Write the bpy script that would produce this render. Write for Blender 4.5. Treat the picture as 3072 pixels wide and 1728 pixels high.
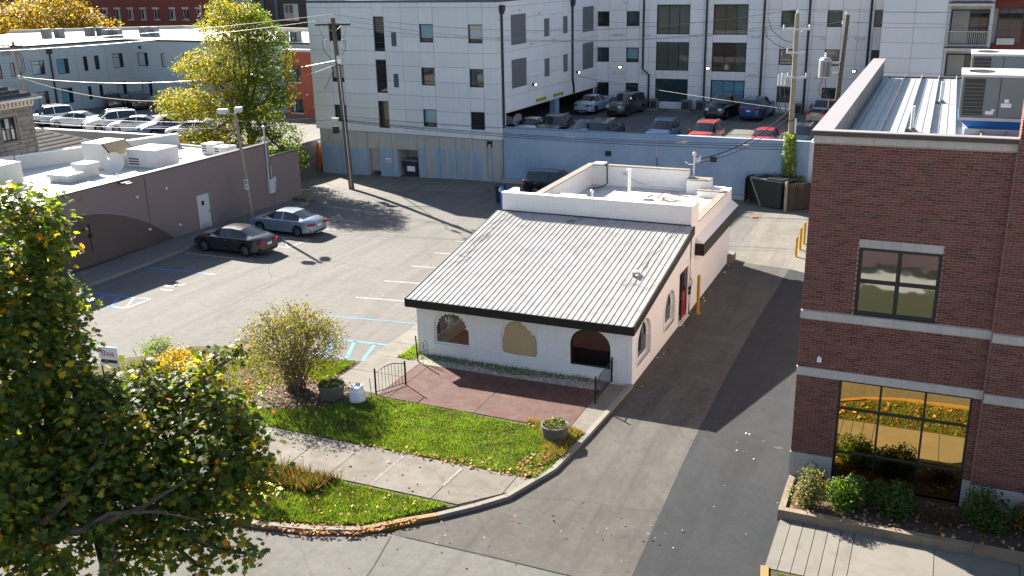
import bpy, bmesh, math, random
import numpy as np
from mathutils import Vector, Matrix
from mathutils.geometry import tessellate_polygon
for o in list(bpy.data.objects): bpy.data.objects.remove(o, do_unlink=True)
S = bpy.context.scene; COL = S.collection
random.seed(7); RNG = np.random.default_rng(11)

# ------------------------------------------------------------------ camera
PITCH, ROLL, YAW = math.radians(18.182), math.radians(-1.229), math.radians(23.888)
vF = Vector((-math.sin(YAW)*math.cos(PITCH), math.cos(YAW)*math.cos(PITCH), -math.sin(PITCH)))
vR = Vector((math.cos(YAW), math.sin(YAW), 0)); vU = vR.cross(vF)
r2 = vR*math.cos(ROLL)+vU*math.sin(ROLL); u2 = -vR*math.sin(ROLL)+vU*math.cos(ROLL)
cd = bpy.data.cameras.new('camera'); cam = bpy.data.objects.new('camera', cd); COL.objects.link(cam)
cam.matrix_world = Matrix(((r2.x, u2.x, -vF.x, 9.55), (r2.y, u2.y, -vF.y, -32.4), (r2.z, u2.z, -vF.z, 15.0), (0, 0, 0, 1)))
cd.sensor_width = 36; cd.lens = 34.343; cd.clip_end = 2000; cd.clip_start = .1
S.camera = cam
# ------------------------------------------------------------------ sky, sun, exposure
SUNV = Vector((-1.39, .86, 1)).normalized()
W = bpy.data.worlds.new('World'); S.world = W; W.use_nodes = True
wn = W.node_tree.nodes; wl = W.node_tree.links
sky = wn.new('ShaderNodeTexSky'); sky.sky_type = 'NISHITA'; sky.sun_disc = False
sky.sun_elevation = math.asin(SUNV.z); sky.sun_rotation = math.atan2(SUNV.x, SUNV.y); sky.altitude = 200; sky.air_density = 1.0; sky.dust_density = 1.2; sky.ozone_density = 1.0
bgn = wn['Background']; bgn.inputs[1].default_value = .056
wl.new(sky.outputs[0], bgn.inputs[0])
sl = bpy.data.lights.new('sun', 'SUN'); sun = bpy.data.objects.new('sun', sl); COL.objects.link(sun)
sl.energy = 5.0; sl.angle = math.radians(.5); sl.color = (1, .93, .82)
sun.rotation_euler = SUNV.to_track_quat('Z', 'Y').to_euler(); sun.location = (0, 0, 60)
S.view_settings.view_transform = 'Standard'; S.view_settings.look = 'None'; S.view_settings.gamma = 1
S.view_settings.use_curve_mapping = False; S.view_settings.exposure = 2.0
S.render.engine = 'CYCLES'
S.cycles.max_bounces = 8; S.cycles.transparent_max_bounces = 12

# ------------------------------------------------------------------ materials
M = {}
def nd(t, ty, **k):
    n = t.nodes.new(ty)
    for a, b in k.items(): setattr(n, a, b)
    return n
def base_mat(name):
    m = bpy.data.materials.new(name); m.use_nodes = True; M[name] = m
    return m, m.node_tree, m.node_tree.nodes['Principled BSDF']
def mth(t, op, a, b=None):
    n = nd(t, 'ShaderNodeMath', operation=op)
    for i, x in enumerate((a, b)):
        if x is None: continue
        if isinstance(x, (int, float)): n.inputs[i].default_value = x
        else: t.links.new(x, n.inputs[i])
    return n.outputs[0]
def mixc(t, f, a, b, bt='MIX'):
    n = nd(t, 'ShaderNodeMix', data_type='RGBA', blend_type=bt)
    for i, x in ((0, f), (6, a), (7, b)):
        if isinstance(x, (int, float)): n.inputs[i].default_value = x
        elif isinstance(x, tuple): n.inputs[i].default_value = (*x[:3], 1)
        else: t.links.new(x, n.inputs[i])
    return n.outputs[2]
def ramp(t, x, *stops):
    n = nd(t, 'ShaderNodeValToRGB'); e = n.color_ramp.elements
    while len(e) < len(stops): e.new(.5)
    for q, (p, c) in zip(e, stops):
        q.position = p; q.color = (c, c, c, 1) if isinstance(c, (int, float)) else (*c, 1)
    t.links.new(x, n.inputs[0]); return n.outputs[0]
def noise(t, vec, sc, det=4, ro=.6, dist=0):
    n = nd(t, 'ShaderNodeTexNoise'); n.inputs['Scale'].default_value = sc; n.inputs['Detail'].default_value = det
    n.inputs['Roughness'].default_value = ro; n.inputs['Distortion'].default_value = dist
    t.links.new(vec, n.inputs['Vector']); return n.outputs[0]
def wpos(t, scale=None):
    g = nd(t, 'ShaderNodeNewGeometry').outputs['Position']
    if scale:
        m = nd(t, 'ShaderNodeVectorMath', operation='MULTIPLY'); t.links.new(g, m.inputs[0]); m.inputs[1].default_value = scale; g = m.outputs[0]
    return g
def bump(t, b, h, s, d=.02):
    n = nd(t, 'ShaderNodeBump'); n.inputs['Strength'].default_value = s; n.inputs['Distance'].default_value = d
    t.links.new(h, n.inputs['Height']); t.links.new(n.outputs[0], b.inputs['Normal'])
def mat(name, col, rough=.8, var=.12, sc=1.5, spec=.3, metal=0, bmp=0, bsc=40, streak=0, dirt=None, dsc=.6, dth=.6, obr=0):
    m, t, b = base_mat(name); p = wpos(t)
    c = mixc(t, noise(t, p, sc, 5), tuple(x*(1-var*1.6) for x in col), tuple(min(.95, x*(1+var*1.4)) for x in col))
    if streak:
        c = mixc(t, mth(t, 'MULTIPLY', ramp(t, noise(t, wpos(t, (3.5, 3.5, .22)), 1.5, 5, .7), (.42, 0), (.7, 1)), streak), c, tuple(x*.45 for x in col))
    if dirt:
        c = mixc(t, mth(t, 'MULTIPLY', ramp(t, noise(t, p, dsc, 8, .72, .6), (dth-.12, 0), (dth+.1, 1)), .75), c, dirt)
    if obr:
        oi = nd(t, 'ShaderNodeObjectInfo')
        c = mixc(t, oi.outputs['Random'], c, mixc(t, 1.0, c, tuple([1-obr]*3), 'MULTIPLY'))
    t.links.new(c, b.inputs['Base Color'])
    b.inputs['Roughness'].default_value = rough; b.inputs['Metallic'].default_value = metal
    b.inputs['Specular IOR Level'].default_value = spec
    if bmp: bump(t, b, noise(t, p, bsc, 4), bmp)
    return m

def asphalt(name, c1, c2, big=.12, crack=.0, tint=(.5, .47, .42), patch=0):
    m, t, b = base_mat(name); p = wpos(t)
    n1 = noise(t, p, big, 6, .62, .8); n2 = noise(t, p, .9, 6, .7); n3 = noise(t, p, 55, 3, .8)
    c = mixc(t, ramp(t, n1, (.3, 0), (.72, 1)), c1, c2)
    c = mixc(t, mth(t, 'MULTIPLY', ramp(t, n2, (.4, 0), (.75, 1)), .5), c, tint)
    n4 = noise(t, p, 3.5, 5, .75); c = mixc(t, .8, c, mixc(t, 1.0, c, ramp(t, n4, (.3, .78), (.7, 1.16)), 'MULTIPLY'))
    c = mixc(t, .75, c, mixc(t, 1.0, c, ramp(t, n3, (.25, .62), (.75, 1.3)), 'MULTIPLY'))
    tr = noise(t, wpos(t, (1.2, .12, 1)), 1.1, 5, .65, .4)          # tyre-worn lanes
    c = mixc(t, mth(t, 'MULTIPLY', ramp(t, tr, (.47, 0), (.68, 1)), .45), c, tuple(x*.6 for x in c1))
    if crack:
        v = nd(t, 'ShaderNodeTexVoronoi', feature='DISTANCE_TO_EDGE'); v.inputs['Scale'].default_value = .16
        ad = nd(t, 'ShaderNodeVectorMath', operation='ADD'); t.links.new(p, ad.inputs[0])
        nn = nd(t, 'ShaderNodeTexNoise'); nn.inputs['Scale'].default_value = .8; nn.inputs['Detail'].default_value = 6; t.links.new(p, nn.inputs['Vector']); t.links.new(nn.outputs[1], ad.inputs[1])
        t.links.new(ad.outputs[0], v.inputs['Vector'])
        c = mixc(t, mth(t, 'MULTIPLY', ramp(t, v.outputs[0], (.0, 1), (.008, 0)), crack), c, tuple(x*.3 for x in c1))
    sp = noise(t, p, .35, 7, .75)
    c = mixc(t, mth(t, 'MULTIPLY', ramp(t, sp, (.62, 0), (.74, 1)), .6), c, tuple(x*.4 for x in c1))
    t.links.new(c, b.inputs['Base Color']); b.inputs['Roughness'].default_value = .88; b.inputs['Specular IOR Level'].default_value = .25
    bump(t, b, n3, .5, .01); return m
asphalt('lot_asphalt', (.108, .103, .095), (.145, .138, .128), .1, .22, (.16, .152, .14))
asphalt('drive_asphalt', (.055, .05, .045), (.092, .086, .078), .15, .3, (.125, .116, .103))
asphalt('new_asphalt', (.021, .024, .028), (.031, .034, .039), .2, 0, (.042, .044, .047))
asphalt('street_asphalt', (.105, .1, .092), (.13, .125, .115), .12, .2, (.145, .138, .125))
asphalt('alley_pavement', (.125, .116, .1), (.185, .172, .15), .3, .35, (.2, .188, .165))
asphalt('deck_pavement', (.11, .106, .1), (.15, .145, .135), .2, .1, (.17, .165, .15))
asphalt('ground_earth', (.16, .15, .13), (.24, .22, .19), .05)
mat('concrete', (.185, .172, .15), .9, .1, 1.2, bmp=.35, bsc=60, dirt=(.125, .112, .095), dsc=.9, dth=.6, obr=.12)
mat('old_concrete', (.178, .162, .138), .92, .14, 1.0, bmp=.4, bsc=50, dirt=(.105, .092, .075), dsc=1.4, dth=.55, obr=.15)
mat('curb_concrete', (.2, .185, .16), .9, .12, 2, bmp=.4, bsc=50, dirt=(.22, .19, .15), dsc=2)
mat('bed_concrete', (.22, .175, .125), .9, .12, 2, bmp=.3, dirt=(.13, .1, .07), dsc=1.5)
mat('yellow_curb', (.34, .185, .02), .85, .15, 3, bmp=.3, dirt=(.16, .14, .11), dsc=3, dth=.5)
mat('stained_patio', (.078, .03, .026), .85, .2, .8, bmp=.25, bsc=50, dirt=(.1, .068, .053), dsc=2.2, dth=.53)
mat('white_and_sunlit_line', (.34, .335, .32), .8, .1, 4, dirt=(.17, .16, .145), dsc=5, dth=.6)  # white paint, also the sunlit ends of the blue bay lines
mat('worn_white_line', (.24, .23, .215), .85, .15, 4, dirt=(.13, .12, .11), dsc=5, dth=.5)
mat('blue_paint_line', (.05, .19, .5), .8, .12, 4, dirt=(.16, .18, .22), dsc=5, dth=.64)
mat('pale_blue_line', (.075, .22, .32), .8, .15, 4, dirt=(.13, .14, .14), dsc=6, dth=.58)
mat('crack_seal', (.05, .048, .045), .8)
mat('soil', (.07, .05, .035), .95, .3, 3, bmp=.8, bsc=25)
mat('lawn_soil', (.06, .06, .028), .95, .3, 3, bmp=.6, bsc=25)
mat('gravel', (.26, .25, .23), .9, .35, 25, bmp=.9, bsc=28)
# painted brick of the white building: course relief under the paint
def painted_brick(name, col, streak=.25):
    m, t, b = base_mat(name); p = wpos(t)
    sx = nd(t, 'ShaderNodeSeparateXYZ'); t.links.new(p, sx.inputs[0])
    cb = nd(t, 'ShaderNodeCombineXYZ'); t.links.new(mth(t, 'ADD', sx.outputs[0], sx.outputs[1]), cb.inputs[0]); t.links.new(sx.outputs[2], cb.inputs[1])
    br = nd(t, 'ShaderNodeTexBrick'); t.links.new(cb.outputs[0], br.inputs['Vector'])
    br.inputs['Scale'].default_value = 1; br.inputs['Brick Width'].default_value = .4; br.inputs['Row Height'].default_value = .1; br.inputs['Mortar Size'].default_value = .009; br.inputs['Mortar Smooth'].default_value = .4
    br.inputs['Color1'].default_value = (1, 1, 1, 1); br.inputs['Color2'].default_value = (.94, .94, .94, 1); br.inputs['Mortar'].default_value = (.7, .7, .7, 1)
    c = mixc(t, noise(t, p, 1.2, 5), tuple(x*.9 for x in col), col)
    c = mixc(t, .55, c, mixc(t, 1.0, c, br.outputs[0], 'MULTIPLY'))
    c = mixc(t, mth(t, 'MULTIPLY', ramp(t, noise(t, wpos(t, (3, 3, .35)), 1.3, 6, .7), (.5, 0), (.78, 1)), streak), c, tuple(x*.6 for x in col))
    t.links.new(c, b.inputs['Base Color']); b.inputs['Roughness'].default_value = .7; b.inputs['Specular IOR Level'].default_value = .3
    bump(t, b, br.outputs[0], .7, .012); return m
painted_brick('white_brick', (.83, .82, .805), .2)
painted_brick('brown_brick', (.235, .175, .168), .05)
painted_brick('dark_brown_brick', (.115, .08, .07), .05)
mat('white_render', (.72, .71, .695), .75, .05, 1.5, streak=.18, bmp=.1, dirt=(.45, .42, .36), dsc=1.5, dth=.68)
mat('coping', (.24, .215, .185), .9, .2, 3, bmp=.3, dirt=(.16, .14, .11), dsc=4, dth=.52)
mat('membrane', (.55, .54, .52), .7, .08, .8, dirt=(.13, .115, .09), dsc=.8, dth=.6)
mat('bright_membrane', (.5, .5, .49), .7, .05, .8, dirt=(.5, .49, .46), dsc=.6, dth=.62)
mat('roof_sheet', (.37, .372, .372), .55, .07, .7, spec=.3, metal=.0, dirt=(.22, .22, .195), dsc=1.6, dth=.57, streak=.16)
mat('roof_rib', (.3, .3, .29), .5, .1, 2)
mat('seam_sheet', (.33, .33, .325), .45, .06, .8, spec=.4, metal=.15, dirt=(.45, .44, .42), dsc=1.2)
mat('black_trim', (.012, .011, .011), .55, .2, 2, spec=.35)
mat('black_iron', (.01, .01, .011), .5, .2, 4)
mat('tan_board', (.46, .34, .19), .85, .06, 2)
mat('dark_frame', (.012, .013, .015), .4, .1, 3, spec=.4)
mat('white_frame', (.75, .74, .72), .6, .05, 3)
mat('red_door', (.26, .006, .012), .5, .05, 3)
mat('yellow_steel', (.5, .27, .006), .5, .06, 4, dirt=(.3, .2, .08), dsc=6, dth=.66)
mat('limestone', (.47, .43, .4), .85, .1, 1.2, streak=.28, bmp=.15, obr=.1)
mat('mortar', (.38, .28, .25), .95, .1, 6)
mat('bronze_metal', (.032, .022, .02), .4, .15, 3, spec=.5)
mat('coping_metal', (.34, .30, .29), .42, .05, 1, metal=.35)
mat('gray_panel', (.56, .59, .62), .6, .035, .5, streak=.12, obr=.07)
mat('pale_panel', (.64, .65, .66), .6, .03, .5, streak=.06, obr=.05)
mat('facade_panel', (.72, .712, .71), .6, .035, .5, streak=.1, obr=.06)
mat('panel_joint', (.13, .14, .15), .8)
mat('bare_concrete', (.36, .37, .36), .9, .12, .9, streak=.3, bmp=.2)
mat('blue_gray_paint', (.25, .34, .46), .8, .1, .8, streak=.2)
mat('blue_wall_paint', (.235, .335, .46), .75, .1, .35, streak=.12, dirt=(.31, .40, .51), dsc=.35, dth=.55)
mat('navy_pipe', (.018, .024, .036), .45, .1, 2)
mat('brick_red_far', (.17, .045, .035), .85, .12, 3, bmp=.2, bsc=30)
mat('brown_cladding', (.05, .035, .03), .7, .1, 2)
mat('steel_blue_trim', (.06, .08, .11), .6)
mat('orange_red_render', (.40, .10, .055), .85, .08, 1.5)
mat('orange_paint', (.55, .14, .03), .7, .08, 2)
mat('grey_wall', (.3, .285, .27), .9, .08, .6, streak=.2)
mat('tan_render', (.5, .45, .36), .9, .08, 1)
mat('rough_stone', (.24, .22, .2), .95, .22, 3, bmp=.9, bsc=9, dirt=(.12, .1, .08), dsc=6, dth=.58, obr=.35)
mat('shingle', (.17, .155, .14), .95, .25, 5, bmp=.5, bsc=30, obr=.4)
mat('dark_shingle', (.07, .068, .07), .9, .25, 5, bmp=.5, bsc=30, obr=.4)
mat('wood_pole', (.13, .10, .075), .9, .25, 4, bmp=.6, bsc=25, streak=.5)
mat('pale_wood_pole', (.30, .25, .19), .9, .2, 4, bmp=.5, bsc=25, streak=.4)
mat('dark_wood', (.075, .055, .042), .9, .3, 3, bmp=.6, bsc=25, streak=.6, obr=.35)
mat('pallet_wood', (.22, .18, .12), .9, .15, 3, obr=.2)
mat('galvanised', (.42, .43, .44), .45, .1, 3, metal=.5)
mat('light_grey_metal', (.5, .5, .5), .5, .06, 2)
mat('cream_metal', (.52, .51, .45), .5, .05, 2)
mat('unit_grey', (.17, .18, .185), .5, .08, 2)
mat('unit_white', (.5, .49, .47), .5, .04, 2)
mat('grille', (.045, .043, .04), .6, .2, 20)
mat('blue_curb', (.03, .16, .5), .5, .1, 2)
mat('pvc', (.72, .71, .69), .5, .04, 2)
mat('wire_black', (.015, .015, .016), .6)
mat('wire_bright', (.2, .195, .19), .4, metal=.4)
mat('porcelain', (.6, .6, .6), .25, .05, 5, spec=.6)
mat('tyre', (.012, .012, .012), .85)
mat('rim', (.32, .32, .33), .3, .05, 5, metal=.8)
mat('tail_lamp', (.35, .008, .012), .2, spec=.6)
mat('head_lamp', (.55, .56, .58), .12, spec=.7)
mat('plate', (.65, .66, .66), .5)
mat('black_plastic', (.012, .012, .013), .6)
mat('bin_green', (.022, .028, .024), .55, .1, 3)
mat('navy_steel', (.012, .018, .04), .5, .2, 3)
mat('sign_white', (.72, .72, .72), .5, .03, 2)
mat('sign_ink', (.03, .03, .035), .6)
mat('sign_red', (.5, .02, .03), .5)
mat('sign_yellow', (.55, .5, .03), .5)
mat('sack', (.72, .74, .8), .35, .06, 6, bmp=.6, bsc=12, spec=.5)
mat('planter_concrete', (.13, .12, .105), .95, .2, 6, bmp=.8, bsc=30)
mat('bark', (.10, .075, .055), .95, .3, 6, bmp=.9, bsc=18)
mat('pale_bark', (.17, .135, .10), .95, .25, 6, bmp=.7, bsc=18)
mat('floor_wood', (.5, .24, .1), .4, .15, 2)
mat('room_wall', (.6, .27, .12), .8, .08, 2)
mat('room_white', (.7, .68, .64), .8, .05, 2)
mat('curtain_white', (.62, .64, .62), .9, .08, 4)
def paint(name, col, metal=.35, rough=.28):
    m, t, b = base_mat(name); b.inputs['Base Color'].default_value = (*col, 1); b.inputs['Metallic'].default_value = metal
    b.inputs['Roughness'].default_value = rough; b.inputs['Coat Weight'].default_value = .7; b.inputs['Coat Roughness'].default_value = .05
for n_, c_, m_ in (('paint_graphite', (.045, .043, .045), .5), ('paint_silver', (.3, .36, .42), .5), ('paint_white', (.72, .73, .73), 0), ('paint_black', (.008, .008, .009), .2), ('paint_red', (.5, .012, .02), .1), ('paint_brick_red', (.38, .04, .025), .1), ('paint_blue', (.03, .07, .2), .4), ('paint_mid_blue', (.10, .21, .38), .4), ('paint_dark_grey', (.06, .06, .062), .5), ('paint_pale_blue', (.45, .55, .68), .2), ('paint_tan', (.35, .33, .29), .4)): paint(n_, c_, m_)
def glass(name, col, rough=.03, spec=.5, metal=0, wav=0):
    m, t, b = base_mat(name); b.inputs['Base Color'].default_value = (*col, 1); b.inputs['Roughness'].default_value = rough
    b.inputs['Specular IOR Level'].default_value = spec; b.inputs['Metallic'].default_value = metal
    if wav: bump(t, b, noise(t, wpos(t), 1.1, 2), wav, .02)
glass('car_glass', (.012, .016, .02), .02, .8)
glass('dark_glass', (.014, .018, .02), .03, .6, 0, .04)
glass('teal_glass', (.022, .05, .055), .04, .6, 0, .04)
glass('blue_blind_glass', (.12, .26, .33), .08, .6)
glass('pale_blind_glass', (.33, .36, .36), .1, .5)
glass('bronze_mirror_glass', (.62, .43, .16), .012, .5, 1, .05)
glass('grey_mirror_glass', (.3, .32, .31), .03, .5, 1, .22)
mat('mauve_fascia', (.1, .062, .066), .8, .1, 2)
def clear_glass(name, tint=(.9, .89, .87)):
    m, t, b = base_mat(name); o = t.nodes['Material Output']; t.nodes.remove(b)
    tr = nd(t, 'ShaderNodeBsdfTransparent'); tr.inputs[0].default_value = (*tint, 1)
    gl = nd(t, 'ShaderNodeBsdfGlossy'); gl.inputs['Roughness'].default_value = .02
    fr = nd(t, 'ShaderNodeFresnel'); fr.inputs[0].default_value = 1.5
    mx = nd(t, 'ShaderNodeMixShader'); t.links.new(fr.outputs[0], mx.inputs[0]); t.links.new(tr.outputs[0], mx.inputs[1]); t.links.new(gl.outputs[0], mx.inputs[2]); t.links.new(mx.outputs[0], o.inputs[0])
clear_glass('clear_glass')
def leafmat(name, trans=.45, rough=.5):
    m, t, b = base_mat(name); a = nd(t, 'ShaderNodeAttribute', attribute_name='tint')
    t.links.new(a.outputs['Color'], b.inputs['Base Color']); b.inputs['Roughness'].default_value = rough; b.inputs['Specular IOR Level'].default_value = .35
    o = t.nodes['Material Output']; tl = nd(t, 'ShaderNodeBsdfTranslucent')
    t.links.new(mixc(t, 1.0, a.outputs['Color'], (2.1, 1.9, .5), 'MULTIPLY'), tl.inputs[0])
    mx = nd(t, 'ShaderNodeMixShader'); mx.inputs[0].default_value = trans
    t.links.new(b.outputs[0], mx.inputs[1]); t.links.new(tl.outputs[0], mx.inputs[2]); t.links.new(mx.outputs[0], o.inputs[0])
leafmat('leaf', .58); leafmat('grass_blade', .35, .6); leafmat('dry_leaf', .2, .7)
def emit(name, col, s):
    m, t, b = base_mat(name); b.inputs['Emission Color'].default_value = (*col, 1); b.inputs['Emission Strength'].default_value = s; b.inputs['Base Color'].default_value = (*col, 1)
emit('lamp_lit', (1, .86, .62), 2.2); emit('tail_lit', (1, .08, .05), 3)
# red bricks: colour changes brick by brick
BW, BH = .2273, .0725
def brick_material(name):
    m, t, b = base_mat(name); p = wpos(t); sx = nd(t, 'ShaderNodeSeparateXYZ'); t.links.new(p, sx.inputs[0])
    row = mth(t, 'FLOOR', mth(t, 'DIVIDE', mth(t, 'SUBTRACT', sx.outputs[2], 1.13), BH))
    off = mth(t, 'MULTIPLY', mth(t, 'MODULO', row, 2.0), BW/2)
    cl = mth(t, 'FLOOR', mth(t, 'DIVIDE', mth(t, 'ADD', mth(t, 'SUBTRACT', mth(t, 'ADD', sx.outputs[0], sx.outputs[1]), 6.48-5.2), off), BW))
    cb = nd(t, 'ShaderNodeCombineXYZ'); t.links.new(cl, cb.inputs[0]); t.links.new(row, cb.inputs[1])
    wnz = nd(t, 'ShaderNodeTexWhiteNoise', noise_dimensions='2D'); t.links.new(cb.outputs[0], wnz.inputs['Vector'])
    c = ramp(t, wnz.outputs['Value'], (0, (.08, .036, .028)), (.2, (.14, .05, .038)), (.55, (.2, .062, .046)), (.8, (.155, .075, .055)), (1, (.25, .085, .062)))
    c = mixc(t, mth(t, 'MULTIPLY', noise(t, p, 25, 4), .5), c, (.07, .03, .03))
    t.links.new(c, b.inputs['Base Color']); b.inputs['Roughness'].default_value = .85; b.inputs['Specular IOR Level'].default_value = .25
    bump(t, b, noise(t, p, 60, 3), .3, .006)
brick_material('red_brick')
mat('bounce_brick', (.36, .285, .25), .9, .15, 12)  # for unseen walls, paler than the front brick to bounce light
def lap_siding(name, col, pitch):
    m, t, b = base_mat(name); p = wpos(t); sx = nd(t, 'ShaderNodeSeparateXYZ'); t.links.new(p, sx.inputs[0])
    fr = mth(t, 'FRACT', mth(t, 'DIVIDE', sx.outputs[2], pitch))
    c = mixc(t, noise(t, p, .6, 4), tuple(x*.88 for x in col), tuple(x*1.08 for x in col))
    c = mixc(t, ramp(t, fr, (0, .65), (.09, 0)), c, tuple(x*.35 for x in col))
    t.links.new(c, b.inputs['Base Color']); b.inputs['Roughness'].default_value = .75
    bump(t, b, fr, .6, .03)
lap_siding('grey_siding', (.40, .44, .44), .3)

# ------------------------------------------------------------------ scene helpers
WL = {}
def tag(o, label=None, cat=None, group=None, kind=None):
    if label: o['label'] = label
    if cat: o['category'] = cat
    if group: o['group'] = group
    if kind: o['kind'] = kind
    return o
def thing(name, label, cat, loc=(0, 0, 0), group=None, rz=0):
    o = bpy.data.objects.new(name, None); o.empty_display_size = .2; COL.objects.link(o)
    o.location = loc; o.rotation_euler[2] = rz; WL[o.name] = Vector(loc); return tag(o, label, cat, group)
class Fr:
    def __init__(s, ox=0, oy=0, ang=0, oz=0): s.o = (ox, oy, oz); s.c = math.cos(ang); s.s = math.sin(ang); s.ang = ang
    def __call__(s, u, v, z): return (s.o[0]+u*s.c-v*s.s, s.o[1]+u*s.s+v*s.c, s.o[2]+z)
ID = Fr()
class MB:
    def __init__(s, fr=ID): s.v = []; s.f = []; s.fr = fr; s.sm = False
    def add(s, pts, faces):
        b = len(s.v); s.v += [s.fr(*p) for p in pts]; s.f += [tuple(b+i for i in q) for q in faces]; return s
    def box(s, a, b, c, d, e, f):
        return s.add([(a, c, e), (b, c, e), (b, d, e), (a, d, e), (a, c, f), (b, c, f), (b, d, f), (a, d, f)],
                     [(0, 3, 2, 1), (4, 5, 6, 7), (0, 1, 5, 4), (1, 2, 6, 5), (2, 3, 7, 6), (3, 0, 4, 7)])
    def quad(s, *p): return s.add(p, [tuple(range(len(p)))])
    def cyl(s, p0, p1, r0, r1=None, n=10, cap=True):
        r1 = r0 if r1 is None else r1
        a = Vector(p0); b = Vector(p1); d = (b-a).normalized(); x = d.orthogonal().normalized(); y = d.cross(x)
        pts = []; 
        for q, r in ((a, r0), (b, r1)):
            for i in range(n):
                t = 2*math.pi*i/n; pts.append(tuple(q+(x*math.cos(t)+y*math.sin(t))*r))
        fs = [(i, (i+1) % n, n+(i+1) % n, n+i) for i in range(n)]
        if cap: fs += [tuple(reversed(range(n))), tuple(range(n, 2*n))]
        return s.add(pts, fs)
    def tube(s, path, r, n=6):
        P = [Vector(p) for p in path]; R = r if isinstance(r, (list, tuple)) else [r]*len(P); pts = []; fs = []; x = None
        for i, p in enumerate(P):
            d = (P[min(i+1, len(P)-1)]-P[max(i-1, 0)]).normalized()
            x = d.orthogonal().normalized() if x is None else (x-d*x.dot(d)).normalized()
            y = d.cross(x)
            pts += [tuple(p+(x*math.cos(2*math.pi*k/n)+y*math.sin(2*math.pi*k/n))*R[i]) for k in range(n)]
        for i in range(len(P)-1):
            for k in range(n): fs.append((i*n+k, i*n+(k+1) % n, (i+1)*n+(k+1) % n, (i+1)*n+k))
        fs += [tuple(reversed(range(n))), tuple(range((len(P)-1)*n, len(P)*n))]
        return s.add(pts, fs)
    def extr(s, polys, a, b, axis='v'):
        """outline + holes given as (u,z) [axis v] or (x,y) [axis z] extruded from a to b"""
        flat = [p for q in polys for p in q]; n = len(flat)
        mk = (lambda p, t: (p[0], t, p[1])) if axis == 'v' else (lambda p, t: (p[0], p[1], t))
        tri = tessellate_polygon([[Vector((p[0], p[1], 0)) for p in q] for q in polys])
        fs = [tuple(t) for t in tri]+[tuple(n+i for i in reversed(t)) for t in tri]; k = 0
        for q in polys:
            m = len(q); fs += [(k+i, k+(i+1) % m, n+k+(i+1) % m, n+k+i) for i in range(m)]; k += m
        return s.add([mk(p, a) for p in flat]+[mk(p, b) for p in flat], fs)
    def lathe(s, c, prof, n=16):
        pts = [(c[0]+r*math.cos(2*math.pi*i/n), c[1]+r*math.sin(2*math.pi*i/n), c[2]+z) for r, z in prof for i in range(n)]
        fs = [(j*n+i, j*n+(i+1) % n, (j+1)*n+(i+1) % n, (j+1)*n+i) for j in range(len(prof)-1) for i in range(n)]
        fs += [tuple(reversed(range(n))), tuple(range((len(prof)-1)*n, len(prof)*n))]
        return s.add(pts, fs)
    def build(s, name, m, parent=None, loc=None, smooth=False, fixn=True, slots=None, fm=None):
        w = WL[parent.name] if parent else Vector(loc or (0, 0, 0))
        me = bpy.data.meshes.new(name); me.from_pydata([(p[0]-w.x, p[1]-w.y, p[2]-w.z) for p in s.v], [], s.f)
        for q in ([m] if slots is None else slots): me.materials.append(M[q])
        if fm: me.polygons.foreach_set('material_index', fm)
        if fixn:
            b = bmesh.new(); b.from_mesh(me); bmesh.ops.recalc_face_normals(b, faces=b.faces); b.to_mesh(me); b.free()
        if smooth: me.polygons.foreach_set('use_smooth', [True]*len(me.polygons))
        o = bpy.data.objects.new(name, me); COL.objects.link(o)
        if parent: o.parent = parent
        else: o.location = w
        WL[o.name] = w; return o
CUBE = {}
def bx(name, parent, m, a, b, c, d, e, f, fr=ID):
    """one box piece: a shared cube mesh, scaled"""
    if m not in CUBE:
        k = MB().box(-.5, .5, -.5, .5, -.5, .5); me = bpy.data.meshes.new('piece_'+m); me.from_pydata(k.v, [], k.f); me.materials.append(M[m]); CUBE[m] = me
    o = bpy.data.objects.new(name, CUBE[m]); COL.objects.link(o); w = Vector((0, 0, 0))
    if parent: o.parent = parent; w = WL[parent.name]
    o.location = Vector(fr((a+b)/2, (c+d)/2, (e+f)/2))-w; o.scale = (b-a, d-c, f-e); o.rotation_euler[2] = fr.ang
    return o
def box_thing(name, m, label, cat, a, b, c, d, e, f, fr=ID, group=None):
    return tag(MB(fr).box(a, b, c, d, e, f).build(name, m, None, fr((a+b)/2, (c+d)/2, e)), label, cat, group)
def copy_tree(o, parent=None):
    c = o.copy(); COL.objects.link(c)
    if parent: c.parent = parent
    for ch in list(o.children): copy_tree(ch, c)
    return c
def window(parent, fr, u0, u1, z0, z1, mf='dark_frame', mg='dark_glass', cols=(), rows=(), v=.06, fw=.06, dep=.08, mul=.045, sill=None):
    """frame mesh (part) with one pane per light (sub-parts); cols/rows are mullion fractions"""
    b = MB(fr); b.box(u0, u1, v, v+dep, z0, z0+fw).box(u0, u1, v, v+dep, z1-fw, z1).box(u0, u0+fw, v, v+dep, z0+fw, z1-fw).box(u1-fw, u1, v, v+dep, z0+fw, z1-fw)
    us = [u0+fw]+[u0+(u1-u0)*c for c in cols]+[u1-fw]; zs = [z0+fw]+[z0+(z1-z0)*r for r in rows]+[z1-fw]
    for c in us[1:-1]: b.box(c-mul/2, c+mul/2, v+.005, v+dep-.005, z0+fw, z1-fw)
    for r in zs[1:-1]: b.box(u0+fw, u1-fw, v+.007, v+dep-.007, r-mul/2, r+mul/2)
    w = b.build('window', mf, parent)
    k = 0
    for j in range(len(zs)-1):
        for i in range(len(us)-1):
            g = mg[k % len(mg)] if isinstance(mg, (list, tuple)) else mg; k += 1
            MB(fr).box(us[i], us[i+1], v+dep*.55, v+dep*.75, zs[j], zs[j+1]).build('pane', g, w)
    return w
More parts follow.
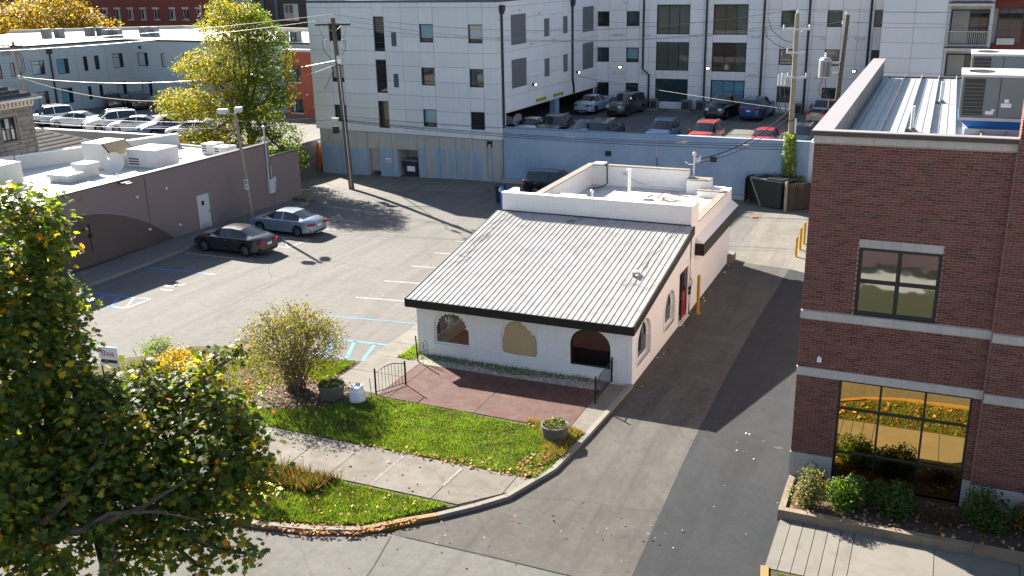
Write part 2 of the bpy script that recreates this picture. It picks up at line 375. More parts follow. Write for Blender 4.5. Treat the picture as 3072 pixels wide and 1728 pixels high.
def text_mesh(name, s, size, m, parent, mtx, ext=.004):
    cu = bpy.data.curves.new('txt', 'FONT'); cu.body = s; cu.size = size; cu.extrude = ext; cu.align_x = 'CENTER'; cu.align_y = 'CENTER'
    t = bpy.data.objects.new('txt', cu); COL.objects.link(t); dg = bpy.context.evaluated_depsgraph_get(); dg.update()
    me = bpy.data.meshes.new_from_object(t.evaluated_get(dg)); bpy.data.objects.remove(t)
    me.transform(mtx); w = WL[parent.name] if parent else Vector((0, 0, 0)); me.transform(Matrix.Translation(-w))
    me.materials.clear(); me.materials.append(M[m])
    o = bpy.data.objects.new(name, me); COL.objects.link(o)
    if parent: o.parent = parent
    WL[o.name] = w; return o
def facing(fr, u, v, z, mirror=False):
    """matrix that stands text up on a facade frame"""
    p = fr(u, v, z); return Matrix.Translation(p) @ Matrix.Rotation(fr.ang, 4, 'Z') @ Matrix.Rotation(math.pi/2, 4, 'X')
def gz(x, y):
    a = min(1, max(0, (-20-x)/16)); b = min(1, max(0, (y-21)/9)); return -.45*a*a*(3-2*a)*b*b*(3-2*b)
def sheet(name, poly, z, m, parent=None, step=None):
    """flat ground sheet; with a step it is cut into a grid that follows the fall of the ground"""
    b = bmesh.new(); vs = [b.verts.new((x, y, z)) for x, y in poly]; b.faces.new(vs)
    if step:
        xs = [p[0] for p in poly]; ys = [p[1] for p in poly]
        for k in range(int(min(xs)//step)+1, int(max(xs)//step)+1): bmesh.ops.bisect_plane(b, geom=b.verts[:]+b.edges[:]+b.faces[:], plane_co=(k*step, 0, 0), plane_no=(1, 0, 0))
        for k in range(int(min(ys)//step)+1, int(max(ys)//step)+1): bmesh.ops.bisect_plane(b, geom=b.verts[:]+b.edges[:]+b.faces[:], plane_co=(0, k*step, 0), plane_no=(0, 1, 0))
        for v in b.verts: v.co.z = z+gz(v.co.x, v.co.y)
    for f in b.faces:
        if f.normal.z == 0: f.normal_update()
        if f.normal.z < 0: f.normal_flip()
    me = bpy.data.meshes.new(name); b.to_mesh(me); b.free(); me.materials.append(M[m])
    o = bpy.data.objects.new(name, me); COL.objects.link(o)
    if parent: o.parent = parent
    else: tag(o, kind='structure')
    WL[o.name] = Vector((0, 0, 0)); return o
def line(parent, name, m, pts, w, z):
    """painted line / crack along a polyline, laid on the ground"""
    b = MB()
    for (x0, y0), (x1, y1) in zip(pts, pts[1:]):
        d = Vector((x1-x0, y1-y0)); n = Vector((-d.y, d.x)).normalized()*w/2
        b.quad((x0-n.x, y0-n.y, z+gz(x0, y0)), (x1-n.x, y1-n.y, z+gz(x1, y1)), (x1+n.x, y1+n.y, z+gz(x1, y1)), (x0+n.x, y0+n.y, z+gz(x0, y0)))
    return b.build(name, m, parent)
# leaves: numpy soup of small polygons with a colour per leaf
MAPLE = np.array([(0, -.5), (.12, -.22), (.42, -.28), (.3, -.05), (.5, .16), (.26, .18), (.2, .32), (0, .55), (-.2, .32), (-.26, .18), (-.5, .16), (-.3, -.05), (-.42, -.28), (-.12, -.22)])
OVAL = np.array([(0, -.5), (.24, -.1), (.2, .25), (0, .5), (-.2, .25), (-.24, -.1)])
BLADE = np.array([(-.5, 0), (.5, 0), (.12, 1.), (-.12, 1.)])
def leaf_mesh(name, pos, nrm, size, cols, m, shape=OVAL, parent=None, loc=(0, 0, 0), bend=.25):
    n = len(pos); k = len(shape); w = WL[parent.name] if parent else Vector(loc)
    nrm = nrm/np.linalg.norm(nrm, axis=1, keepdims=True); a = RNG.normal(size=(n, 3)); tx = np.cross(nrm, a); tx /= np.linalg.norm(tx, axis=1, keepdims=True); ty = np.cross(nrm, tx)
    sx = (shape[None, :, 0]*size[:, None])[..., None]; sy = (shape[None, :, 1]*size[:, None])[..., None]
    cv = (bend*size[:, None]*(shape[None, :, 0]**2+shape[None, :, 1]**2*.6))[..., None]
    V = (pos-np.array(w))[:, None, :]+sx*tx[:, None, :]+sy*ty[:, None, :]-cv*nrm[:, None, :]
    return soup(name, V, cols, m, parent, w)
def soup(name, V, cols, m, parent, w):
    n, k = V.shape[:2]; me = bpy.data.meshes.new(name); me.vertices.add(n*k); me.loops.add(n*k); me.polygons.add(n)
    me.vertices.foreach_set('co', V.reshape(-1).astype(np.float32)); me.loops.foreach_set('vertex_index', np.arange(n*k, dtype=np.int32))
    me.polygons.foreach_set('loop_start', np.arange(0, n*k, k, dtype=np.int32)); me.polygons.foreach_set('loop_total', np.full(n, k, dtype=np.int32))
    me.update(calc_edges=True); at = me.color_attributes.new('tint', 'FLOAT_COLOR', 'POINT')
    c = np.ones((n*k, 4), np.float32); c[:, :3] = np.repeat(cols, k, axis=0); at.data.foreach_set('color', c.reshape(-1))
    me.materials.append(M[m]); o = bpy.data.objects.new(name, me); COL.objects.link(o)
    if parent: o.parent = parent
    else: o.location = w
    WL[o.name] = Vector(w); return o
def pick(n, pal):
    """random leaf colours from a palette of (weight, rgb)"""
    w = np.array([p[0] for p in pal], float); w /= w.sum(); i = RNG.choice(len(pal), n, p=w)
    c = np.array([p[1] for p in pal])[i]; return np.clip(c*RNG.uniform(.72, 1.3, (n, 1)), 0, 1)
def lobe_points(c, r, n, shell=.55):
    """points in an ellipsoid, denser toward its surface"""
    d = RNG.normal(size=(n, 3)); d /= np.linalg.norm(d, axis=1, keepdims=True)
    t = np.where(RNG.random(n) < shell, RNG.uniform(.78, 1.03, n), RNG.random(n)**.45)
    return np.array(c)+d*t[:, None]*np.array(r), d
# ================================================================== GROUND
sheet('ground', [(-400, -250), (250, -250), (250, 420), (-400, 420)], -.75, 'ground_earth')
lot = sheet('parking_lot', [(-29.15, -14), (-20.6, -14), (-20.6, -5), (-19.9, -4.3), (-18.4, -2.6), (-16.5, -1.9), (-10.7, -1.6), (-10.7, 8.5), (0, 8.5), (0, 28.4), (-20, 28.2), (-29.3, 27.3), (-40, 27.3), (-40, 21.6), (-29.15, 21.6)], 0, 'lot_asphalt', step=1.5)
street = sheet('street', [(-90, -18), (60, -18), (60, -12), (-1, -12), (-3.4, -12.0), (-4.2, -12.4), (-7, -13.1), (-12, -13.3), (-20.6, -13.3), (-20.6, -14), (-90, -14)], -.004, 'street_asphalt')
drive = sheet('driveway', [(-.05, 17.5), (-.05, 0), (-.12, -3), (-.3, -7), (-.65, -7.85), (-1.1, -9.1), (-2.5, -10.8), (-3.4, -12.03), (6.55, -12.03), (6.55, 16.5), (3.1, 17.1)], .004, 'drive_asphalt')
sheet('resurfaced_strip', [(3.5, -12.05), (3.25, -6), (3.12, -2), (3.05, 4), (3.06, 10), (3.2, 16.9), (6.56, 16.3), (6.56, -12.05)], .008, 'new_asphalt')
alley = sheet('alley', [(-36.5, 33), (-40, 33), (-40, 27.3), (-29.3, 27.3), (-20, 28.2), (0, 28.4), (0, 17.5), (3.1, 17.1), (6.55, 16.5), (20, 16.5), (20, 33)], .003, 'alley_pavement', step=1.5)
sheet('loading_pad', [(3.05, 17.2), (4.2, 16.5), (6.5, 16.2), (6.5, 24), (3.25, 24)], .016, 'concrete')
sheet('far_side_lawn', [(-60, -60), (60, -60), (60, -18), (-60, -18)], .05, 'lawn_soil')
def stripe(m, pts, w=.11, z=.006, name='stall_line'): return line(lot, name, m, pts, w, z)
# left stalls
stripe('white_and_sunlit_line', [(-28.96, 8.86), (-24.22, 8.93)])
stripe('blue_paint_line', [(-29.03, 5.78), (-25.2, 6.07)]); stripe('white_and_sunlit_line', [(-25.2, 6.07), (-24.5, 6.12)], .13, .008)  # blue line coloured white along its sunlit end
for q in ([(-29.12, 1.41), (-25.4, 1.62)], [(-28.4, .1), (-25.6, .22)], [(-28.46, 1.42), (-27.81, .15)], [(-27.53, 1.48), (-26.78, .2)], [(-26.57, 1.54), (-25.87, .22)]): stripe('blue_paint_line', q, .13)
for q in ([(-25.4, 1.62), (-24.83, 1.85)], [(-25.6, .22), (-24.94, .26)], [(-24.94, .26), (-24.83, 1.88)], [(-25.71, 1.56), (-25.0, .3)]): stripe('white_and_sunlit_line', q, .12, .009)  # sunlight on the ends of the blue hatching, put in as white
for q in ([(-25.7, 3.72), (-25.2, 3.6), (-24.87, 4.24)], [(-25.48, 3.12), (-24.73, 3.18)], [(-25.35, 4.05), (-25.0, 3.75)]): stripe('white_and_sunlit_line', q, .16, .008, 'wheelchair_mark')
for q in ([(-28.9, 13.4), (-23.81, 13.63)], [(-23.81, 13.63), (-23.98, 11.79)], [(-25.58, 13.5), (-24.1, 11.9)], [(-28.9, 11.7), (-23.98, 11.75)], [(-28.9, 16), (-23.6, 16.05)], [(-28.9, 18.5), (-23.1, 18.28)], [(-27.96, 21.29), (-22.74, 20.55)]): stripe('white_and_sunlit_line', q)
for q in ([(-33, 26.67), (-29.2, 27.0)], [(-32, 24.95), (-29.48, 25.48)], [(-32.02, 26.84), (-31.53, 25.1)], [(-31.32, 26.8), (-31.05, 25.2)], [(-30.45, 26.85), (-30.29, 25.3)], [(-29.2, 27.0), (-29.48, 25.48)]): stripe('worn_white_line', q, .13)
for y in (16.2, 13.62, 10.95, 8.2, 5.45): stripe('white_and_sunlit_line', [(-15.5, y), (-11.2, y+.55)])
stripe('pale_blue_line', [(-15.4, 2.7), (-10.9, 3.25)], .1)
for q in ([(-13.9, .28), (-10.8, .5)], [(-13.3, -1.42), (-10.8, -1.5)], [(-13.35, .3), (-12.61, -1.42)], [(-12.34, .38), (-11.6, -1.45)], [(-11.36, .44), (-10.86, -1.45)]): stripe('pale_blue_line', q, .17)
for q in ([(-20.75, -3.6), (-20.6, 0.5), (-20.52, 6), (-20.3, 14), (-20.9, 19.5)], [(-29, 10.2), (-25, 9.9), (-20.5, 10.4), (-16, 9.8)], [(-27.5, 23.5), (-22, 22.6), (-17, 22.9), (-12, 22.0)], [(-24.6, 12), (-22.5, 8), (-21, 6.2)], [(-25, 20), (-21, 19.2), (-17.5, 20.1)]):
    P = []
    for (a, b), (c, d) in zip(q, q[1:]):
        for k in range(8): t = k/8; P.append((a+(c-a)*t+random.uniform(-.06, .06), b+(d-b)*t+random.uniform(-.06, .06)))
    stripe('crack_seal', P, .035, .004, 'crack')
for q in ([(-2.9, -12.02), (-.4, -11.98), (1.5, -12.02), (6.5, -12.0)], [(-3.3, -12.1), (-3.0, -13.5), (-2.7, -15.5)]):
    line(street, 'crack', 'crack_seal', q, .022, .014)
for p in ((-20.3, 17.6), (-12.5, 18.5)): pass
# left pavement beside the brown building
bw = tag(MB().box(-31.45, -29.18, -8, 21.4, -.3, .12).build('pavement', 'concrete'), kind='structure')
ys = [-8, -5.4, -2.8, -.2, 2.4, 5, 7.6, 10.2, 12.8, 15.4, 18, 21.38]
for a, b in zip(ys, ys[1:]): bx('slab', bw, 'concrete', -31.44, -29.36, a+.008, b-.008, .12, .135)
for a, b in zip(ys, ys[1:]): bx('kerb_stone', bw, 'curb_concrete', -29.35, -29.15, a+.006, b-.006, -.2, .14)
# front pavement, slabs between x = -21 and the driveway kerb
fw = sheet('front_pavement', [(-20.6, -10.1), (-2.15, -10.1), (-1.1, -8.95), (-.7, -7.9), (-20.6, -7.9)], .09, 'soil')
js = [-20.6, -19.1, -17.6, -16, -14.5, -13, -11.5, -9.95, -8.35, -6.76, -5.2, -3.1, -1.25]
for a, b in zip(js, js[1:]):
    z = .118+random.uniform(-.004, .004); b2 = min(b, -1.95)
    MB().extr([[(a+.012, -10.08), (b2-.012, -10.08) if b <= -3 else (-2.22, -10.08), (b-.012, -9.05), (b-.012, -7.92), (a+.012, -7.92)]], .05, z, 'z').build('slab', 'old_concrete', fw)
MB().extr([[(-1.235, -9.0), (-1.12, -8.9), (-.82, -7.95), (-1.235, -7.95)]], .05, .115, 'z').build('slab', 'old_concrete', fw)
for q, w in (([(-5.2, -10.05), (-5.2, -9.3), (-5.18, -8.6), (-5.16, -7.95)], .1), ([(-3.1, -9.3), (-3.08, -8.7), (-3.05, -7.95)], .13)):
    line(fw, 'joint_filler', 'worn_white_line', [(x+random.uniform(-.02, .02), y) for (x0, y0), (x1, y1) in zip(q, q[1:]) for x, y in [(x0+(x1-x0)*k/6, y0+(y1-y0)*k/6) for k in range(6)]], w*.8, .126)
# concrete walk left of the white building
wk = sheet('side_walk', [(-10.72, -4.1), (-8.4, -4.1), (-8.4, -1), (-9.05, -.9), (-9.05, 8.4), (-10.72, 8.4)], .07, 'soil')
yj = [-4.1, -2.4, -.78, .72, 2.31, 3.9, 5.4, 7, 8.4]
for a, b in zip(yj, yj[1:]):
    MB().box(-10.72, -9.62 if a > -1 else -8.47, a+.01, b-.01, -.1, .1+random.uniform(-.004, .004)).build('slab', 'concrete', wk)
# patio
pt = sheet('patio', [(-8.45, -4.32), (-.28, -4.45), (-.1, -.4), (-8.45, -.9)], .075, 'soil')
for poly in ([(-8.44, -4.25), (-7.97, -4.28), (-7.97, -1.0), (-8.44, -1.0)], [(-7.95, -4.28), (-4.48, -4.32), (-4.48, -1.02), (-7.95, -1.0)], [(-4.46, -4.32), (-.92, -4.4), (-.92, -.95), (-4.46, -1.02)]):
    MB().extr([poly], .02, .105+random.uniform(-.003, .003), 'z').build('slab', 'stained_patio', pt)
MB().extr([[(-.9, -4.42), (-.3, -4.45), (-.13, -.2), (-.9, -.2)]], .02, .1, 'z').build('slab', 'old_concrete', pt)
gravel = sheet('gravel_bed', [(-9.05, -1.0), (-.92, -.98), (-.92, -.02), (-9.05, -.02)], .085, 'gravel')
# lawns and beds
lawn = sheet('lawn', [(-20.6, -7.92), (-.62, -7.92), (-.42, -7), (-.3, -4.45), (-8.45, -4.32), (-8.45, -4.1), (-10.74, -4.1), (-10.74, -1.62), (-16.4, -1.95), (-18.3, -2.7), (-19.7, -4.4), (-20.5, -5.2)], .1, 'lawn_soil')
sheet('planting_bed', [(-20.3, -7.85), (-10.2, -7.85), (-9.4, -6.4), (-8.9, -4.35), (-10.74, -4.15), (-10.76, -1.66), (-16.4, -2.0), (-18.2, -2.8), (-19.6, -4.5)], .106, 'soil')
verge = sheet('verge', [(-20.6, -13.2), (-12, -13.2), (-7.1, -13), (-5.5, -12.65), (-4.2, -12.2), (-3.6, -11.6), (-2.2, -10.12), (-20.6, -10.12)], .1, 'lawn_soil')
# kerb: a row of cast lengths along one curved path
kp = [(-.02, 0), (-.08, -1.5), (-.13, -2.95), (-.2, -4.5), (-.3, -5.8), (-.4, -7.05), (-.66, -7.83), (-1.08, -9.1), (-1.72, -9.93), (-2.53, -10.8), (-3.63, -11.73), (-4.2, -12.25), (-5.5, -12.75), (-7.1, -13.1), (-9.5, -13.25), (-12, -13.32), (-15, -13.34), (-18, -13.34), (-20.6, -13.3)]
kr = MB().box(-.3, -.28, -.02, 0, -.3, -.2).build('kerb', 'curb_concrete'); tag(kr, kind='structure')
for i, ((a, b), (c, d)) in enumerate(zip(kp, kp[1:])):
    p, q = Vector((a, b)), Vector((c, d)); n0 = Vector(kp[i+1])-Vector(kp[max(i-1, 0)]); n1 = Vector(kp[min(i+2, len(kp)-1)])-Vector(kp[i])
    n0 = Vector((-n0.y, n0.x)).normalized()*.09; n1 = Vector((-n1.y, n1.x)).normalized()*.09; t = (q-p).normalized()*.006
    poly = [tuple(p-n0+t), tuple(q-n1-t), tuple(q+n1-t), tuple(p+n0+t)]
    MB().extr([poly], -.2, .125+random.uniform(-.006, .006), 'z').build('kerb_stone', 'yellow_curb' if i in (9, 10) else 'curb_concrete', kr)
# right-hand pavement in front of the red brick building, grass strip and yellow kerb beyond it
rp = sheet('right_pavement', [(6.56, -9.95), (24, -9.95), (24, -7.38), (6.56, -7.38)], .06, 'soil')
for a, b in zip([6.58, 6.9, 7.23, 7.57, 7.9, 8.24, 8.58, 10.59, 12.6, 14.6, 16.6], [6.9, 7.23, 7.57, 7.9, 8.24, 8.58, 10.59, 12.6, 14.6, 16.6, 18.6]):
    bx('slab', rp, 'concrete', a+.009, b-.009, -9.94, -7.4, -.1, .1)
rv = sheet('right_verge', [(6.62, -9.97), (24, -9.97), (24, -12.3), (9.5, -12.25), (8.2, -11.9), (7.25, -11.3), (6.75, -10.6)], .085, 'lawn_soil')
yk = [(6.58, -9.9), (6.7, -10.65), (7.2, -11.4), (8.15, -12.0), (9.5, -12.35), (11.5, -12.4), (15, -12.4), (24, -12.4)]
kr2 = MB().box(23.8, 24, -12.5, -12.4, -.3, -.2).build('right_kerb', 'yellow_curb'); tag(kr2, kind='structure')
for i, ((a, b), (c, d)) in enumerate(zip(yk, yk[1:])):
    p, q = Vector((a, b)), Vector((c, d)); n = Vector((-(q-p).y, (q-p).x)).normalized()*.1
    MB().extr([[tuple(p-n), tuple(q-n), tuple(q+n), tuple(p+n)]], -.2, .13+.001*i, 'z').build('kerb_stone', 'yellow_curb', kr2)
# curved concrete apron piece where the alley bed meets the gray building
# ================================================================== grass, litter (uncountable)
from mathutils.geometry import intersect_point_quad_2d
def in_poly(P, poly):
    x, y = P[:, 0], P[:, 1]; r = np.zeros(len(P), bool); n = len(poly)
    for i in range(n):
        (x0, y0), (x1, y1) = poly[i], poly[(i+1) % n]
        c = ((y0 > y) != (y1 > y)) & (x < (x1-x0)*(y-y0)/(y1-y0+1e-12)+x0); r ^= c
    return r
def scatter(poly, n):
    p = np.array(poly); P = RNG.uniform(p.min(0), p.max(0), (n*3, 2)); return P[in_poly(P, poly)][:n]
def clump(P, s):
    return .5+.5*np.sin(P[:, 0]*s+1.7*np.sin(P[:, 1]*s*.7))*np.cos(P[:, 1]*s*1.1+1.3*np.sin(P[:, 0]*s*.6))
def grass(name, poly, n, h, z, label, dry=.0, pal=None):
    P = scatter(poly, n); m = len(P); k = clump(P, 2.3)*.6+clump(P, 5.1)*.4; H = h*RNG.uniform(.5, 1.2, m)*(.55+.8*k)
    a = RNG.uniform(0, 2*np.pi, m); w = RNG.uniform(.012, .026, m); lean = RNG.normal(0, .45, (m, 2))*H[:, None]
    d = np.stack([np.cos(a), np.sin(a)], 1)*w[:, None]
    V = np.zeros((m, 3, 3)); V[:, 0, :2] = P-d; V[:, 1, :2] = P+d; V[:, 2, :2] = P+lean; V[:, :2, 2] = z; V[:, 2, 2] = z+H
    c = pick(m, pal or [(5, (.075, .165, .02)), (4, (.105, .205, .028)), (2, (.16, .23, .05)), (1.2, (.2, .175, .075)), (1, (.05, .095, .02))]); c *= (.6+.75*k)[:, None]; bare = clump(P, 1.1)*RNG.random(m) > .62; H = np.where(bare, H*.35, H); V[:, 2, 2] = z+H
    if dry: q = RNG.random(m) < dry; c[q] = pick(int(q.sum()), [(1, (.2, .15, .075)), (1, (.15, .1, .05))])
    o = soup(name, V, c, 'grass_blade', None, Vector((0, 0, 0))); return tag(o, label, 'grass', kind='stuff')
grass('grass', [(-13.2, -7.85), (-.7, -7.85), (-.5, -7), (-.42, -4.6), (-3, -4.55), (-5, -4.4), (-8.5, -4.4), (-9.6, -5.6), (-11, -6.6), (-13.2, -7)], 52000, .085, .1, 'bright green lawn between the patio and the pavement', .1)
grass('grass', [(-20, -7.85), (-12.5, -7.85), (-12.5, -5), (-10.9, -4), (-10.9, -1.75), (-13, -2.2), (-16.5, -2.2), (-18.2, -3), (-19.6, -4.8)], 9500, .13, .1, 'rough patchy grass around the bare bush beside the lot', .45)
grass('grass', [(-12.6, -2.2), (-10.9, -1.8), (-10.9, -4.0), (-11.6, -3.8), (-12.4, -3.2)], 6500, .13, .1, 'small green patch between the blue hatching and the bare bush', .12)
grass('grass', [(-12, -13.05), (-7.1, -12.9), (-5.5, -12.5), (-4.2, -12.05), (-3.6, -11.5), (-2.45, -10.25), (-9, -10.2), (-12, -10.2)], 34000, .12, .1, 'long grass on the verge between pavement and street', .12)
grass('grass', [(6.9, -10.05), (20, -10.05), (20, -12.25), (9.6, -12.2), (7.6, -11.4)], 16000, .1, .085, 'grass strip with leaf litter between right pavement and yellow kerb', .35)
grass('grass', [(-9.6, -.75), (-8.9, -.8), (-8.95, 1.4), (-9.55, 1.2)], 1500, .16, .09, 'weedy tuft beside the left corner of the white building', .1, [(1, (.2, .3, .06)), (1, (.14, .24, .04))])
grass('weeds', [(-8.8, -.55), (-6, -.5), (-5, -.75), (-3, -.5), (-1.2, -.3), (-1.2, -.05), (-8.8, -.05)], 900, .13, .09, 'low weeds along the foot of the white front wall', .1, [(1, (.07, .13, .03)), (1, (.1, .16, .04)), (.4, (.2, .2, .1))])
grass('weeds', [(-2.3, -4.35), (-.4, -4.5), (-.35, -6.2), (-.9, -7.2), (-1.2, -5.6)], 2600, .2, .1, 'dry straw weeds around the right-hand planter', .75)
grass('weeds', [(-9.8, -10.2), (-6.2, -10.2), (-6.6, -11.2), (-9.6, -11.4)], 4200, .36, .1, 'brown dying perennials at the pavement edge under the maple', .25, [(3, (.05, .038, .024)), (2, (.04, .055, .02)), (1, (.11, .07, .045)), (.4, (.18, .11, .04))])
grass('weeds', [(-2.4, -4.25), (-.3, -4.35), (-.35, -4.6), (-2.4, -4.45)], 700, .2, .1, 'straw-coloured weeds on the front edge of the patio', .9)
def litter(polys, label, size=(.05, .11), z=.11, pal=None):
    P = np.concatenate([scatter(p, n) for p, n in polys]); m = len(P)
    pos = np.column_stack([P, np.full(m, z)+RNG.uniform(0, .05, m)]); nr = RNG.normal(0, .45, (m, 3)); nr[:, 2] = 1
    o = leaf_mesh('fallen_leaves', pos, nr, RNG.uniform(*size, m), pick(m, pal or [(3, (.30, .12, .04)), (3, (.22, .09, .04)), (2, (.45, .2, .05)), (2, (.38, .27, .17)), (1, (.5, .33, .06))]), 'dry_leaf', MAPLE[::2])
    return tag(o, label, 'leaves', kind='stuff')
litter([([(-8.4, -13.0), (-5.4, -12.5), (-4.2, -12.0), (-4.1, -12.5), (-5.4, -13.05), (-8.4, -13.4)], 520), ([(-4.2, -12.2), (-3, -11.1), (-2.9, -11.4), (-4.2, -12.6)], 150)], 'brown leaves gathered along the street kerb under the maple', z=.09)
litter([([(-7, -8.05), (-1, -8.05), (-.7, -7.4), (-2, -7.5), (-7, -7.85)], 170), ([(-1.6, -7.9), (-.75, -7.9), (-.5, -6), (-.9, -5.5), (-1.4, -6.5)], 140)], 'orange leaves along the edge of the lawn and pavement', z=.14)
litter([([(-9, -7.8), (-1, -7.8), (-.5, -4.6), (-9, -4.5)], 26), ([(-9, -12.9), (-4.5, -12), (-2.7, -10.4), (-9, -10.3)], 70)], 'scattered orange leaves on the lawn and verge', z=.2)
litter([([(-9, -10), (-2.2, -10), (-1, -8.2), (-9, -8.2)], 40), ([(-6, -14.5), (3, -14), (4, -9), (0, -8), (-4, -12.5)], 40)], 'a few loose leaves on the pavement and street', (.04, .09), z=.13)
litter([([(7.3, -11.3), (9.5, -12.2), (16, -12.2), (16, -10.1), (6.9, -10.1)], 150)], 'yellow and brown leaves on the right-hand grass strip', (.08, .16), z=.15)
litter([([(6.8, -7.2), (14, -7.2), (14, -5.4), (6.8, -5.4)], 420)], 'dead leaves over the soil of the raised planting bed', (.06, .12), z=.34)
litter([([(-13.5, -7.2), (-9.6, -6.2), (-9.6, -3.6), (-12.5, -2.6), (-14, -4.5)], 600)], 'brown leaf litter under the bare bush', (.06, .13), z=.13)
litter([([(3.2, -11), (6.4, -11), (6.4, -2), (3.3, -2)], 16)], 'pale paper scraps scattered on the resurfaced strip', (.03, .065), z=.02, pal=[(1, (.7, .68, .64)), (1, (.6, .55, .5))])
litter([([(-.1, 0), (.4, 0), (.4, 17), (.0, 17)], 90)], 'small debris along the foot of the white side wall', (.04, .1), z=.02, pal=[(1, (.5, .48, .45)), (2, (.12, .1, .08))])
P = scatter([(-8.95, -.95), (-1, -.93), (-1, -.1), (-8.95, -.1)], 2600); m_ = len(P)
o = leaf_mesh('pebbles', np.column_stack([P, np.full(m_, .1)]), np.column_stack([RNG.normal(0, .6, (m_, 2)), np.ones(m_)]), RNG.uniform(.03, .08, m_), pick(m_, [(3, (.5, .48, .45)), (1, (.3, .28, .26)), (1, (.65, .64, .62))]), 'dry_leaf', OVAL)
tag(o, 'pale pebbles in the bed under the front windows', 'gravel', kind='stuff')
ph = sheet('pothole', [(5.85+.16*math.cos(a)*random.uniform(.8, 1.2), -2.95+.11*math.sin(a)*random.uniform(.8, 1.2)) for a in [k*.524 for k in range(12)]], .013, 'crack_seal')
# ================================================================== WHITE BUILDING (531)
def arch(u0, u1, z0, zs, n=14, scallop=0, rise=None):
    """outline of an arched opening from sill z0, springing zs; scalloped inner edge if asked"""
    c = (u0+u1)/2; r = (u1-u0)/2; rz = rise or r; pts = [(u0, z0), (u1, z0)]
    k = n if not scallop else scallop*4
    for i in range(k+1):
        t = math.pi*i/k; q = 1.0
        if scallop: q = .93-.075*abs(math.cos(t*scallop))**.7
        pts.append((c+r*q*math.cos(t) if scallop else c+r*math.cos(t), zs+rz*q*math.sin(t)))
    return pts
wb = thing('white_building', 'white painted brick building with ribbed metal lean-to roof and black fascia', 'building', (-4.5, 8.7, 0))
FF = Fr(0, 0, 0)                                      # front face, u = x, v = into the building
SF = Fr(0, 0, math.pi/2)                              # right side face, u = y, v = -x
LF = Fr(-9.03, 9.3, -math.pi/2)                       # left side face, u = -(y-9.3)
T_ = .22
fa, fb, fc = (-8.28, -6.72), (-5.36, -3.8), (-2.47, -.84)
MB(FF).extr([[(-9.03, 0), (0, 0), (0, 2.42), (-9.03, 2.42)], arch(*fa, .62, 1.42, rise=.62), arch(*fb, .56, 1.4, rise=.66), arch(*fc, .55, 1.38, rise=.72)], 0, T_).build('front_wall', 'white_brick', wb)
# side wall of the low part rises with the roof
sw = [arch(.62, 2.42, .6, 1.35, rise=.85), arch(4.5, 6.1, .62, 1.35, rise=.8), [(6.9, .04), (8.48, .04), (8.48, 2.36), (6.9, 2.36)]]
MB(SF).extr([[(T_+.001, 0), (8.9, 0), (8.9, 4.0), (T_+.001, 2.4)], *sw], 0, T_).build('side_wall', 'white_brick', wb)
MB(LF).extr([[(.4, 0), (9.3-T_-.001, 0), (9.3-T_-.001, 2.4), (.4, 4.0)], *[arch(a, b, .3, 1.45, rise=.7) for a, b in ((.9, 2.5), (2.8, 4.5), (4.8, 6.5), (6.8, 8.7))]], 0, T_).build('side_wall', 'white_brick', wb)  # openings in this unseen wall are added to let sun in
# interior of the dining room
bx('floor', wb, 'floor_wood', -8.8, -.23, .23, 8.9, .0, .1)
bx('inner_wall', wb, 'room_wall', -8.8, -.23, 8.86, 8.95, .1, 3.8)
bx('partition', wb, 'room_wall', -6.05, -5.9, 1.6, 8.8, .1, 1.05); bx('partition_cap', wb, 'room_white', -6.08, -5.87, 1.6, 8.8, 1.051, 1.11)
# front arched windows
def arch_window(fr, op, mg, v, mf, name='window', scal=None, sillm='white_frame'):
    u0, u1, z0, zs, rise = op
    out = arch(u0, u1, z0, zs, rise=rise); inn = arch(u0+.06, u1-.06, z0+.06, zs, rise=rise-.06)
    w = MB(fr).extr([out, inn], v, v+.07).build(name, mf, wb)
    MB(fr).extr([inn], v+.03, v+.045).build('pane', mg, w)
    MB(fr).box(u0-.06, u1+.06, v-.14, v-.001, z0-.06, z0-.002).build('sill', sillm, w)
    if scal:
        MB(fr).extr([arch(u0, u1, zs-.08, zs, rise=rise)[0:1]+arch(u0, u1, zs-.08, zs, rise=rise)[1:], scal], v-.03, v-.002).build('scalloped_trim', 'white_frame', w)
    return w
def scal_hole(u0, u1, zb, zs, rise):
    c = (u0+u1)/2; r = (u1-u0)/2-.05; pts = [(u0+.05, zb+.002), (u1-.05, zb+.002)]; n = 10
    for i in range(n):
        for j in range(6):
            t = math.pi*(i+j/6)/n; q = .80+.1*math.sin(math.pi*j/6)
            pts.append((c+r*q*math.cos(t), zs+rise*q*math.sin(t)-.02))
    return pts
def trim_plate(fr, u0, u1, zs, rise, v, w):
    out = arch(u0+.005, u1-.005, zs-.1, zs, rise=rise-.004)[2:]; inn = scal_hole(u0, u1, zs-.1, zs, rise)[2:]
    MB(fr).extr([[(u1-.005, zs-.1)]+out+[(u0+.005, zs-.1), (u0+.05, zs-.1)]+inn[::-1]+[(u1-.05, zs-.1)]], v-.035, v-.004).build('scalloped_trim', 'white_frame', w)
w1 = arch_window(FF, (*fa, .62, 1.42, .62), 'clear_glass', .12, 'white_frame'); trim_plate(FF, *fa, 1.42, .62, .12, w1)
text_mesh('street_number', '531', .26, 'sign_white', w1, facing(FF, -7.63, .1, 1.66), .003)
w2 = MB(FF).extr([arch(fb[0]+.002, fb[1]-.002, .562, 1.4, rise=.657)], .08, .12).build('blind_window', 'white_frame', wb)
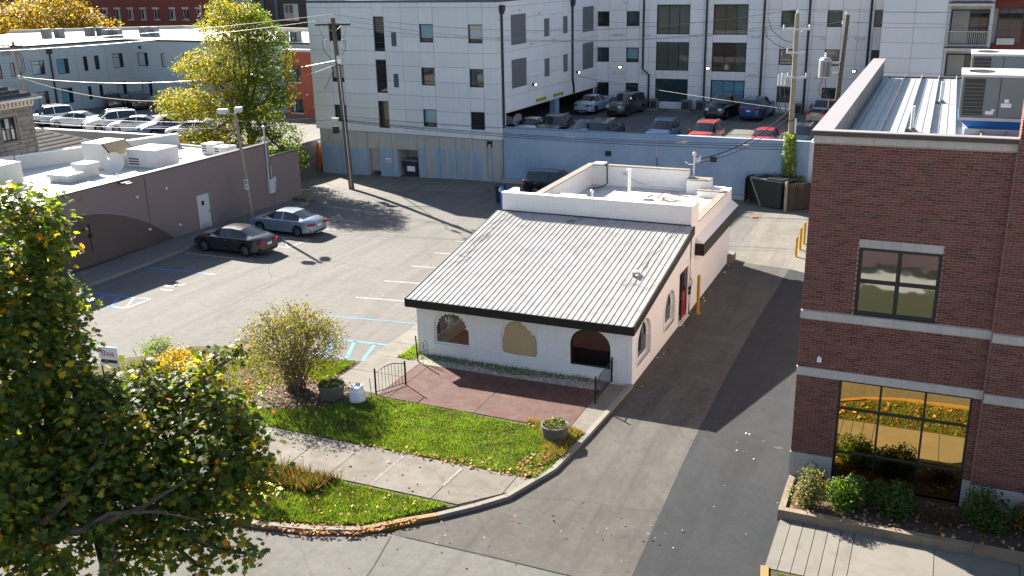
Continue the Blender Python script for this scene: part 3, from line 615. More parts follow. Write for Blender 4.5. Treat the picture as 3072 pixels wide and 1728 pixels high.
MB(FF).extr([[(-5.27, .7), (-5.2, .63), (-4.6, .6), (-3.9, .62), (-3.83, .8), (-3.85, 1.25), (-3.92, 1.5), (-4.05, 1.52), (-4.1, 1.66), (-4.22, 1.7), (-4.28, 1.84), (-4.42, 1.88), (-4.5, 1.98), (-4.75, 2.0), (-5.0, 1.9), (-5.17, 1.68), (-5.22, 1.4), (-5.3, 1.2)]], .07, .0795).build('tan_board', 'tan_board', w2)
w3 = arch_window(FF, (*fc, .55, 1.38, .72), 'clear_glass', .12, 'dark_frame')
bx('dark_counter', wb, 'black_plastic', -2.6, -.5, .9, 1.4, .1, .95)
w4 = arch_window(SF, (.62, 2.42, .6, 1.35, .85), 'dark_glass', .14, 'white_frame'); trim_plate(SF, .62, 2.42, 1.35, .85, .14, w4)
w5 = arch_window(SF, (4.5, 6.1, .62, 1.35, .8), 'dark_glass', .14, 'white_frame'); trim_plate(SF, 4.5, 6.1, 1.35, .8, .14, w5)
for op in [(a, b, .3, 1.45, .7) for a, b in ((.9, 2.5), (2.8, 4.5), (4.8, 6.5), (6.8, 8.7))]: arch_window(LF, op, 'clear_glass', .12, 'white_frame')  # unseen left windows, added and enlarged so sun reaches the room
# raised arch surrounds on the side wall
for u0, u1, zs, r in ((.62, 2.42, 1.35, .85), (4.5, 6.1, 1.35, .8)):
    MB(SF).extr([arch(u0-.12, u1+.12, .56, zs, rise=r+.12), arch(u0, u1, .565, zs, rise=r)], -.03, -.002).build('window_surround', 'white_brick', wb)
# entrance
d1 = MB(SF).box(6.9, 8.48, .05, .13, 2.24, 2.36).box(6.9, 6.98, .05, .13, .04, 2.24).box(8.4, 8.48, .05, .13, .04, 2.24).box(7.6, 7.68, .052, .128, .04, 2.24).box(6.98, 7.6, .053, .127, 1.05, 1.14).build('entrance_frame', 'dark_frame', wb)
MB(SF).box(6.98, 7.6, .08, .1, .06, 2.24).build('pane', 'dark_glass', d1)
dd = MB(SF).box(7.69, 8.39, .07, .11, .06, 2.22).build('entrance_door', 'red_door', wb)
MB(SF).box(7.76, 8.32, .06, .069, 1.3, 2.16).build('pane', 'dark_glass', dd); MB(SF).cyl((7.8, .03, .95), (7.8, .03, 1.25), .015, n=6).box(7.785, 7.815, .03, .07, .96, .99).build('handle', 'galvanised', dd)
bx('threshold', wb, 'white_frame', -.02, .1, 6.9, 8.5, .0, .04)
MB().extr([arch(6.98, 8.3, 2.44, 2.6, rise=.62)], -.02, -.001).build('blind_arch', 'white_frame', wb) if False else MB(SF).extr([arch(6.98, 8.3, 2.44, 2.62, rise=.6)], -.02, -.001).build('blind_arch', 'white_frame', wb)
MB(SF).tube([(8.6, -.04, .5), (8.6, -.04, 2.5), (8.55, -.05, 2.62), (8.0, -.06, 2.7), (7.7, -.09, 2.64)], .012).build('cable', 'white_frame', wb)
MB(SF).box(8.55, 8.72, -.1, -.002, 1.15, 1.3).box(8.57, 8.7, -.09, -.003, .95, 1.1).tube([(8.63, -.08, 1.3), (8.63, -.16, 1.55), (8.63, -.06, 1.72)], .018).build('wall_lantern', 'black_iron', wb)
# roof: sheets with ribs, one panel per rib
RZ0, RZ1, RY0, RY1 = 2.545, 4.06, -.38, 8.62
sl_ = (RZ1-RZ0)/(RY1-RY0)
roof = MB().add([(-9.27, RY0, RZ0-.05), (.13, RY0, RZ0-.05), (.13, RY1, RZ1-.05), (-9.27, RY1, RZ1-.05), (-9.27, RY0, RZ0-.012), (.13, RY0, RZ0-.012), (.13, RY1, RZ1-.012), (-9.27, RY1, RZ1-.012)], [(0, 3, 2, 1), (4, 5, 6, 7), (0, 1, 5, 4), (1, 2, 6, 5), (2, 3, 7, 6), (3, 0, 4, 7)]).build('lean_to_roof', 'roof_sheet', wb)
NP = 40; pw = 9.4/NP
pan = None
for i in range(NP):
    x0 = -9.27+i*pw
    if pan is None:
        b = MB(); w_ = Vector((0, 0, 0)); c_ = pw
        pr = [(0, 0), (pw-.05, 0), (pw-.04, .035), (pw-.012, .035), (pw-.002, 0)]
        mids = [(pw*.3, .0), (pw*.33, .006), (pw*.36, 0)]
        prof = [(0, 0), (pw*.27, 0), (pw*.3, .008), (pw*.33, 0), (pw*.55, 0), (pw*.58, .008), (pw*.61, 0), (pw-.055, 0), (pw-.04, .03), (pw-.018, .03), (pw-.003, 0)]
        n = len(prof); b.add([(x, RY0-.02, RZ0+z-.02*sl_) for x, z in prof]+[(x, RY1, RZ1+z) for x, z in prof], [(k, k+1, n+k+1, n+k) for k in range(n-1)])
        pan = b.build('roof_panel', 'roof_sheet', roof, fixn=True); pan.location = (x0-WL[roof.name].x+WL[roof.name].x, 0, 0)
        pan.location = (x0, 0, 0); first = pan
    else:
        o = pan.copy(); COL.objects.link(o); o.location = (x0, 0, 0)
def roofz(y): return RZ0+(y-RY0)*sl_
bx('front_fascia', wb, 'black_trim', -9.29, .15, RY0-.045, RY0-.005, RZ0-.34, RZ0-.03)
MB(SF).extr([[(RY0-.04, RZ0-.34), (RY1+.05, RZ1-.34), (RY1+.05, RZ1+.02), (RY0-.04, RZ0+.02)]], -.18, -.135).build('side_fascia', 'black_trim', wb)
MB(Fr(-9.27, 0, math.pi/2)).extr([[(RY0-.04, RZ0-.34), (RY1+.05, RZ1-.34), (RY1+.05, RZ1+.02), (RY0-.04, RZ0+.02)]], .005, .05).build('side_fascia', 'black_trim', wb)
MB(SF).extr([[(RY0, RZ0-.3), (RY1, RZ1-.3), (RY1, RZ1-.26), (RY0, RZ0-.26)]], -.13, 9.25).build('soffit', 'white_render', wb)
# rear block: parapets, flat roof
FY, BY = 8.7, 17.45
for nm, a, b, c, d, e, f, mm in (('front_parapet', -9.05, .0, FY, FY+.3, 0, 4.9, 'white_brick'), ('parapet_return', -9.05, -8.75, FY+.301, FY+1.4, 2, 4.895, 'white_brick'), ('parapet_return', -.3, 0, FY+.301, FY+1.35, 0, 4.895, 'white_brick'),
        ('rear_side_wall', -.3, .0, FY+1.351, BY, 0, 3.95, 'white_brick'), ('left_parapet', -7.75, -7.45, FY+.302, BY, 0, 4.75, 'white_brick'), ('rear_parapet', -7.449, -2.2, BY-.3, BY, 0, 4.75, 'white_brick'),
        ('stepped_parapet', -2.199, -1.0, BY-.75, BY, 0, 4.36, 'white_brick'), ('stepped_parapet', -1.45, -.301, BY-1.5, BY-.752, 0, 4.0, 'white_brick'), ('stepped_parapet', -.999, -.301, BY-.751, BY, 0, 3.98, 'white_brick')):
    bx(nm, wb, mm, a, b, c, d, e, f)
for a, b, c, d, z in ((-9.09, .04, FY-.03, FY+.33, 4.9), (-7.79, -7.41, FY+.34, BY+.04, 4.75), (-7.4, -2.2, BY-.34, BY+.04, 4.75), (-2.19, -.98, BY-.79, BY+.03, 4.36), (-1.49, .04, BY-1.54, BY-1.2, 4.0), (-.34, .04, FY+1.36, BY-1.55, 3.95)):
    bx('coping', wb, 'coping' if z != 4.9 else 'white_render', a, b, c, d, z+.001, z+.05)
for y in (FY+.34, BY-.6): pass
bx('flat_roof', wb, 'membrane', -7.44, -.31, FY+.31, BY-.31, 3.4, 3.68)
bx('roof_corner_deck', wb, 'membrane', -8.74, -7.76, FY+.31, FY+1.4, 3.9, 4.05)
bx('roof_sheeting', wb, 'bright_membrane', -6.6, -2.6, 11.5, 16.2, 3.68, 3.692)
bx('apron_flashing', wb, 'dark_frame', -9.06, .01, FY-.075, FY-.005, 4.07, 4.11)
# mansard shelf along the drive
MB(SF).extr([[(9.55, 3.05), (17.5, 3.05), (17.5, 2.5), (9.55, 2.5)]], -.42, -.38).build('shelf_fascia', 'black_trim', wb)
MB(SF).box(9.55, 9.59, -.379, -.002, 2.5, 3.05).build('shelf_end', 'black_trim', wb)
MB().add([(.002, 9.6, 3.32), (.4, 9.6, 3.03), (.4, 17.5, 3.03), (.002, 17.5, 3.32), (.002, 9.6, 3.0), (.4, 9.6, 3.0), (.4, 17.5, 3.0), (.002, 17.5, 3.0)], [(0, 1, 2, 3), (4, 7, 6, 5), (0, 4, 5, 1), (2, 6, 7, 3), (1, 5, 6, 2)]).build('shelf_top', 'white_render', wb)
bx('shelf_soffit', wb, 'white_render', .002, .378, 9.6, 17.45, 2.52, 2.56)
bx('corner_guard', wb, 'concrete', .002, .3, 17.1, 17.9, 0, .42)
bx('outlet_box', wb, 'white_frame', -.75, -.6, -.03, -.002, .35, .5)
bx('corner_trim', wb, 'white_render', -.2, -.18, -.012, -.002, .0, 2.2)
# rooftop equipment: separate things
def rtu(name, label, x, y, z, w, d, h, mb='unit_white', grp=None):
    t = thing(name, label, 'air conditioner', (x+w/2, y+d/2, z), grp)
    MB().box(x, x+w, y, y+d, z+.08, z+h).build('cabinet', mb, t); MB().box(x+.05, x+w-.05, y+.05, y+d-.05, z, z+.08).build('base', 'galvanised', t)
    MB().lathe((x+w*.68, y+d*.5, z+h), [(min(w, d)*.3, 0), (min(w, d)*.3, .03), (min(w, d)*.26, .03), (min(w, d)*.25, .002)], 18).build('fan_ring', 'unit_white', t)
    MB().lathe((x+w*.68, y+d*.5, z+h), [(min(w, d)*.255, .004), (min(w, d)*.05, .012), (.0001, .012)], 18).build('fan', 'grille', t)
    for k in range(3): MB().box(x+.1, x+w*.4, y-.006, y-.0005, z+.2+k*.16, z+.28+k*.16).build('louvre', 'grille', t)
    return t
rtu('rooftop_unit', 'white rooftop unit behind the left of the front parapet', -7.15, 10.0, 3.7, 1.45, 1.2, .82)
rtu('rooftop_unit', 'white rooftop unit behind the right of the front parapet, nearest the stepped wall', -3.6, 10.4, 3.7, 1.5, 1.2, .8)
t = thing('vent_pipe', 'tall white vent pipe with cap in middle of the flat roof', 'vent', (-4.5, 14.2, 3.69))
MB().cyl((-4.5, 14.2, 3.69), (-4.5, 14.2, 5.2), .075, n=12).build('pipe', 'pvc', t, smooth=False); MB().lathe((-4.5, 14.2, 5.2), [(.15, 0), (.15, .05), (.08, .09)], 14).build('cap', 'pvc', t); MB().lathe((-4.5, 14.2, 3.69), [(.18, 0), (.09, .12)], 12).build('collar', 'galvanised', t)
t = thing('vent_pipe', 'short stub vent beside the left rooftop unit', 'vent', (-5.1, 10.2, 3.69))
MB().cyl((-5.1, 10.2, 3.69), (-5.1, 10.2, 4.9), .05, n=10).build('pipe', 'galvanised', t); MB().lathe((-5.1, 10.2, 4.9), [(.09, 0), (.09, .1), (.03, .14)], 12).build('cap', 'galvanised', t)
t = thing('service_mast', 'electrical service mast with insulators on rear parapet of white building', 'mast', (-1.95, 17.2, 4.36))
MB().cyl((-1.95, 17.2, 3.6), (-1.95, 17.2, 5.5), .05, n=8).build('conduit', 'galvanised', t); MB().lathe((-1.95, 17.2, 5.5), [(.06, 0), (.12, .1), (.1, .22), (.02, .26)], 10).build('weatherhead', 'galvanised', t)
for k in (0, .18, .36): MB().tube([(-1.95, 17.2, 5.2+k*.5), (-1.7, 17.15, 5.25+k*.5), (-1.6, 17.1, 5.4+k*.5)], .02, 5).build('insulator', 'porcelain', t)
MB().tube([(-1.95, 17.2, 5.1), (-2.2, 17.1, 5.1), (-2.35, 17.0, 5.25)], .02, 5).build('insulator', 'porcelain', t)
t = thing('broken_antenna', 'thin metal antenna rod lying against the inside of rear parapet', 'antenna', (-4.2, 16.6, 3.69))
MB().tube([(-5.6, 17.0, 4.4), (-4.9, 16.7, 4.1), (-4.2, 16.5, 3.95), (-2.3, 16.6, 3.9)], .02, 5).build('rod', 'galvanised', t); MB().box(-5.7, -5.55, 16.98, 17.06, 4.35, 4.46).build('head', 'galvanised', t)
t = thing('roof_debris', 'dark boards and scraps piled near the stepped parapet on flat roof', 'debris', (-2.8, 15.2, 3.69))
for k in range(9):
    f = Fr(-2.9+random.uniform(-.9, .7), 15.2+random.uniform(-1.2, 1.0), random.uniform(0, 3.1)); MB(f).box(-random.uniform(.3, 1.0), .4, -.06, .06, 3.695+.03*k, 3.72+.03*k).build('board', random.choice(['dark_wood', 'pallet_wood', 'unit_white']), t)
t = thing('downpipe', 'dark drain pipe in the rear left corner inside the parapet', 'pipe', (-6.7, 17.1, 3.69))
MB().tube([(-7.1, 17.05, 4.85), (-6.75, 17.05, 4.85), (-6.62, 17.05, 4.78), (-6.6, 17.05, 3.82), (-6.7, 16.6, 3.74), (-7.1, 15.9, 3.74)], .035, 8).build('pipe', 'bronze_metal', t); MB().box(-7.4, -6.75, 16.95, 17.5, 4.81, 4.9).build('cap', 'white_render', t)
# cables and broken light on the lean-to roof
def on_roof(name, label, pts, r, m, cat='cable'):
    return tag(MB().tube([(x, y, roofz(y)+.045+dz) for x, y, dz in pts], r, 5).build(name, m, None, (pts[0][0], pts[0][1], roofz(pts[0][1]))), label, cat)
on_roof('roof_cable', 'dark cable trailing across upper left corner of the metal roof', [(-8.5, 8.2, .1), (-8.7, 7.4, .02), (-8.9, 6.6, .1), (-8.55, 5.9, .02), (-8.75, 4.9, .05), (-8.4, 4.2, .02), (-8.9, 3.6, .02), (-8.2, 3.5, .01), (-8.7, 2.9, .02)], .01, 'wire_black')
on_roof('roof_cable', 'second thin cable lying beside the first on the left roof edge', [(-8.3, 7.9, .03), (-8.75, 6.9, .03), (-8.5, 6.2, .03), (-8.9, 5.2, .03), (-8.6, 3.9, .03)], .008, 'wire_black')
on_roof('roof_cable', 'grey cable running down the right side of the metal roof', [(-.5, 8.0, .03), (-.75, 7.2, .06), (-.7, 6.3, .02), (-.95, 5.4, .03), (-.9, 4.5, .04), (-1.05, 3.9, .08)], .012, 'wire_black')
t = thing('toppled_floodlight', 'broken grey floodlight with looped wire on right of metal roof', 'light', (-1.05, 3.3, roofz(3.3)))
MB(Fr(-1.0, 3.6, .5)).box(-.16, .16, -.13, .13, roofz(3.6)+.06, roofz(3.6)+.16).box(-.05, .05, -.35, -.13, roofz(3.6)+.05, roofz(3.6)+.1).build('housing', 'galvanised', t)
MB().tube([(-1.15+.3*math.cos(a*.6), 2.95+.28*math.sin(a*.6), roofz(2.95+.28*math.sin(a*.6))+.06) for a in range(12)], .012, 5).tube([(-1.0, 2.8, roofz(2.8)+.06), (-.5, 2.7, roofz(2.7)+.06), (-.1, 2.55, roofz(2.55)+.06)], .016, 5).build('wire', 'unit_white', t)
on_roof('dead_branch', 'small dark branch lying near the top of the metal roof', [(-5.5, 7.9, .02), (-5.35, 7.98, .05), (-5.15, 8.0, .03)], .03, 'bark', 'branch')
# small site furniture around the building
def bollard(label, x, y, h, r=.07):
    t = thing('bollard', label, 'bollard', (x, y, 0), 'yellow steel bollards')
    MB().cyl((x, y, 0), (x, y, h), r, n=14).build('post', 'yellow_steel', t, smooth=False); MB().lathe((x, y, h), [(r, 0), (r*.7, r*.4), (.001, r*.55)], 14).build('cap', 'yellow_steel', t); MB().lathe((x, y, 0), [(r+.05, 0), (r+.05, .03), (r, .031)], 14).build('base', 'yellow_steel', t)
bollard('yellow bollard beside the red entrance door', .4, 8.85, 1.78)
bollard('nearest of three yellow bollards at the red brick corner', 3.2, 19.4, 1.1); bollard('middle of the three yellow bollards at the red brick corner', 3.22, 20.8, 1.25); bollard('farthest of the three yellow bollards at the red brick corner', 3.26, 22.05, 1.25)
def iron_gate(name, label, p0, p1, h0, bars, archd=.0, posts=True):
    p0 = Vector(p0); p1 = Vector(p1); L = (p1-p0).length; f = Fr(p0.x, p0.y, math.atan2(p1.y-p0.y, p1.x-p0.x), .1)
    t = thing(name, label, 'gate' if archd else 'railing', (p0.x, p0.y, .1))
    for u in (0, L): MB(f).box(u-.025, u+.025, -.025, .025, 0, h0+(.06 if u == 0 else 0)).build('post', 'black_iron', t)
    tz = lambda u: h0-.12+archd*math.sin(math.pi*min(1, max(0, u/L)))
    MB(f).tube([(L*k/10, 0, tz(L*k/10)) for k in range(11)], .017, 6).build('top_rail', 'black_iron', t); MB(f).tube([(0, 0, .1), (L, 0, .1)], .017, 6).build('bottom_rail', 'black_iron', t)
    for k in range(1, bars+1):
        u = L*k/(bars+1); MB(f).cyl((u, 0, .1), (u, 0, tz(u)), .009, n=5).build('bar', 'black_iron', t)
    return t
iron_gate('garden_gate', 'black iron garden gate with arched top standing open on patio', (-8.52, -4.2), (-7.92, -3.04), .98, 8, .16)
iron_gate('iron_railing', 'black iron railing panel at right end of patio', (-.72, -2.07), (-.77, -.02), 1.0, 16)
t = thing('railing_post', 'black iron post with twisted scroll work near left front corner', 'railing', (-8.62, -.82, .1))
MB().cyl((-8.62, -.82, .1), (-8.67, -.82, 1.18), .028, n=8).build('post', 'black_iron', t)
for k, (a, b) in enumerate(((-8.48, .72), (-8.3, .82))):
    MB().tube([(a-.1+.02*k, -.7, .45), (a-.1, -.7, b), (a-.06, -.7, b+.12), (a, -.7, b+.17), (a+.06, -.7, b+.12), (a+.1, -.7, b), (a+.1, -.7, .5)], .009, 5).build('scroll', 'black_iron', t)
    MB().tube([(a-.08, -.7, b-.1), (a, -.7, b+.05), (a+.05, -.7, b-.05), (a-.04, -.7, b-.18), (a+.08, -.7, b-.22)], .008, 5).build('scroll', 'black_iron', t)
MB().tube([(-8.66, -.8, .5), (-8.2, -.7, .58)], .009, 5).build('rail', 'black_iron', t)
tag(MB().tube([(-8.66, -4.3, .1), (-8.68, -4.31, .55), (-8.7, -4.3, .75)], .014, 5).build('iron_stake', 'black_iron', None, (-8.66, -4.3, .1)), 'thin rusty stake beside the open garden gate', 'stake')
def tub(label, x, y, r, h, dry):
    t = thing('planter', label, 'planter', (x, y, .1), 'round concrete planters')
    MB().lathe((x, y, .1), [(r*.82, 0), (r*.97, h*.85), (r, h*.87), (r, h), (r*.86, h), (r*.84, h*.84)], 22).build('tub', 'planter_concrete', t, smooth=False)
    MB().lathe((x, y, .1), [(r*.85, h*.80), (r*.85, h*.86)], 22).build('soil', 'soil', t)
    n = 420; a = RNG.uniform(0, 6.283, n); q = np.sqrt(RNG.random(n))*r*.85; P = np.stack([x+q*np.cos(a), y+q*np.sin(a), .1+h*.86+RNG.uniform(0, .16, n)], 1)
    leaf_mesh('plants', P, RNG.normal(0, .6, (n, 3))+np.array([0, 0, 1]), RNG.uniform(.05, .11, n), pick(n, [(3, (.06, .1, .025)), (2, (.04, .075, .02)), (dry*.5, (.17, .13, .06))]), 'leaf', OVAL, t)
tub('round concrete planter beside the white sack', -9.95, -4.95, .5, .52, 1); tub('round concrete planter with straw weeds near the driveway kerb', -1.1, -5.1, .47, .52, 3)
t = thing('rubbish_sack', 'white plastic sack standing next to the round planter by the gate', 'sack', (-8.85, -4.95, .1))
b = MB().lathe((-8.85, -4.95, .1), [(.23, 0), (.29, .06), (.3, .16), (.27, .26), (.28, .36), (.24, .46), (.2, .5), (.24, .6), (.15, .54)], 14)
b.v = [(x+random.uniform(-.035, .035), y+random.uniform(-.035, .035), z+random.uniform(-.03, .03) if z > .15 else z) for x, y, z in b.v]; b.build('sack', 'sack', t, smooth=True)
for a in (0, 2.1, 4.2): MB().tube([(-8.85+.2*math.cos(a), -4.95+.2*math.sin(a), .62), (-8.85+.27*math.cos(a), -4.95+.27*math.sin(a), .74), (-8.85+.16*math.cos(a+.5), -4.95+.16*math.sin(a+.5), .66)], .025, 5).build('handle', 'sack', t)
# ================================================================== RED BRICK BUILDING
YB = -5.2
rb = thing('red_brick_building', 'two-storey red brick building with limestone bands and metal roof at right', 'building', (9, -5.2, 0))
X0, XP, XE = 6.48, 11.38, 16.0
UW = (7.87, 9.98, 5.6, 7.57); LW = (7.67, 11.16, .2, 3.62)
bands = [(0, 1.12), (3.62, 3.87), (5.36, 5.59), (10.37, 10.55)]
# mortar core with the two openings, pier to the right stands 22 cm proud
MB().extr([[(X0+.01, 0), (XE, 0), (XE, 10.5), (X0+.01, 10.5)], [(UW[0], UW[2]), (UW[1], UW[2]), (UW[1], UW[3]), (UW[0], UW[3])], [(LW[0], LW[2]), (LW[1], LW[2]), (LW[1], LW[3]), (LW[0], LW[3])]], YB+.012, YB+.3).build('front_wall', 'mortar', rb)
bx('pier', rb, 'mortar', XP+.01, XE, YB-.21, YB+.011, 0, 12.2)
bx('left_wall', rb, 'bounce_brick', X0+.01, X0+.3, YB+.3, 16, 0, 10.5)
bx('rear_wall', rb, 'bounce_brick', X0+.3, 24, 15.7, 15.94, 0, 9.5); bx('wall_core', rb, 'mortar', X0+.6, 24, YB+.9, 15.7, 0, 9.5)
# bricks
cells = []
nrow = int((10.37-1.13)/BH)
for r in range(nrow+1):
    z0 = 1.13+r*BH; z1 = z0+BH-.014
    if any(z1 > a+.002 and z0 < b-.002 for a, b in bands): 
        continue
    off = (r % 2)*BW/2
    x = X0-off
    while x < XP-.02:
        for a, b in ([(max(x, X0), min(x+BW-.014, XP-.012))]):
            if z1 > UW[2] and z0 < UW[3]+.22 and b > UW[0] and a < UW[1]:
                parts = [(a, min(b, UW[0]-.002)), (max(a, UW[1]+.002), b)]
            elif z0 < LW[3] and b > LW[0] and a < LW[1]: parts = [(a, min(b, LW[0]-.002)), (max(a, LW[1]+.002), b)]
            else: parts = [(a, b)]
            for p, q in parts:
                if q-p > .03: cells.append((p, q, YB, z0, z1))
        x += BW
for r in range(int((12.1-1.13)/BH)):
    z0 = 1.13+r*BH; z1 = z0+BH-.014
    if any(z1 > a+.002 and z0 < b-.002 for a, b in bands[:3]): continue
    x = XP-(r % 2)*BW/2
    while x < XE-.05:
        a, b = max(x, XP), min(x+BW-.014, XE); cells.append((a, b, YB-.222, z0, z1)); x += BW
cells.sort(key=lambda c: -c[3])
vis = [c for c in cells if c[2] == YB][:298]; vs = set(vis); rest = [c for c in cells if c not in vs]
for p, q, y, a, b in vis: bx('brick', rb, 'red_brick', p, q, y-random.uniform(0, .004), y+.02, a, b)
k = MB()
for p, q, y, a, b in rest:
    y0 = y-random.uniform(0, .004); k.add([(p, y0, a), (q, y0, a), (q, y0, b), (p, y0, b), (p, y+.02, a), (q, y+.02, a), (q, y+.02, b), (p, y+.02, b)], [(0, 1, 2, 3), (0, 4, 5, 1), (3, 2, 6, 7), (0, 3, 7, 4), (1, 5, 6, 2)])
tag(k.build('bricks', 'red_brick', rb, fixn=False), kind='stuff')
# limestone
def stones(z0, z1, cuts, y=YB, pr=.03, x_end=None):
    for a, b in zip(cuts, cuts[1:]): bx('band_stone', rb, 'limestone', a+.003, b-.003, y-pr, y+.1, z0+.003, z1-.003)
stones(5.36, 5.59, [X0-.02, 7.35, 7.87, 8.93, 9.98, XP]); stones(3.62, 3.87, [X0-.02, 7.62, 9.3, XP]); stones(7.57, 7.8, [7.86, 8.92, 9.97])
stones(0, 1.12, [X0-.02, LW[0]-.002]); stones(0, 1.12, [LW[1]+.002, XP]); bx('band_stone', rb, 'limestone', LW[0], LW[1], YB-.03, YB+.1, 0, .2)
stones(10.37, 10.56, [X0-.03, 8.0, 9.55, 11.0, XP])
for z0, z1 in bands[:3]: stones(z0, z1, [XP+.012, 13.5, XE], YB-.225)
bx('coping_fascia', rb, 'bronze_metal', X0-.07, XP+.0, YB-.1, YB+.02, 10.562, 10.68)
bx('coping_cap', rb, 'coping_metal', X0-.07, XP, YB-.1, YB+.22, 10.681, 10.7)
bx('parapet_core', rb, 'mortar', X0+.02, XP, YB+.02, YB+.2, 10.4, 10.68)
bx('left_fascia', rb, 'bronze_metal', X0-.07, X0+.02, YB+.021, 16.1, 10.562, 10.68)
bx('left_coping', rb, 'coping_metal', X0-.07, X0+.46, YB+.221, 16.1, 10.682, 10.7)
bx('left_parapet', rb, 'seam_sheet', X0+.03, X0+.42, YB+.2, 16, 9.5, 10.68)
bx('pier_cap', rb, 'limestone', XP+.02, XE, YB-.26, YB+.3, 12.201, 12.4)
bx('pier_side', rb, 'red_brick', XP+.012, XP+.3, YB+.012, YB+.6, 9.5, 12.2)
for i in range(40): bx('parapet_rib', rb, 'seam_sheet', X0+.42, X0+.45, YB+1+i*.5, YB+1.06+i*.5, 9.9, 10.66)
# windows
FB = Fr(0, YB, 0)
def plain_window(op, cols, rows, mg, nm): 
    return window(rb, FB, *op, 'dark_frame', mg, cols, rows, .06, .075, .1, .07)
w = window(rb, FB, UW[0], UW[1], UW[2], UW[3], 'dark_frame', 'grey_mirror_glass', (.5,), (.5,), .05, .1, .12, .09)
bx('mullion', rb, 'dark_frame', 8.87, 8.98, YB+.035, YB+.05, UW[2]+.1, UW[3]-.1)
w = window(rb, FB, *LW, 'dark_frame', 'bronze_mirror_glass', (.325, .66), (.325, .735), .05, .07, .1, .06)
t = MB().box(7.02, 7.14, YB-.1, YB-.005, 4.1, 4.24).box(7.05, 7.1, YB-.15, YB-.1, 4.2, 4.3).build('wall_sensor', 'sign_white', None, (7.08, YB, 4.1)); tag(t, 'small white sensor box on the red brick wall', 'sensor')
# roof
roof2 = MB().box(X0+.3, 24, YB+.2, 15.95, 9.5, 9.86).build('metal_roof', 'seam_sheet', rb)
bx('roof_edge_trim', rb, 'bronze_metal', X0+.46, 24, 15.955, 16.1, 9.6, 9.92)
for i in range(24):
    x = 7.12+i*.71; bx('roof_seam', rb, 'seam_sheet', x-.012, x+.012, YB+.5, 15.95, 9.861, 10.02)
    for dx in (.24, .47): bx('roof_rib', rb, 'seam_sheet', x+dx-.008, x+dx+.008, YB+.5, 15.95, 9.861, 9.878)
for i, (x, y) in enumerate(((8.72, .6), (9.45, 7.6))):
    t = thing('vent_pipe', ('near', 'far')[i]+' white plastic vent pipe on the seamed metal roof', 'vent', (x, y, 9.86))
    MB().cyl((x, y, 9.86), (x, y, 10.65), .055, n=10).build('pipe', 'pvc', t); MB().lathe((x, y, 9.86), [(.2, 0), (.18, .03), (.07, .12)], 12).build('boot', 'unit_grey', t)
def big_unit(label, x, y, z, w, d, h):
    t = thing('rooftop_unit', label, 'air conditioner', (x+w/2, y+d/2, 9.86), 'grey rooftop units on the brick building')
    MB().box(x, x+w, y, y+d, z, z+h).build('cabinet', 'unit_grey', t)
    MB().box(x-.05, x+w+.05, y-.06, y+d+.05, z+h, z+h+.07).build('lid', 'unit_white', t)
    MB().box(x+.06, x+.62*1.0, y-.012, y-.001, z+.06, z+h-.06).build('coil_grille', 'grille', t)
    for k in range(9): MB().box(x+.06, x+.62, y-.02, y-.0125, z+.1+k*(h-.2)/9, z+.112+k*(h-.2)/9).build('grille_wire', 'unit_grey', t)
    MB().box(x-.012, x-.001, y+.05, y+d-.1, z+.08, z+h-.08).build('coil_grille', 'grille', t)
    MB().box(x+1.02, x+1.035, y-.01, y-.001, z+.03, z+h-.03).build('panel_seam', 'black_plastic', t)
    for (a, b, c, e) in ((.7, .92, .1, .2), (.86, .95, .2, .26), (1.1, 1.38, .32, .44), (1.18, 1.3, .46, .56)): MB().box(x+a, x+b, y-.014, y-.002, z+c, z+e).build('label_plate', 'sign_white', t)
    MB().lathe((x+.5, y+d*.45, z+h+.07), [(.36, 0), (.36, .03), (.33, .03), (.32, .004)], 20).build('fan_ring', 'black_plastic', t); MB().lathe((x+.5, y+d*.45, z+h+.071), [(.31, .004), (.06, .015), (.0001, .015)], 18).build('fan', 'grille', t)
    # tapered blue curb adaptor on a galvanised sleeper
    MB().add([(x-.03, y-.03, z-.005), (x+w+.03, y-.03, z-.005), (x+w+.03, y+d, z-.005), (x-.03, y+d, z-.005), (x+.28, y+.25, z-.36), (x+w-.28, y+.25, z-.36), (x+w-.28, y+d-.25, z-.36), (x+.28, y+d-.25, z-.36)], [(0, 1, 2, 3), (4, 7, 6, 5), (0, 4, 5, 1), (1, 5, 6, 2), (2, 6, 7, 3), (3, 7, 4, 0)]).build('curb_adaptor', 'blue_curb', t)
    MB().box(x-.03, x+w+.03, y-.045, y-.031, z-.09, z-.002).build('curb_rim', 'galvanised', t); MB().box(x+.2, x+w-.2, y+.15, y+d-.2, 9.87, z-.361).build('sleeper', 'galvanised', t)
    return t
big_unit('grey rooftop unit on a blue curb, nearest the brick front', 10.02, .2, 10.42, 2.3, 1.9, 1.2)
big_unit('grey rooftop unit standing behind the nearer one on brick building', 10.35, 7.4, 10.42, 2.3, 1.9, 1.2)
# raised planting bed
pl_ = thing('raised_bed', 'low tan concrete wall around planting bed at brick building', 'planter', (10, -7.3, 0))
xs_ = [6.5, 9.03, 11.5, 14, 16.5]
for a, b in zip(xs_, xs_[1:]): bx('wall_length', pl_, 'bed_concrete', a+.004, b-.004, -7.4, -7.2, 0, .37)
bx('wall_length', pl_, 'bed_concrete', 6.5, 6.68, -7.199, -5.26, 0, .365)
bx('soil', pl_, 'soil', 6.68, 17, -7.2, -5.24, 0, .3)
# building across the street, seen only mirrored in the upper window
ac = thing('street_building', 'low maroon fascia building across the street seen in the window reflection', 'building', (6, -34, 0))
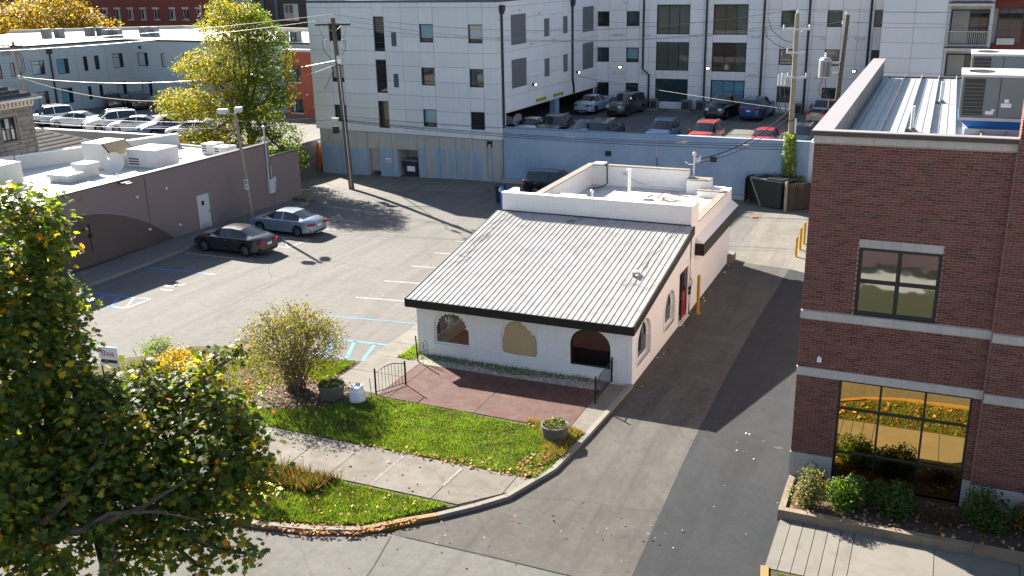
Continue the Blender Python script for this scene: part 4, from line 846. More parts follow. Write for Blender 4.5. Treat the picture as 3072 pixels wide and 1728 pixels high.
# ================================================================== GRAY APARTMENT BUILDING
A0 = math.radians(-3.636)
GC = (-19.59, 31.78)
GF = Fr(*GC, A0)                                       # front face: u<0 to the left
GW = Fr(*GC, A0+math.pi/2)                             # wing side: u away, v to the left (into the building)
GB = Fr(-18.43, 50.1, 0)                               # back facade above the deck
ap = thing('apartment_building', 'large gray panelled apartment building with concrete base behind the lot', 'building', (-20, 32, 0))
JT = .011
def col_panels(fr, u0, u1, cuts, wins, m, z_off=0):
    """one vertical strip of cladding: cut at the seams, window openings left out"""
    cs = sorted(set([round(c, 3) for c in cuts]+[round(z, 3) for w in wins for z in w[:2]]))
    for a, b in zip(cs, cs[1:]):
        mid = (a+b)/2
        if any(w[0] < mid < w[1] for w in wins): continue
        if b-a < .05: continue
        bx('panel', ap, m, u0+JT, u1-JT, -.045-random.uniform(0, .004), .0, a+JT, b-JT, fr)
# cores
MB(GF).extr([[(-16.5, 3.12), (0, 3.12), (0, 12.72), (-16.5, 12.72)], *[[(a, c), (b, c), (b, d), (a, d)] for a, b, c, d in [(-10.42, -9.48, 9.22, 11.72), (-10.42, -9.48, 6.15, 8.6), (-10.42, -9.48, 3.5, 5.52)]+[(x0, x1, z, z+1.28) for x0, x1 in ((-14.55, -13.43), (-6.4, -5.26), (-2.31, -1.2)) for z in (9.92, 6.84, 3.79)]]], .0, .4).build('front_core', 'panel_joint', ap)
MB(GF).box(-16.5, -.002, .4, 18.3, 5.05, 12.6).build('block_core', 'panel_joint', ap)
MB(GF).box(-16.5, -15.9, .4, 18.3, 0, 5.04).build('end_wall', 'gray_panel', ap); MB(GF).box(-9.5, -.3, 18.0, 18.3, 0, 5.04).build('undercroft_wall', 'dark_wood', ap); MB(GF).box(-9.49, -.02, .41, .6, 3.0, 5.04).build('undercroft_front', 'bare_concrete', ap); MB(GF).box(-15.8, -9.5, .45, 18.2, 0, 5.04).build('undercroft_rear', 'bare_concrete', ap)
zs = [3.12, 3.98, 4.96, 6.03, 7.09, 8.19, 9.22, 10.3, 12.35, 12.72]
us = [-16.52, -14.57, -13.43, -10.42, -9.48, -7.95, -6.4, -5.24, -2.32, -1.16, .02]
for a, b in zip(us, us[1:]):
    if (a, b) == (-10.42, -9.48): W3 = [(9.22, 11.72), (6.15, 8.6), (3.5, 5.52)]; c = [3.12, 12.72]
    elif (a, b) in ((-14.57, -13.43), (-6.4, -5.24), (-2.32, -1.16)): W3 = [(9.92, 11.2), (6.84, 8.12), (3.79, 5.07)]; c = [3.12, 6.03, 9.22, 12.35, 12.72]
    else: W3 = []; c = zs
    col_panels(GF, a, b, c, W3, 'gray_panel')
    for z0, z1 in W3:
        tall = z1-z0 > 2
        window(ap, GF, a+JT, b-JT, z0, z1, 'dark_frame', 'dark_glass' if tall else random.choice([['dark_glass', 'dark_glass'], ['dark_glass', 'teal_glass'], ['dark_glass', 'blue_blind_glass'], ['dark_glass', 'pale_blind_glass'], 'dark_glass']), (), (.22,) if not tall else (.25,), .05, .06, .09)
for z in (9.6, 6.6): MB(GF).box(-8.86, -8.42, -.06, -.046, z, z+1.0).build('louvre_vent', 'steel_blue_trim', ap)
# concrete base with blue-gray painted stripes
base_open = [[(-11.68, .0), (-10.66, .0), (-10.66, 1.78), (-11.68, 1.78)], [(-8.97, .0), (-7.12, .0), (-7.12, 1.9), (-8.97, 1.9)]]
MB(GF).extr([[(-16.3, -.6), (0, -.6), (0, 3.1), (-16.3, 3.1)], *[[(p[0], max(p[1], -.59)) if p[1] > 0 else (p[0], -.55) for p in q] for q in base_open]], .12, .5).build('base_wall', 'bare_concrete', ap)
bs = [-16.3, -14.24, -11.78, -11.69, -10.65, -9.44, -8.98, -7.11, -6.45, -5.18, -3.78, -2.29, -1.15, -.65, 0]
for i, (a, b) in enumerate(zip(bs, bs[1:])):
    hi = 3.1; lo = -.55
    if (a, b) in ((-11.69, -10.65), (-8.98, -7.11)): lo = 1.8 if a < -10 else 1.92
    if (a, b) == (-1.15, -.65): continue
    bx('base_panel', ap, 'bare_concrete', a+.02, b-.02, .075, .119, lo, hi-.02, GF)
for a, b, z1 in ((-16.25, -14.27, 1.75), (-14.2, -11.8, 1.72), (-10.62, -9.47, 1.8), (-9.42, -9.0, 1.8), (-6.9, -6.5, 2.1), (-5.6, -5.22, 2.1), (-5.15, -4.7, 2.1), (-3.7, -3.3, 2.1), (-4.45, -4.1, 2.1), (-2.25, -1.6, 2.1), (-2.9, -2.6, 2.1)):
    bx('painted_patch', ap, 'blue_gray_paint', a, b, .068, .0745, -.5, z1, GF)
for a, b in ((-11.68, -10.66), (-8.97, -7.12)):
    z = 1.79 if a < -10 else 1.91
    MB(GF).box(a, b, 1.6, 1.7, -.5, z).box(a-.1, a, .5, 1.6, -.5, z).box(b, b+.1, .5, 1.6, -.5, z).box(a, b, .5, 1.7, z, z+.1).build('recess', 'blue_gray_paint' if a < -10 else 'bare_concrete', ap)
MB(GF).box(-11.4, -10.75, 1.55, 1.6, -.45, 1.6).build('service_door', 'blue_gray_paint', ap)
MB(GF).cyl((-.9, .1, 0), (-.9, .1, 2.75), .12, n=12).build('drain_pipe', 'bare_concrete', ap); bx('pipe_recess', ap, 'black_plastic', -1.12, -.68, .1, .119, 2.5, 3.0, GF)
sg = MB(GF).box(-10.1, -9.62, .05, .066, .82, 1.13).build('warning_sign', 'sign_white', None, GF(-9.86, .05, .8)); tag(sg, 'small white warning sign with red band on the blue-gray base wall', 'sign')
MB(GF).box(-10.05, -9.67, .043, .0495, .88, .96).build('red_band', 'sign_red', sg); MB(GF).box(-10.05, -9.95, .036, .0425, .9, .95).box(-9.78, -9.68, .036, .0425, .9, .95).build('ink', 'sign_ink', sg); MB(GF).box(-10.0, -9.7, .043, .0495, 1.02, 1.05).build('ink', 'sign_ink', sg)
bx('roof_edge', ap, 'steel_blue_trim', -16.55, .05, -.07, .3, 12.721, 12.9, GF); bx('roof_edge', ap, 'steel_blue_trim', .31, 18.4, -.07, .3, 12.722, 12.9, GW)
MB(GF).box(-16.4, -.1, .31, 18.2, 12.6, 12.75).build('flat_roof', 'bright_membrane', ap)
# wing side: open parking under it
zw = [5.05, 6.05, 7.1, 8.2, 9.25, 10.3, 11.5, 12.35, 12.72]
uw = [.0, .95, 2.02, 4.5, 6.0, 7.58, 8.56, 11.1, 12.04, 13.6, 15.03, 17.45, 18.36]
W_ = {(2.02, 4.5): [(9.65, 11.75), (6.57, 8.6)], (7.58, 8.56): [(9.88, 11.2), (6.84, 8.2)], (11.1, 12.04): [(9.88, 11.2), (6.86, 8.22)], (15.03, 17.45): [(9.72, 11.74), (6.66, 8.8)]}
holes = [[(a, c), (b, c), (b, d), (a, d)] for (a, b), l in W_.items() for c, d in l]
MB(GW).extr([[(.405, 5.05), (18.36, 5.05), (18.36, 12.72), (.405, 12.72)], *holes], .0, .4).build('wing_core', 'panel_joint', ap)
for a, b in zip(uw, uw[1:]):
    l = W_.get((a, b), []); c = [5.05, 6.05, 9.25, 12.35, 12.72] if l else zw
    if a == 0: c = [3.12]+zw
    col_panels(GW, a, b, c, l, 'facade_panel')
    for z0, z1 in l:
        wide = b-a > 2; window(ap, GW, a+JT, b-JT, z0, z1, 'dark_frame', ['teal_glass', 'dark_glass', 'teal_glass'] if wide else 'teal_glass', (.36, .68) if wide else (), (.48,) if wide and z1 > 9 else ((.22,) if not wide else ()), .05, .06, .09)
MB(GW).box(0, 18.36, .0, .35, 4.9, 5.049).build('soffit_edge', 'facade_panel', ap)
MB(GW).box(10.15, 10.9, .25, .75, 3.15, 4.9).build('column', 'blue_gray_paint', ap)
for u, dz in ((.45, 0), (12.75, 1)):
    b = MB(GW); b.box(u-.22, u+.22, -.34, -.06, 12.1, 12.5).box(u-.14, u+.14, -.3, -.06, 11.9, 12.1)
    if dz: b.tube([(u, -.15, 11.95), (u, -.15, 6.1), (u+.3, -.12, 5.5), (u+.3, -.12, 4.95)], .09, 8)
    else: b.tube([(u, -.15, 11.95), (u, -.15, 4.0)], .09, 8)
    b.build('downpipe', 'navy_pipe', ap)
for u in (6.0, 9.2):
    s_ = MB(GW).box(u, u+1.7, -.075, -.055, 5.1, 5.34).build('clearance_sign', 'sign_yellow', None, GW(u+.85, -.06, 5.1)); tag(s_, ('near', 'far')[u > 7]+' yellow clearance sign above the parking entrance', 'sign')
    MB(GW).box(u, u+.2, -.082, -.0755, 5.11, 5.33).box(u+1.5, u+1.7, -.082, -.0755, 5.11, 5.33).build('black_end', 'sign_ink', s_)
    text_mesh('lettering', 'CLEARANCE', .17, 'sign_ink', s_, facing(GW, u+.85, -.08, 5.22))
for u, z in ((3.3, 11.95), (6.6, 11.6), (5.0, 9.45), (5.35, 9.45), (8.9, 9.5), (9.3, 9.5)): MB(GW).box(u, u+.14, -.16, -.046, z, z+.14).build('vent_hood', 'light_grey_metal', ap)
# back facade
zb = [3.15, 4.2, 5.12, 6.04, 7.1, 8.3, 9.3, 10.35, 11.36, 12.8]
ub = [0, .02, 1.08, 2.62, 3.74, 4.6, 5.25, 8.05, 9.2, 10.0, 12.8, 14.4, 15.42, 16.55, 17.9, 18.95, 20.06, 21.3, 22.42, 23.2, 24.6]
B_ = {(.02, 1.08): [(10.02, 11.25), (7.05, 8.26), (4.15, 5.3)], (2.62, 3.74): [(10.05, 11.26), (7.05, 8.27), (4.2, 5.3)], (5.25, 8.05): [(9.4, 11.78), (6.43, 8.76), (3.82, 5.72)], (10.0, 12.8): [(9.4, 11.78), (6.43, 8.76), (3.9, 5.72)],
      (15.42, 16.55): [(10.03, 11.28), (7.06, 8.31), (4.07, 5.32)], (18.95, 20.06): [(10.04, 11.29), (7.06, 8.31), (4.09, 5.33)], (22.42, 23.2): [(10.05, 11.3), (7.07, 8.31)]}
holes = [[(a, c), (b, c), (b, d), (a, d)] for (a, b), l in B_.items() for c, d in l]
MB(GB).extr([[(-.3, 3.1), (24.6, 3.1), (24.6, 12.8), (-.3, 12.8)], *holes], .0, .4).build('back_core', 'panel_joint', ap)
MB(GB).box(-.3, 24.6, .41, 10, 3, 12.7).build('back_block', 'panel_joint', ap)
gl_ = {(5.25, 8.05): ['teal_glass', 'teal_glass', 'teal_glass'], (10.0, 12.8): ['dark_glass', 'dark_glass', 'teal_glass']}
for a, b in zip(ub, ub[1:]):
    if b-a < .05: continue
    l = B_.get((a, b), []); wide = b-a > 2; c = ([3.15]+[z for w in l for z in w[:2]]+[12.8]) if l else zb
    if not l and b-a > 1.2: c = [3.15, 3.9]+zb[1:]
    col_panels(GB, a, b, c, l, 'facade_panel')
    for i, (z0, z1) in enumerate(l):
        if wide: g = ['blue_blind_glass']*3 if (a > 9 and i == 2) else gl_[(a, b)]
        else: g = ['dark_glass', 'blue_blind_glass'] if (a == 2.62 and i == 1) else random.choice([['dark_glass'], ['teal_glass'], ['dark_glass', 'teal_glass']])
        window(ap, GB, a+JT, b-JT, z0, z1, 'dark_frame', g, (.36, .68) if wide else (), ((.18,) if i == 0 else ()) if wide else (.22,), .05, .07, .09)
for u, kink in ((4.14, 1), (9.46, 0), (14.09, 0), (17.6, 0), (22.16, 0)):
    pth = [(u, -.15, 12.8), (u, -.15, 6.5), (u+.55, -.15, 6.05), (u+.55, -.15, 3.3)] if kink else [(u, -.15, 12.8), (u, -.15, 3.3)]
    MB(GB).tube(pth, .085, 8).build('downpipe', 'navy_pipe', ap)
for u, z in ((1.5, 9.25), (1.75, 9.25), (2.1, 9.25), (2.3, 9.25), (4.5, 9.2), (8.6, 9.15), (13.2, 9.15), (13.6, 9.15), (18.6, 9.1), (18.85, 9.1), (20.2, 9.1), (20.5, 9.1), (21.1, 9.1), (21.4, 9.1), (21.7, 9.1), (1.5, 6.15), (2.2, 6.15), (2.5, 6.15), (4.0, 6.15), (13.1, 6.15), (13.5, 6.15), (14.0, 6.15), (18.4, 6.1), (18.7, 6.1), (19.0, 6.1), (21.8, 6.1), (2.3, 11.9), (2.6, 11.9)):
    MB(GB).box(u, u+.15, -.16, -.046, z, z+.15).build('vent_hood', 'light_grey_metal', ap)
def wall_lamp(label, fr, u, z):
    t = thing('wall_lamp', label, 'lamp', fr(u, -.1, z), 'lit floodlights on the apartment building')
    MB(fr).box(u-.16, u+.16, -.26, -.05, z+.02, z+.2).build('housing', 'dark_frame', t); MB(fr).box(u-.1, u+.1, -.28, -.262, z+.03, z+.15).build('lens', 'lamp_lit', t)
wall_lamp('lit floodlight on wing wall, nearest the front corner', GW, 5.5, 6.4); wall_lamp('lit floodlight on wing wall beside the kinked downpipe', GW, 13.8, 6.5)
wall_lamp('lit floodlight left of the first tall teal windows', GB, 2.16, 6.55); wall_lamp('lit floodlight between the two wide window columns', GB, 9.75, 6.6); wall_lamp('lit floodlight right of the far transformer pole', GB, 21.26, 6.6)
cu = None
for i, (u, w_) in enumerate(((1.1, .6), (4.0, .7), (5.05, .6), (7.75, .75), (9.0, .65), (12.1, .75), (13.4, .7), (14.0, .6), (17.0, .6), (18.2, .7))):
    t = thing('condenser_unit', ['%s condenser unit at the foot of the back facade' % s for s in ('leftmost', 'second', 'third', 'fourth', 'fifth', 'sixth', 'seventh', 'eighth', 'ninth', 'rightmost')][i], 'condenser', GB(u+w_/2, -.55, 3.2), 'condenser units along the back facade')
    MB(GB).box(u, u+w_, -.9, -.2, 3.24, 4.05).build('cabinet', 'unit_grey', t); MB(GB).box(u+.06, u+w_-.06, -.906, -.9005, 3.35, 3.95).build('grille', 'grille', t); MB(GB).box(u-.02, u+w_+.02, -.92, -.18, 4.051, 4.08).build('lid', 'unit_grey', t)
# pale block with balconies
pb = thing('pale_apartment_wing', 'pale panelled apartment wing with railed balconies behind the brick roof', 'building', (8, 44, 0))
PF = Fr(4.95, 44, 0)
MB(PF).box(0, 4.2, .001, 12, 0, 17).build('wall_core', 'panel_joint', pb)
for a, b in ((0, 2.12), (2.12, 4.2)):
    for z0, z1 in zip([0, 2, 4, 6.2, 7.24, 8.28, 9.33, 10.38, 11.4, 13, 15], [2, 4, 6.2, 7.24, 8.28, 9.33, 10.38, 11.4, 13, 15, 17]): bx('panel', pb, 'pale_panel', a+.01, b-.01, -.045, 0, z0+.01, z1-.01, PF)
MB(PF).box(4.2, 14, 2.2, 12, 0, 17).build('recessed_wall', 'facade_panel', pb)
for z in (3.0, 6.05, 9.1, 12.1, 15.1):
    bx('balcony_slab', pb, 'unit_white', 4.2, 7.1, -.1, 2.2, z-.28, z-.02, PF); bx('slab_edge', pb, 'dark_frame', 4.22, 7.08, -.12, -.101, z-.1, z-.02, PF)
    for u in (4.3, 7.0): bx('post', pb, 'unit_white', u-.1, u+.1, .1, .3, z-.02, z+2.75, PF)
    r = MB(PF).tube([(4.2, -.05, z+1.02), (7.1, -.05, z+1.02)], .035, 6).tube([(4.2, -.05, z+.1), (7.1, -.05, z+.1)], .025, 6).build('balcony_rail', 'unit_white', pb)
    for i in range(23): MB(PF).box(4.23+i*.13, 4.255+i*.13, -.062, -.038, z+.1, z+1.0).build('baluster', 'unit_white', r)
    window(pb, PF, 4.45, 6.9, z+.02, z+2.4, 'dark_frame', ['pale_blind_glass', 'teal_glass', 'dark_glass'], (.5, .75), (.35,), 2.1, .08, .1)
    window(pb, PF, 7.4, 9.05, z+.1, z+2.55, 'bronze_metal', 'dark_glass', (.5,), (), 1.0, .09, .1); MB(PF).box(7.2, 14, 1.08, 2.19, z-.5, z+.1).build('spandrel', 'brick_red_far', pb); MB(PF).box(9.06, 14, 1.1, 2.19, z+.1, z+2.56).build('pier', 'brick_red_far', pb); MB(PF).box(7.5, 8.6, .6, .9, z+.12, z+.55).build('balcony_heater', 'unit_white', pb)
# ================================================================== PARKING DECK AND BLUE WALL
deckz = lambda y: 2.86+(y-32.5)*.022
dk = tag(MB(Fr(0, 0, math.pi/2)).extr([[(32.55, -.3), (50.0, -.3), (50.0, deckz(50)), (32.55, deckz(32.55))]], -20, 19.45).build('parking_deck', 'deck_pavement'), kind='structure')
MB(GW).extr([[(.7, 2.4), (18.0, 2.4), (18.0, deckz(49.8)), (.7, deckz(32.5))]], .001, 9.4).build('undercroft_floor', 'deck_pavement', dk)
for i in range(9):
    x = -16.9+i*2.72; MB().quad((x-.05, 43.8, deckz(43.8)+.006), (x+.05, 43.8, deckz(43.8)+.006), (x+.05, 48.3, deckz(48.3)+.006), (x-.05, 48.3, deckz(48.3)+.006)).build('stall_line', 'worn_white_line', dk)
for i in range(8):
    x = -17.5+i*2.7; MB().quad((x-.05, 33.2, deckz(33.2)+.006), (x+.05, 33.2, deckz(33.2)+.006), (x+.05, 37.6, deckz(37.6)+.006), (x-.05, 37.6, deckz(37.6)+.006)).build('stall_line', 'worn_white_line', dk)
for i in range(8): MB().box(-17+i*2.72, -15.2+i*2.72, 48.6, 48.75, 3.2, 3.38).build('wheel_stop', 'curb_concrete', dk)
bwl = thing('blue_wall', 'long blue painted retaining wall below the parking deck', 'wall', (-8.8, 32.4, 0))
bx('wall', bwl, 'blue_wall_paint', -19.5, 2.0, 32.2, 32.54, -.3, 3.95); bx('coping', bwl, 'blue_gray_paint', -19.5, 2.02, 32.18, 32.56, 3.951, 4.0)
bx('footing', bwl, 'bare_concrete', -19.5, -1.6, 31.75, 32.199, -.3, .28)
bx('end_wall', bwl, 'gray_panel', 2.001, 2.3, 32.2, 36, -.3, 3.98); bx('patched_paint', bwl, 'blue_gray_paint', -18.9, -17.7, 32.19, 32.1995, 1.0, 1.9)
for x in (-11.7, -4.35):
    MB().box(x, x+.42, 32.12, 32.199, 2.35, 2.7).build('vent_louvre', 'dark_frame', bwl); MB().box(x-.02, x+.44, 32.19, 32.198, 1.7, 2.35).build('rust_stain', 'blue_gray_paint', bwl)
MB().cyl((-8.0, 32.15, 2.6), (-8.0, 32.15, 3.9), .04, n=6).build('conduit', 'unit_white', bwl); MB().cyl((-8.0, 32.16, 1.3), (-8.0, 32.16, 2.4), .025, n=6).build('conduit', 'dark_frame', bwl)
sg = MB().box(-8.25, -7.85, 32.1, 32.115, .8, 1.3).build('parking_sign', 'sign_white', None, (-8.05, 32.1, .8)); tag(sg, 'small white parking notice on the blue wall behind the flat roof', 'sign')
for k, z in enumerate((1.18, 1.08, .98)): MB().box(-8.18+.02*k, -7.92-.02*k, 32.093, 32.0995, z, z+.05).build('ink', 'sign_ink', sg)
# ================================================================== BROWN BUILDING (left)
bb = thing('brown_building', 'long single-storey brown painted brick building with white flat roof', 'building', (-34, 8, 0))
BA = math.radians(86.157); BF = Fr(-31.49, 11.16, BA)   # u along the wall (away), v into the building (left)
ell = [(-16, 0), (-.05, .0), (-1.0, .75), (-1.96, 1.42), (-2.8, 1.88), (-3.61, 2.24), (-4.4, 2.52), (-5.23, 2.72), (-6.3, 2.9), (-7.34, 2.97), (-8.6, 2.9), (-10.5, 2.6), (-12.5, 1.8), (-16, .8)]
MB(BF).extr([[(-16, -.3), (8.7, -.3), (8.7, 4.3), (-16, 4.12)]], .0, .35).build('lot_wall', 'brown_brick', bb)
MB(BF).extr([ell], -.006, -.001).build('painted_arch', 'dark_brown_brick', bb)
MB(BF).extr([[(8.71, -.4), (11.6, -.4), (11.6, 3.38), (8.71, 3.38)]], -.02, .35).build('yard_wall', 'brown_brick', bb)
MB(BF).box(8.7, 11.62, -.05, .38, 3.381, 3.44).build('yard_coping', 'dark_frame', bb)
MB(BF).add([(-16, -.05, 4.121), (8.75, -.05, 4.301), (8.75, .4, 4.301), (-16, .4, 4.121), (-16, -.05, 4.18), (8.75, -.05, 4.36), (8.75, .4, 4.36), (-16, .4, 4.18)], [(0, 3, 2, 1), (4, 5, 6, 7), (0, 1, 5, 4), (1, 2, 6, 5), (2, 3, 7, 6), (3, 0, 4, 7)]).build('wall_coping', 'dark_frame', bb)
MB(BF).box(-16, 8.7, .05, .42, 4.0, 4.11).build('roof_edge', 'bright_membrane', bb)
MB().extr([[BF(-15.9, .2, 0)[:2], BF(8.6, .2, 0)[:2], (-38.9, 20.4), (-45.5, 3.5), (-46, -4)]], 3.2, 3.62, 'z').build('flat_roof', 'bright_membrane', bb)
MB().extr([[(-38.9, 20.4), (-45.5, 3.5), (-45.8, 3.6), (-39.2, 20.6)]], 0, 4.45, 'z').build('rear_parapet', 'bright_membrane', bb)
MB().extr([[(-38.85, 20.35), (-45.45, 3.45), (-45.9, 3.6), (-39.25, 20.65)]], 4.451, 4.5, 'z').build('parapet_cap', 'white_render', bb)
MB().extr([[(-38.9, 20.4), (-31.2, 19.7), (-31.2, 19.9), (-38.9, 20.65)]], 0, 3.75, 'z').build('end_wall', 'tan_render', bb)
d = MB(BF).box(1.87, 2.85, -.03, -.002, .12, 2.2).build('side_door', 'light_grey_metal', bb)
MB(BF).box(2.2, 2.42, -.04, -.031, 1.55, 1.82).build('pane', 'dark_glass', d); MB(BF).box(2.7, 2.78, -.07, -.031, 1.05, 1.15).build('handle', 'galvanised', d); MB(BF).box(1.95, 2.7, -.036, -.031, .14, .4).build('kick_plate', 'galvanised', d)
MB(BF).box(8.2, 8.7, -.22, -.021, 1.05, 2.0).box(8.72, 8.95, -.16, -.021, 1.7, 2.05).box(8.76, 8.92, -.12, -.021, 1.3, 1.6).build('meter_boxes', 'light_grey_metal', bb)
MB(BF).tube([(8.3, -.09, 2.0), (8.3, -.09, 5.0), (8.3, -.09, 5.35)], .06, 8).tube([(8.62, -.07, 2.05), (8.62, -.07, 2.9)], .05, 8).build('conduit', 'galvanised', bb); MB(BF).lathe((8.3, -.09, 5.3), [(.07, 0), (.13, .08), (.1, .2), (.02, .24)], 10).build('weatherhead', 'galvanised', bb)
for u, z in ((-2.63, 3.11), (-.43, 3.16), (-2.04, 1.09), (.24, .82)): MB(BF).lathe((u, -.08, z-.07), [(.03, 0), (.09, .04), (.09, .1), (.03, .14)], 10).build('wall_light', 'sign_white', bb)
MB(BF).box(-3.75, -3.2, -.45, -.01, 4.1, 4.16).box(-3.7, -3.3, -.7, -.45, 4.05, 4.12).build('area_light', 'dark_frame', bb)
for u0 in (-6.35, -7.9):
    b = MB(BF).tube([(u0+.3, -.03, .9), (u0+.3, -.03, 2.0), (u0+.28, -.1, 2.3), (u0+.1, -.35, 2.42), (u0-.15, -.5, 2.42), (u0-.3, -.5, 2.36)], .025, 6).lathe((u0-.35, -.5, 2.22), [(.14, 0), (.1, .1), (.03, .16)], 10).box(u0+.2, u0+.4, -.08, -.008, 1.6, 1.8)
    b.build('gooseneck_lamp', 'black_iron', bb)
MB(BF).box(-1.9, -1.86, -.02, -.003, 1.3, 4.1).build('control_joint', 'dark_brown_brick', bb)
MB(BF).box(-9.9, -8.5, -.06, -.008, 1.9, 2.5).build('lettered_panel', 'dark_frame', bb)
# things on its roof
t = rtu('rooftop_unit', 'long cream rooftop unit at left edge of the brown building roof', -41.5, 3.8, 3.63, 2.6, 3.6, 1.3, 'cream_metal'); MB().box(-38.895, -38.885, 5.0, 5.4, 4.5, 4.75).build('label_plate', 'blue_curb', t)
t = rtu('rooftop_unit', 'grey rooftop unit beside the satellite dish on brown building', -36.6, 13.2, 3.63, 2.3, 2.0, 1.15, 'light_grey_metal')
t = thing('duct_hood', 'white sloped duct hood with rusty top behind the satellite dish', 'duct', (-38, 13, 3.63))
MB().add([(-39.2, 12.2, 3.63), (-36.9, 12.2, 3.63), (-36.9, 14.2, 3.63), (-39.2, 14.2, 3.63), (-39.2, 12.2, 5.2), (-37.6, 12.2, 5.2), (-37.6, 14.2, 5.2), (-39.2, 14.2, 5.2), (-36.9, 12.2, 4.5), (-36.9, 14.2, 4.5)], [(0, 3, 2, 1), (4, 5, 6, 7), (0, 1, 8, 5, 4), (3, 7, 6, 9, 2), (0, 4, 7, 3), (1, 2, 9, 8)]).build('casing', 'unit_white', t)
MB().add([(-37.59, 12.3, 5.205), (-36.92, 12.3, 4.515), (-36.92, 14.1, 4.515), (-37.59, 14.1, 5.205)], [(0, 1, 2, 3)]).build('rusty_top', 'tan_board', t)
t = thing('satellite_dish', 'white satellite dish on the edge of the brown building roof', 'dish', (-35.0, 10.6, 3.63))
cx_ = Vector((-34.9, 10.5, 4.45)); dn = Vector((.35, -.85, .4)).normalized(); ux = dn.orthogonal().normalized(); uy = dn.cross(ux); b = MB(); pts = [tuple(cx_)]; fs = []
for j in range(1, 6):
    r = .65*j/5
    pts += [tuple(cx_+(ux*math.cos(2*math.pi*k/20)+uy*math.sin(2*math.pi*k/20))*r+dn*(.22*(r/.65)**2)) for k in range(20)]
fs = [(0, 1+k, 1+(k+1) % 20) for k in range(20)]+[(1+(j-1)*20+k, 1+j*20+k, 1+j*20+(k+1) % 20, 1+(j-1)*20+(k+1) % 20) for j in range(1, 5) for k in range(20)]
b.add(pts, fs).build('reflector', 'unit_white', t, smooth=True); MB().cyl((-35.1, 10.75, 3.63), tuple(cx_-dn*.03), .05, n=8).build('mast', 'galvanised', t); MB().tube([tuple(cx_-uy*.6+dn*.2), tuple(cx_+dn*.7-uy*.1)], .02, 5).build('feed_arm', 'galvanised', t); MB().box(*[q for i in range(3) for q in ((cx_+dn*.72-uy*.1)[i]-.06, (cx_+dn*.72-uy*.1)[i]+.06)]).build('receiver', 'unit_white', t)
for lab, x, y, w_, d_, h_ in (('low white roof hood nearest the wall edge', -37.9, 8.3, 1.5, 1.0, .45), ('square grey roof vent cap behind the low hood', -37.6, 9.9, 1.0, .9, .8)):
    t = thing('roof_vent', lab, 'vent', (x, y, 3.63)); MB().box(x, x+w_, y, y+d_, 3.63, 3.63+h_*.6).build('curb', 'unit_white', t); MB().box(x-.1, x+w_+.1, y-.1, y+d_+.1, 3.63+h_*.6+.001, 3.63+h_).build('cap', 'light_grey_metal', t)
t = thing('roof_vent', 'small mushroom vent near the far end of white flat roof', 'vent', (-36.2, 17.0, 3.63)); MB().cyl((-36.2, 17, 3.63), (-36.2, 17, 4.1), .12, n=10).build('stack', 'galvanised', t); MB().lathe((-36.2, 17, 4.1), [(.25, 0), (.25, .05), (.05, .16)], 12).build('cap', 'galvanised', t)
t = rtu('rooftop_unit', 'small rooftop unit at the far right end of the brown roof', -33.6, 17.6, 3.63, 1.1, 1.0, .7, 'light_grey_metal'); t = rtu('rooftop_unit', 'small rooftop unit beside another at the far end, nearer the tree', -35.2, 18.3, 3.63, 1.1, 1.0, .7, 'light_grey_metal')
tag(MB().tube([(-39.6, 7.6, 3.63), (-39.6, 7.6, 5.3), (-39.5, 7.6, 5.4), (-39.0, 7.6, 5.4), (-38.95, 7.6, 5.25)], .025, 6).build('roof_stand_pipe', 'dark_frame', None, (-39.6, 7.6, 3.63)), 'thin bent stand pipe on the white roof', 'pipe')
# pallets on the pavement end
t = thing('pallet_stack', 'stack of pale wooden pallets at the corner of brown building', 'pallet', (-30.0, 21.9, 0))
for j in range(2):
    for k in range(6): bx('board', t, 'pallet_wood', -30.8, -29.6, 21.65+k*.18, 21.78+k*.18, .1+j*.15, .125+j*.15)
    for k in range(3): bx('bearer', t, 'pallet_wood', -30.75+k*.52, -30.65+k*.52, 21.65, 22.7, .01+j*.15, .099+j*.15)
# ================================================================== STONE HOUSE
sh = thing('stone_house', 'old rough limestone house with dark shingled roof at left edge', 'house', (-52, 14, 0))
HF = Fr(-46.5, 15.2, math.pi/2)                       # the wall facing the lot: u away, v into the house
HO = [(-2.55, -1.4, 4.76, 6.34)]
MB(HF).extr([[(-9, 0), (0, 0), (0, 7.3), (-9, 7.3)], [(HO[0][0], HO[0][2]), (HO[0][1], HO[0][2]), (HO[0][1], HO[0][3]), (HO[0][0], HO[0][3])]], .06, .5).build('front_wall', 'mortar', sh)
MB(HF).box(-9, 0, .5, 9, 0, 7.3).build('house_core', 'rough_stone', sh)
z = .2; 
while z < 6.8:
    h = random.choice([.26, .3, .34]); u = -9+random.uniform(-.3, 0)
    while u < 0:
        w_ = random.uniform(.5, 1.0); a, b = max(u, -9), min(u+w_, .03)
        for p, q in ([(a, b)] if not (z+h > HO[0][2]-.1 and z < HO[0][3]+.1) else [(a, min(b, HO[0][0]-.06)), (max(a, HO[0][1]+.06), b)]):
            if q-p > .1 and q > -5.5 and z > 2.2: bx('stone', sh, 'rough_stone', p+.012, q-.012, -.02-random.uniform(0, .05), .06, z+.012, z+h-.012, HF)
        u += w_
    z += h
MB(HF).box(-9, 0.02, -.0, .06, 0, 2.25).build('lower_stone', 'rough_stone', sh)
window(sh, HF, *HO[0], 'dark_frame', ['pale_blind_glass', 'dark_glass'], (.33, .66), (.5,), .1, .1, .12, .04)
MB(HF).box(-2.7, -1.25, -.08, .1, 4.62, 4.75).build('sill', 'rough_stone', sh); MB(HF).box(-2.7, -1.25, -.06, .1, 6.35, 6.58).build('lintel', 'rough_stone', sh)
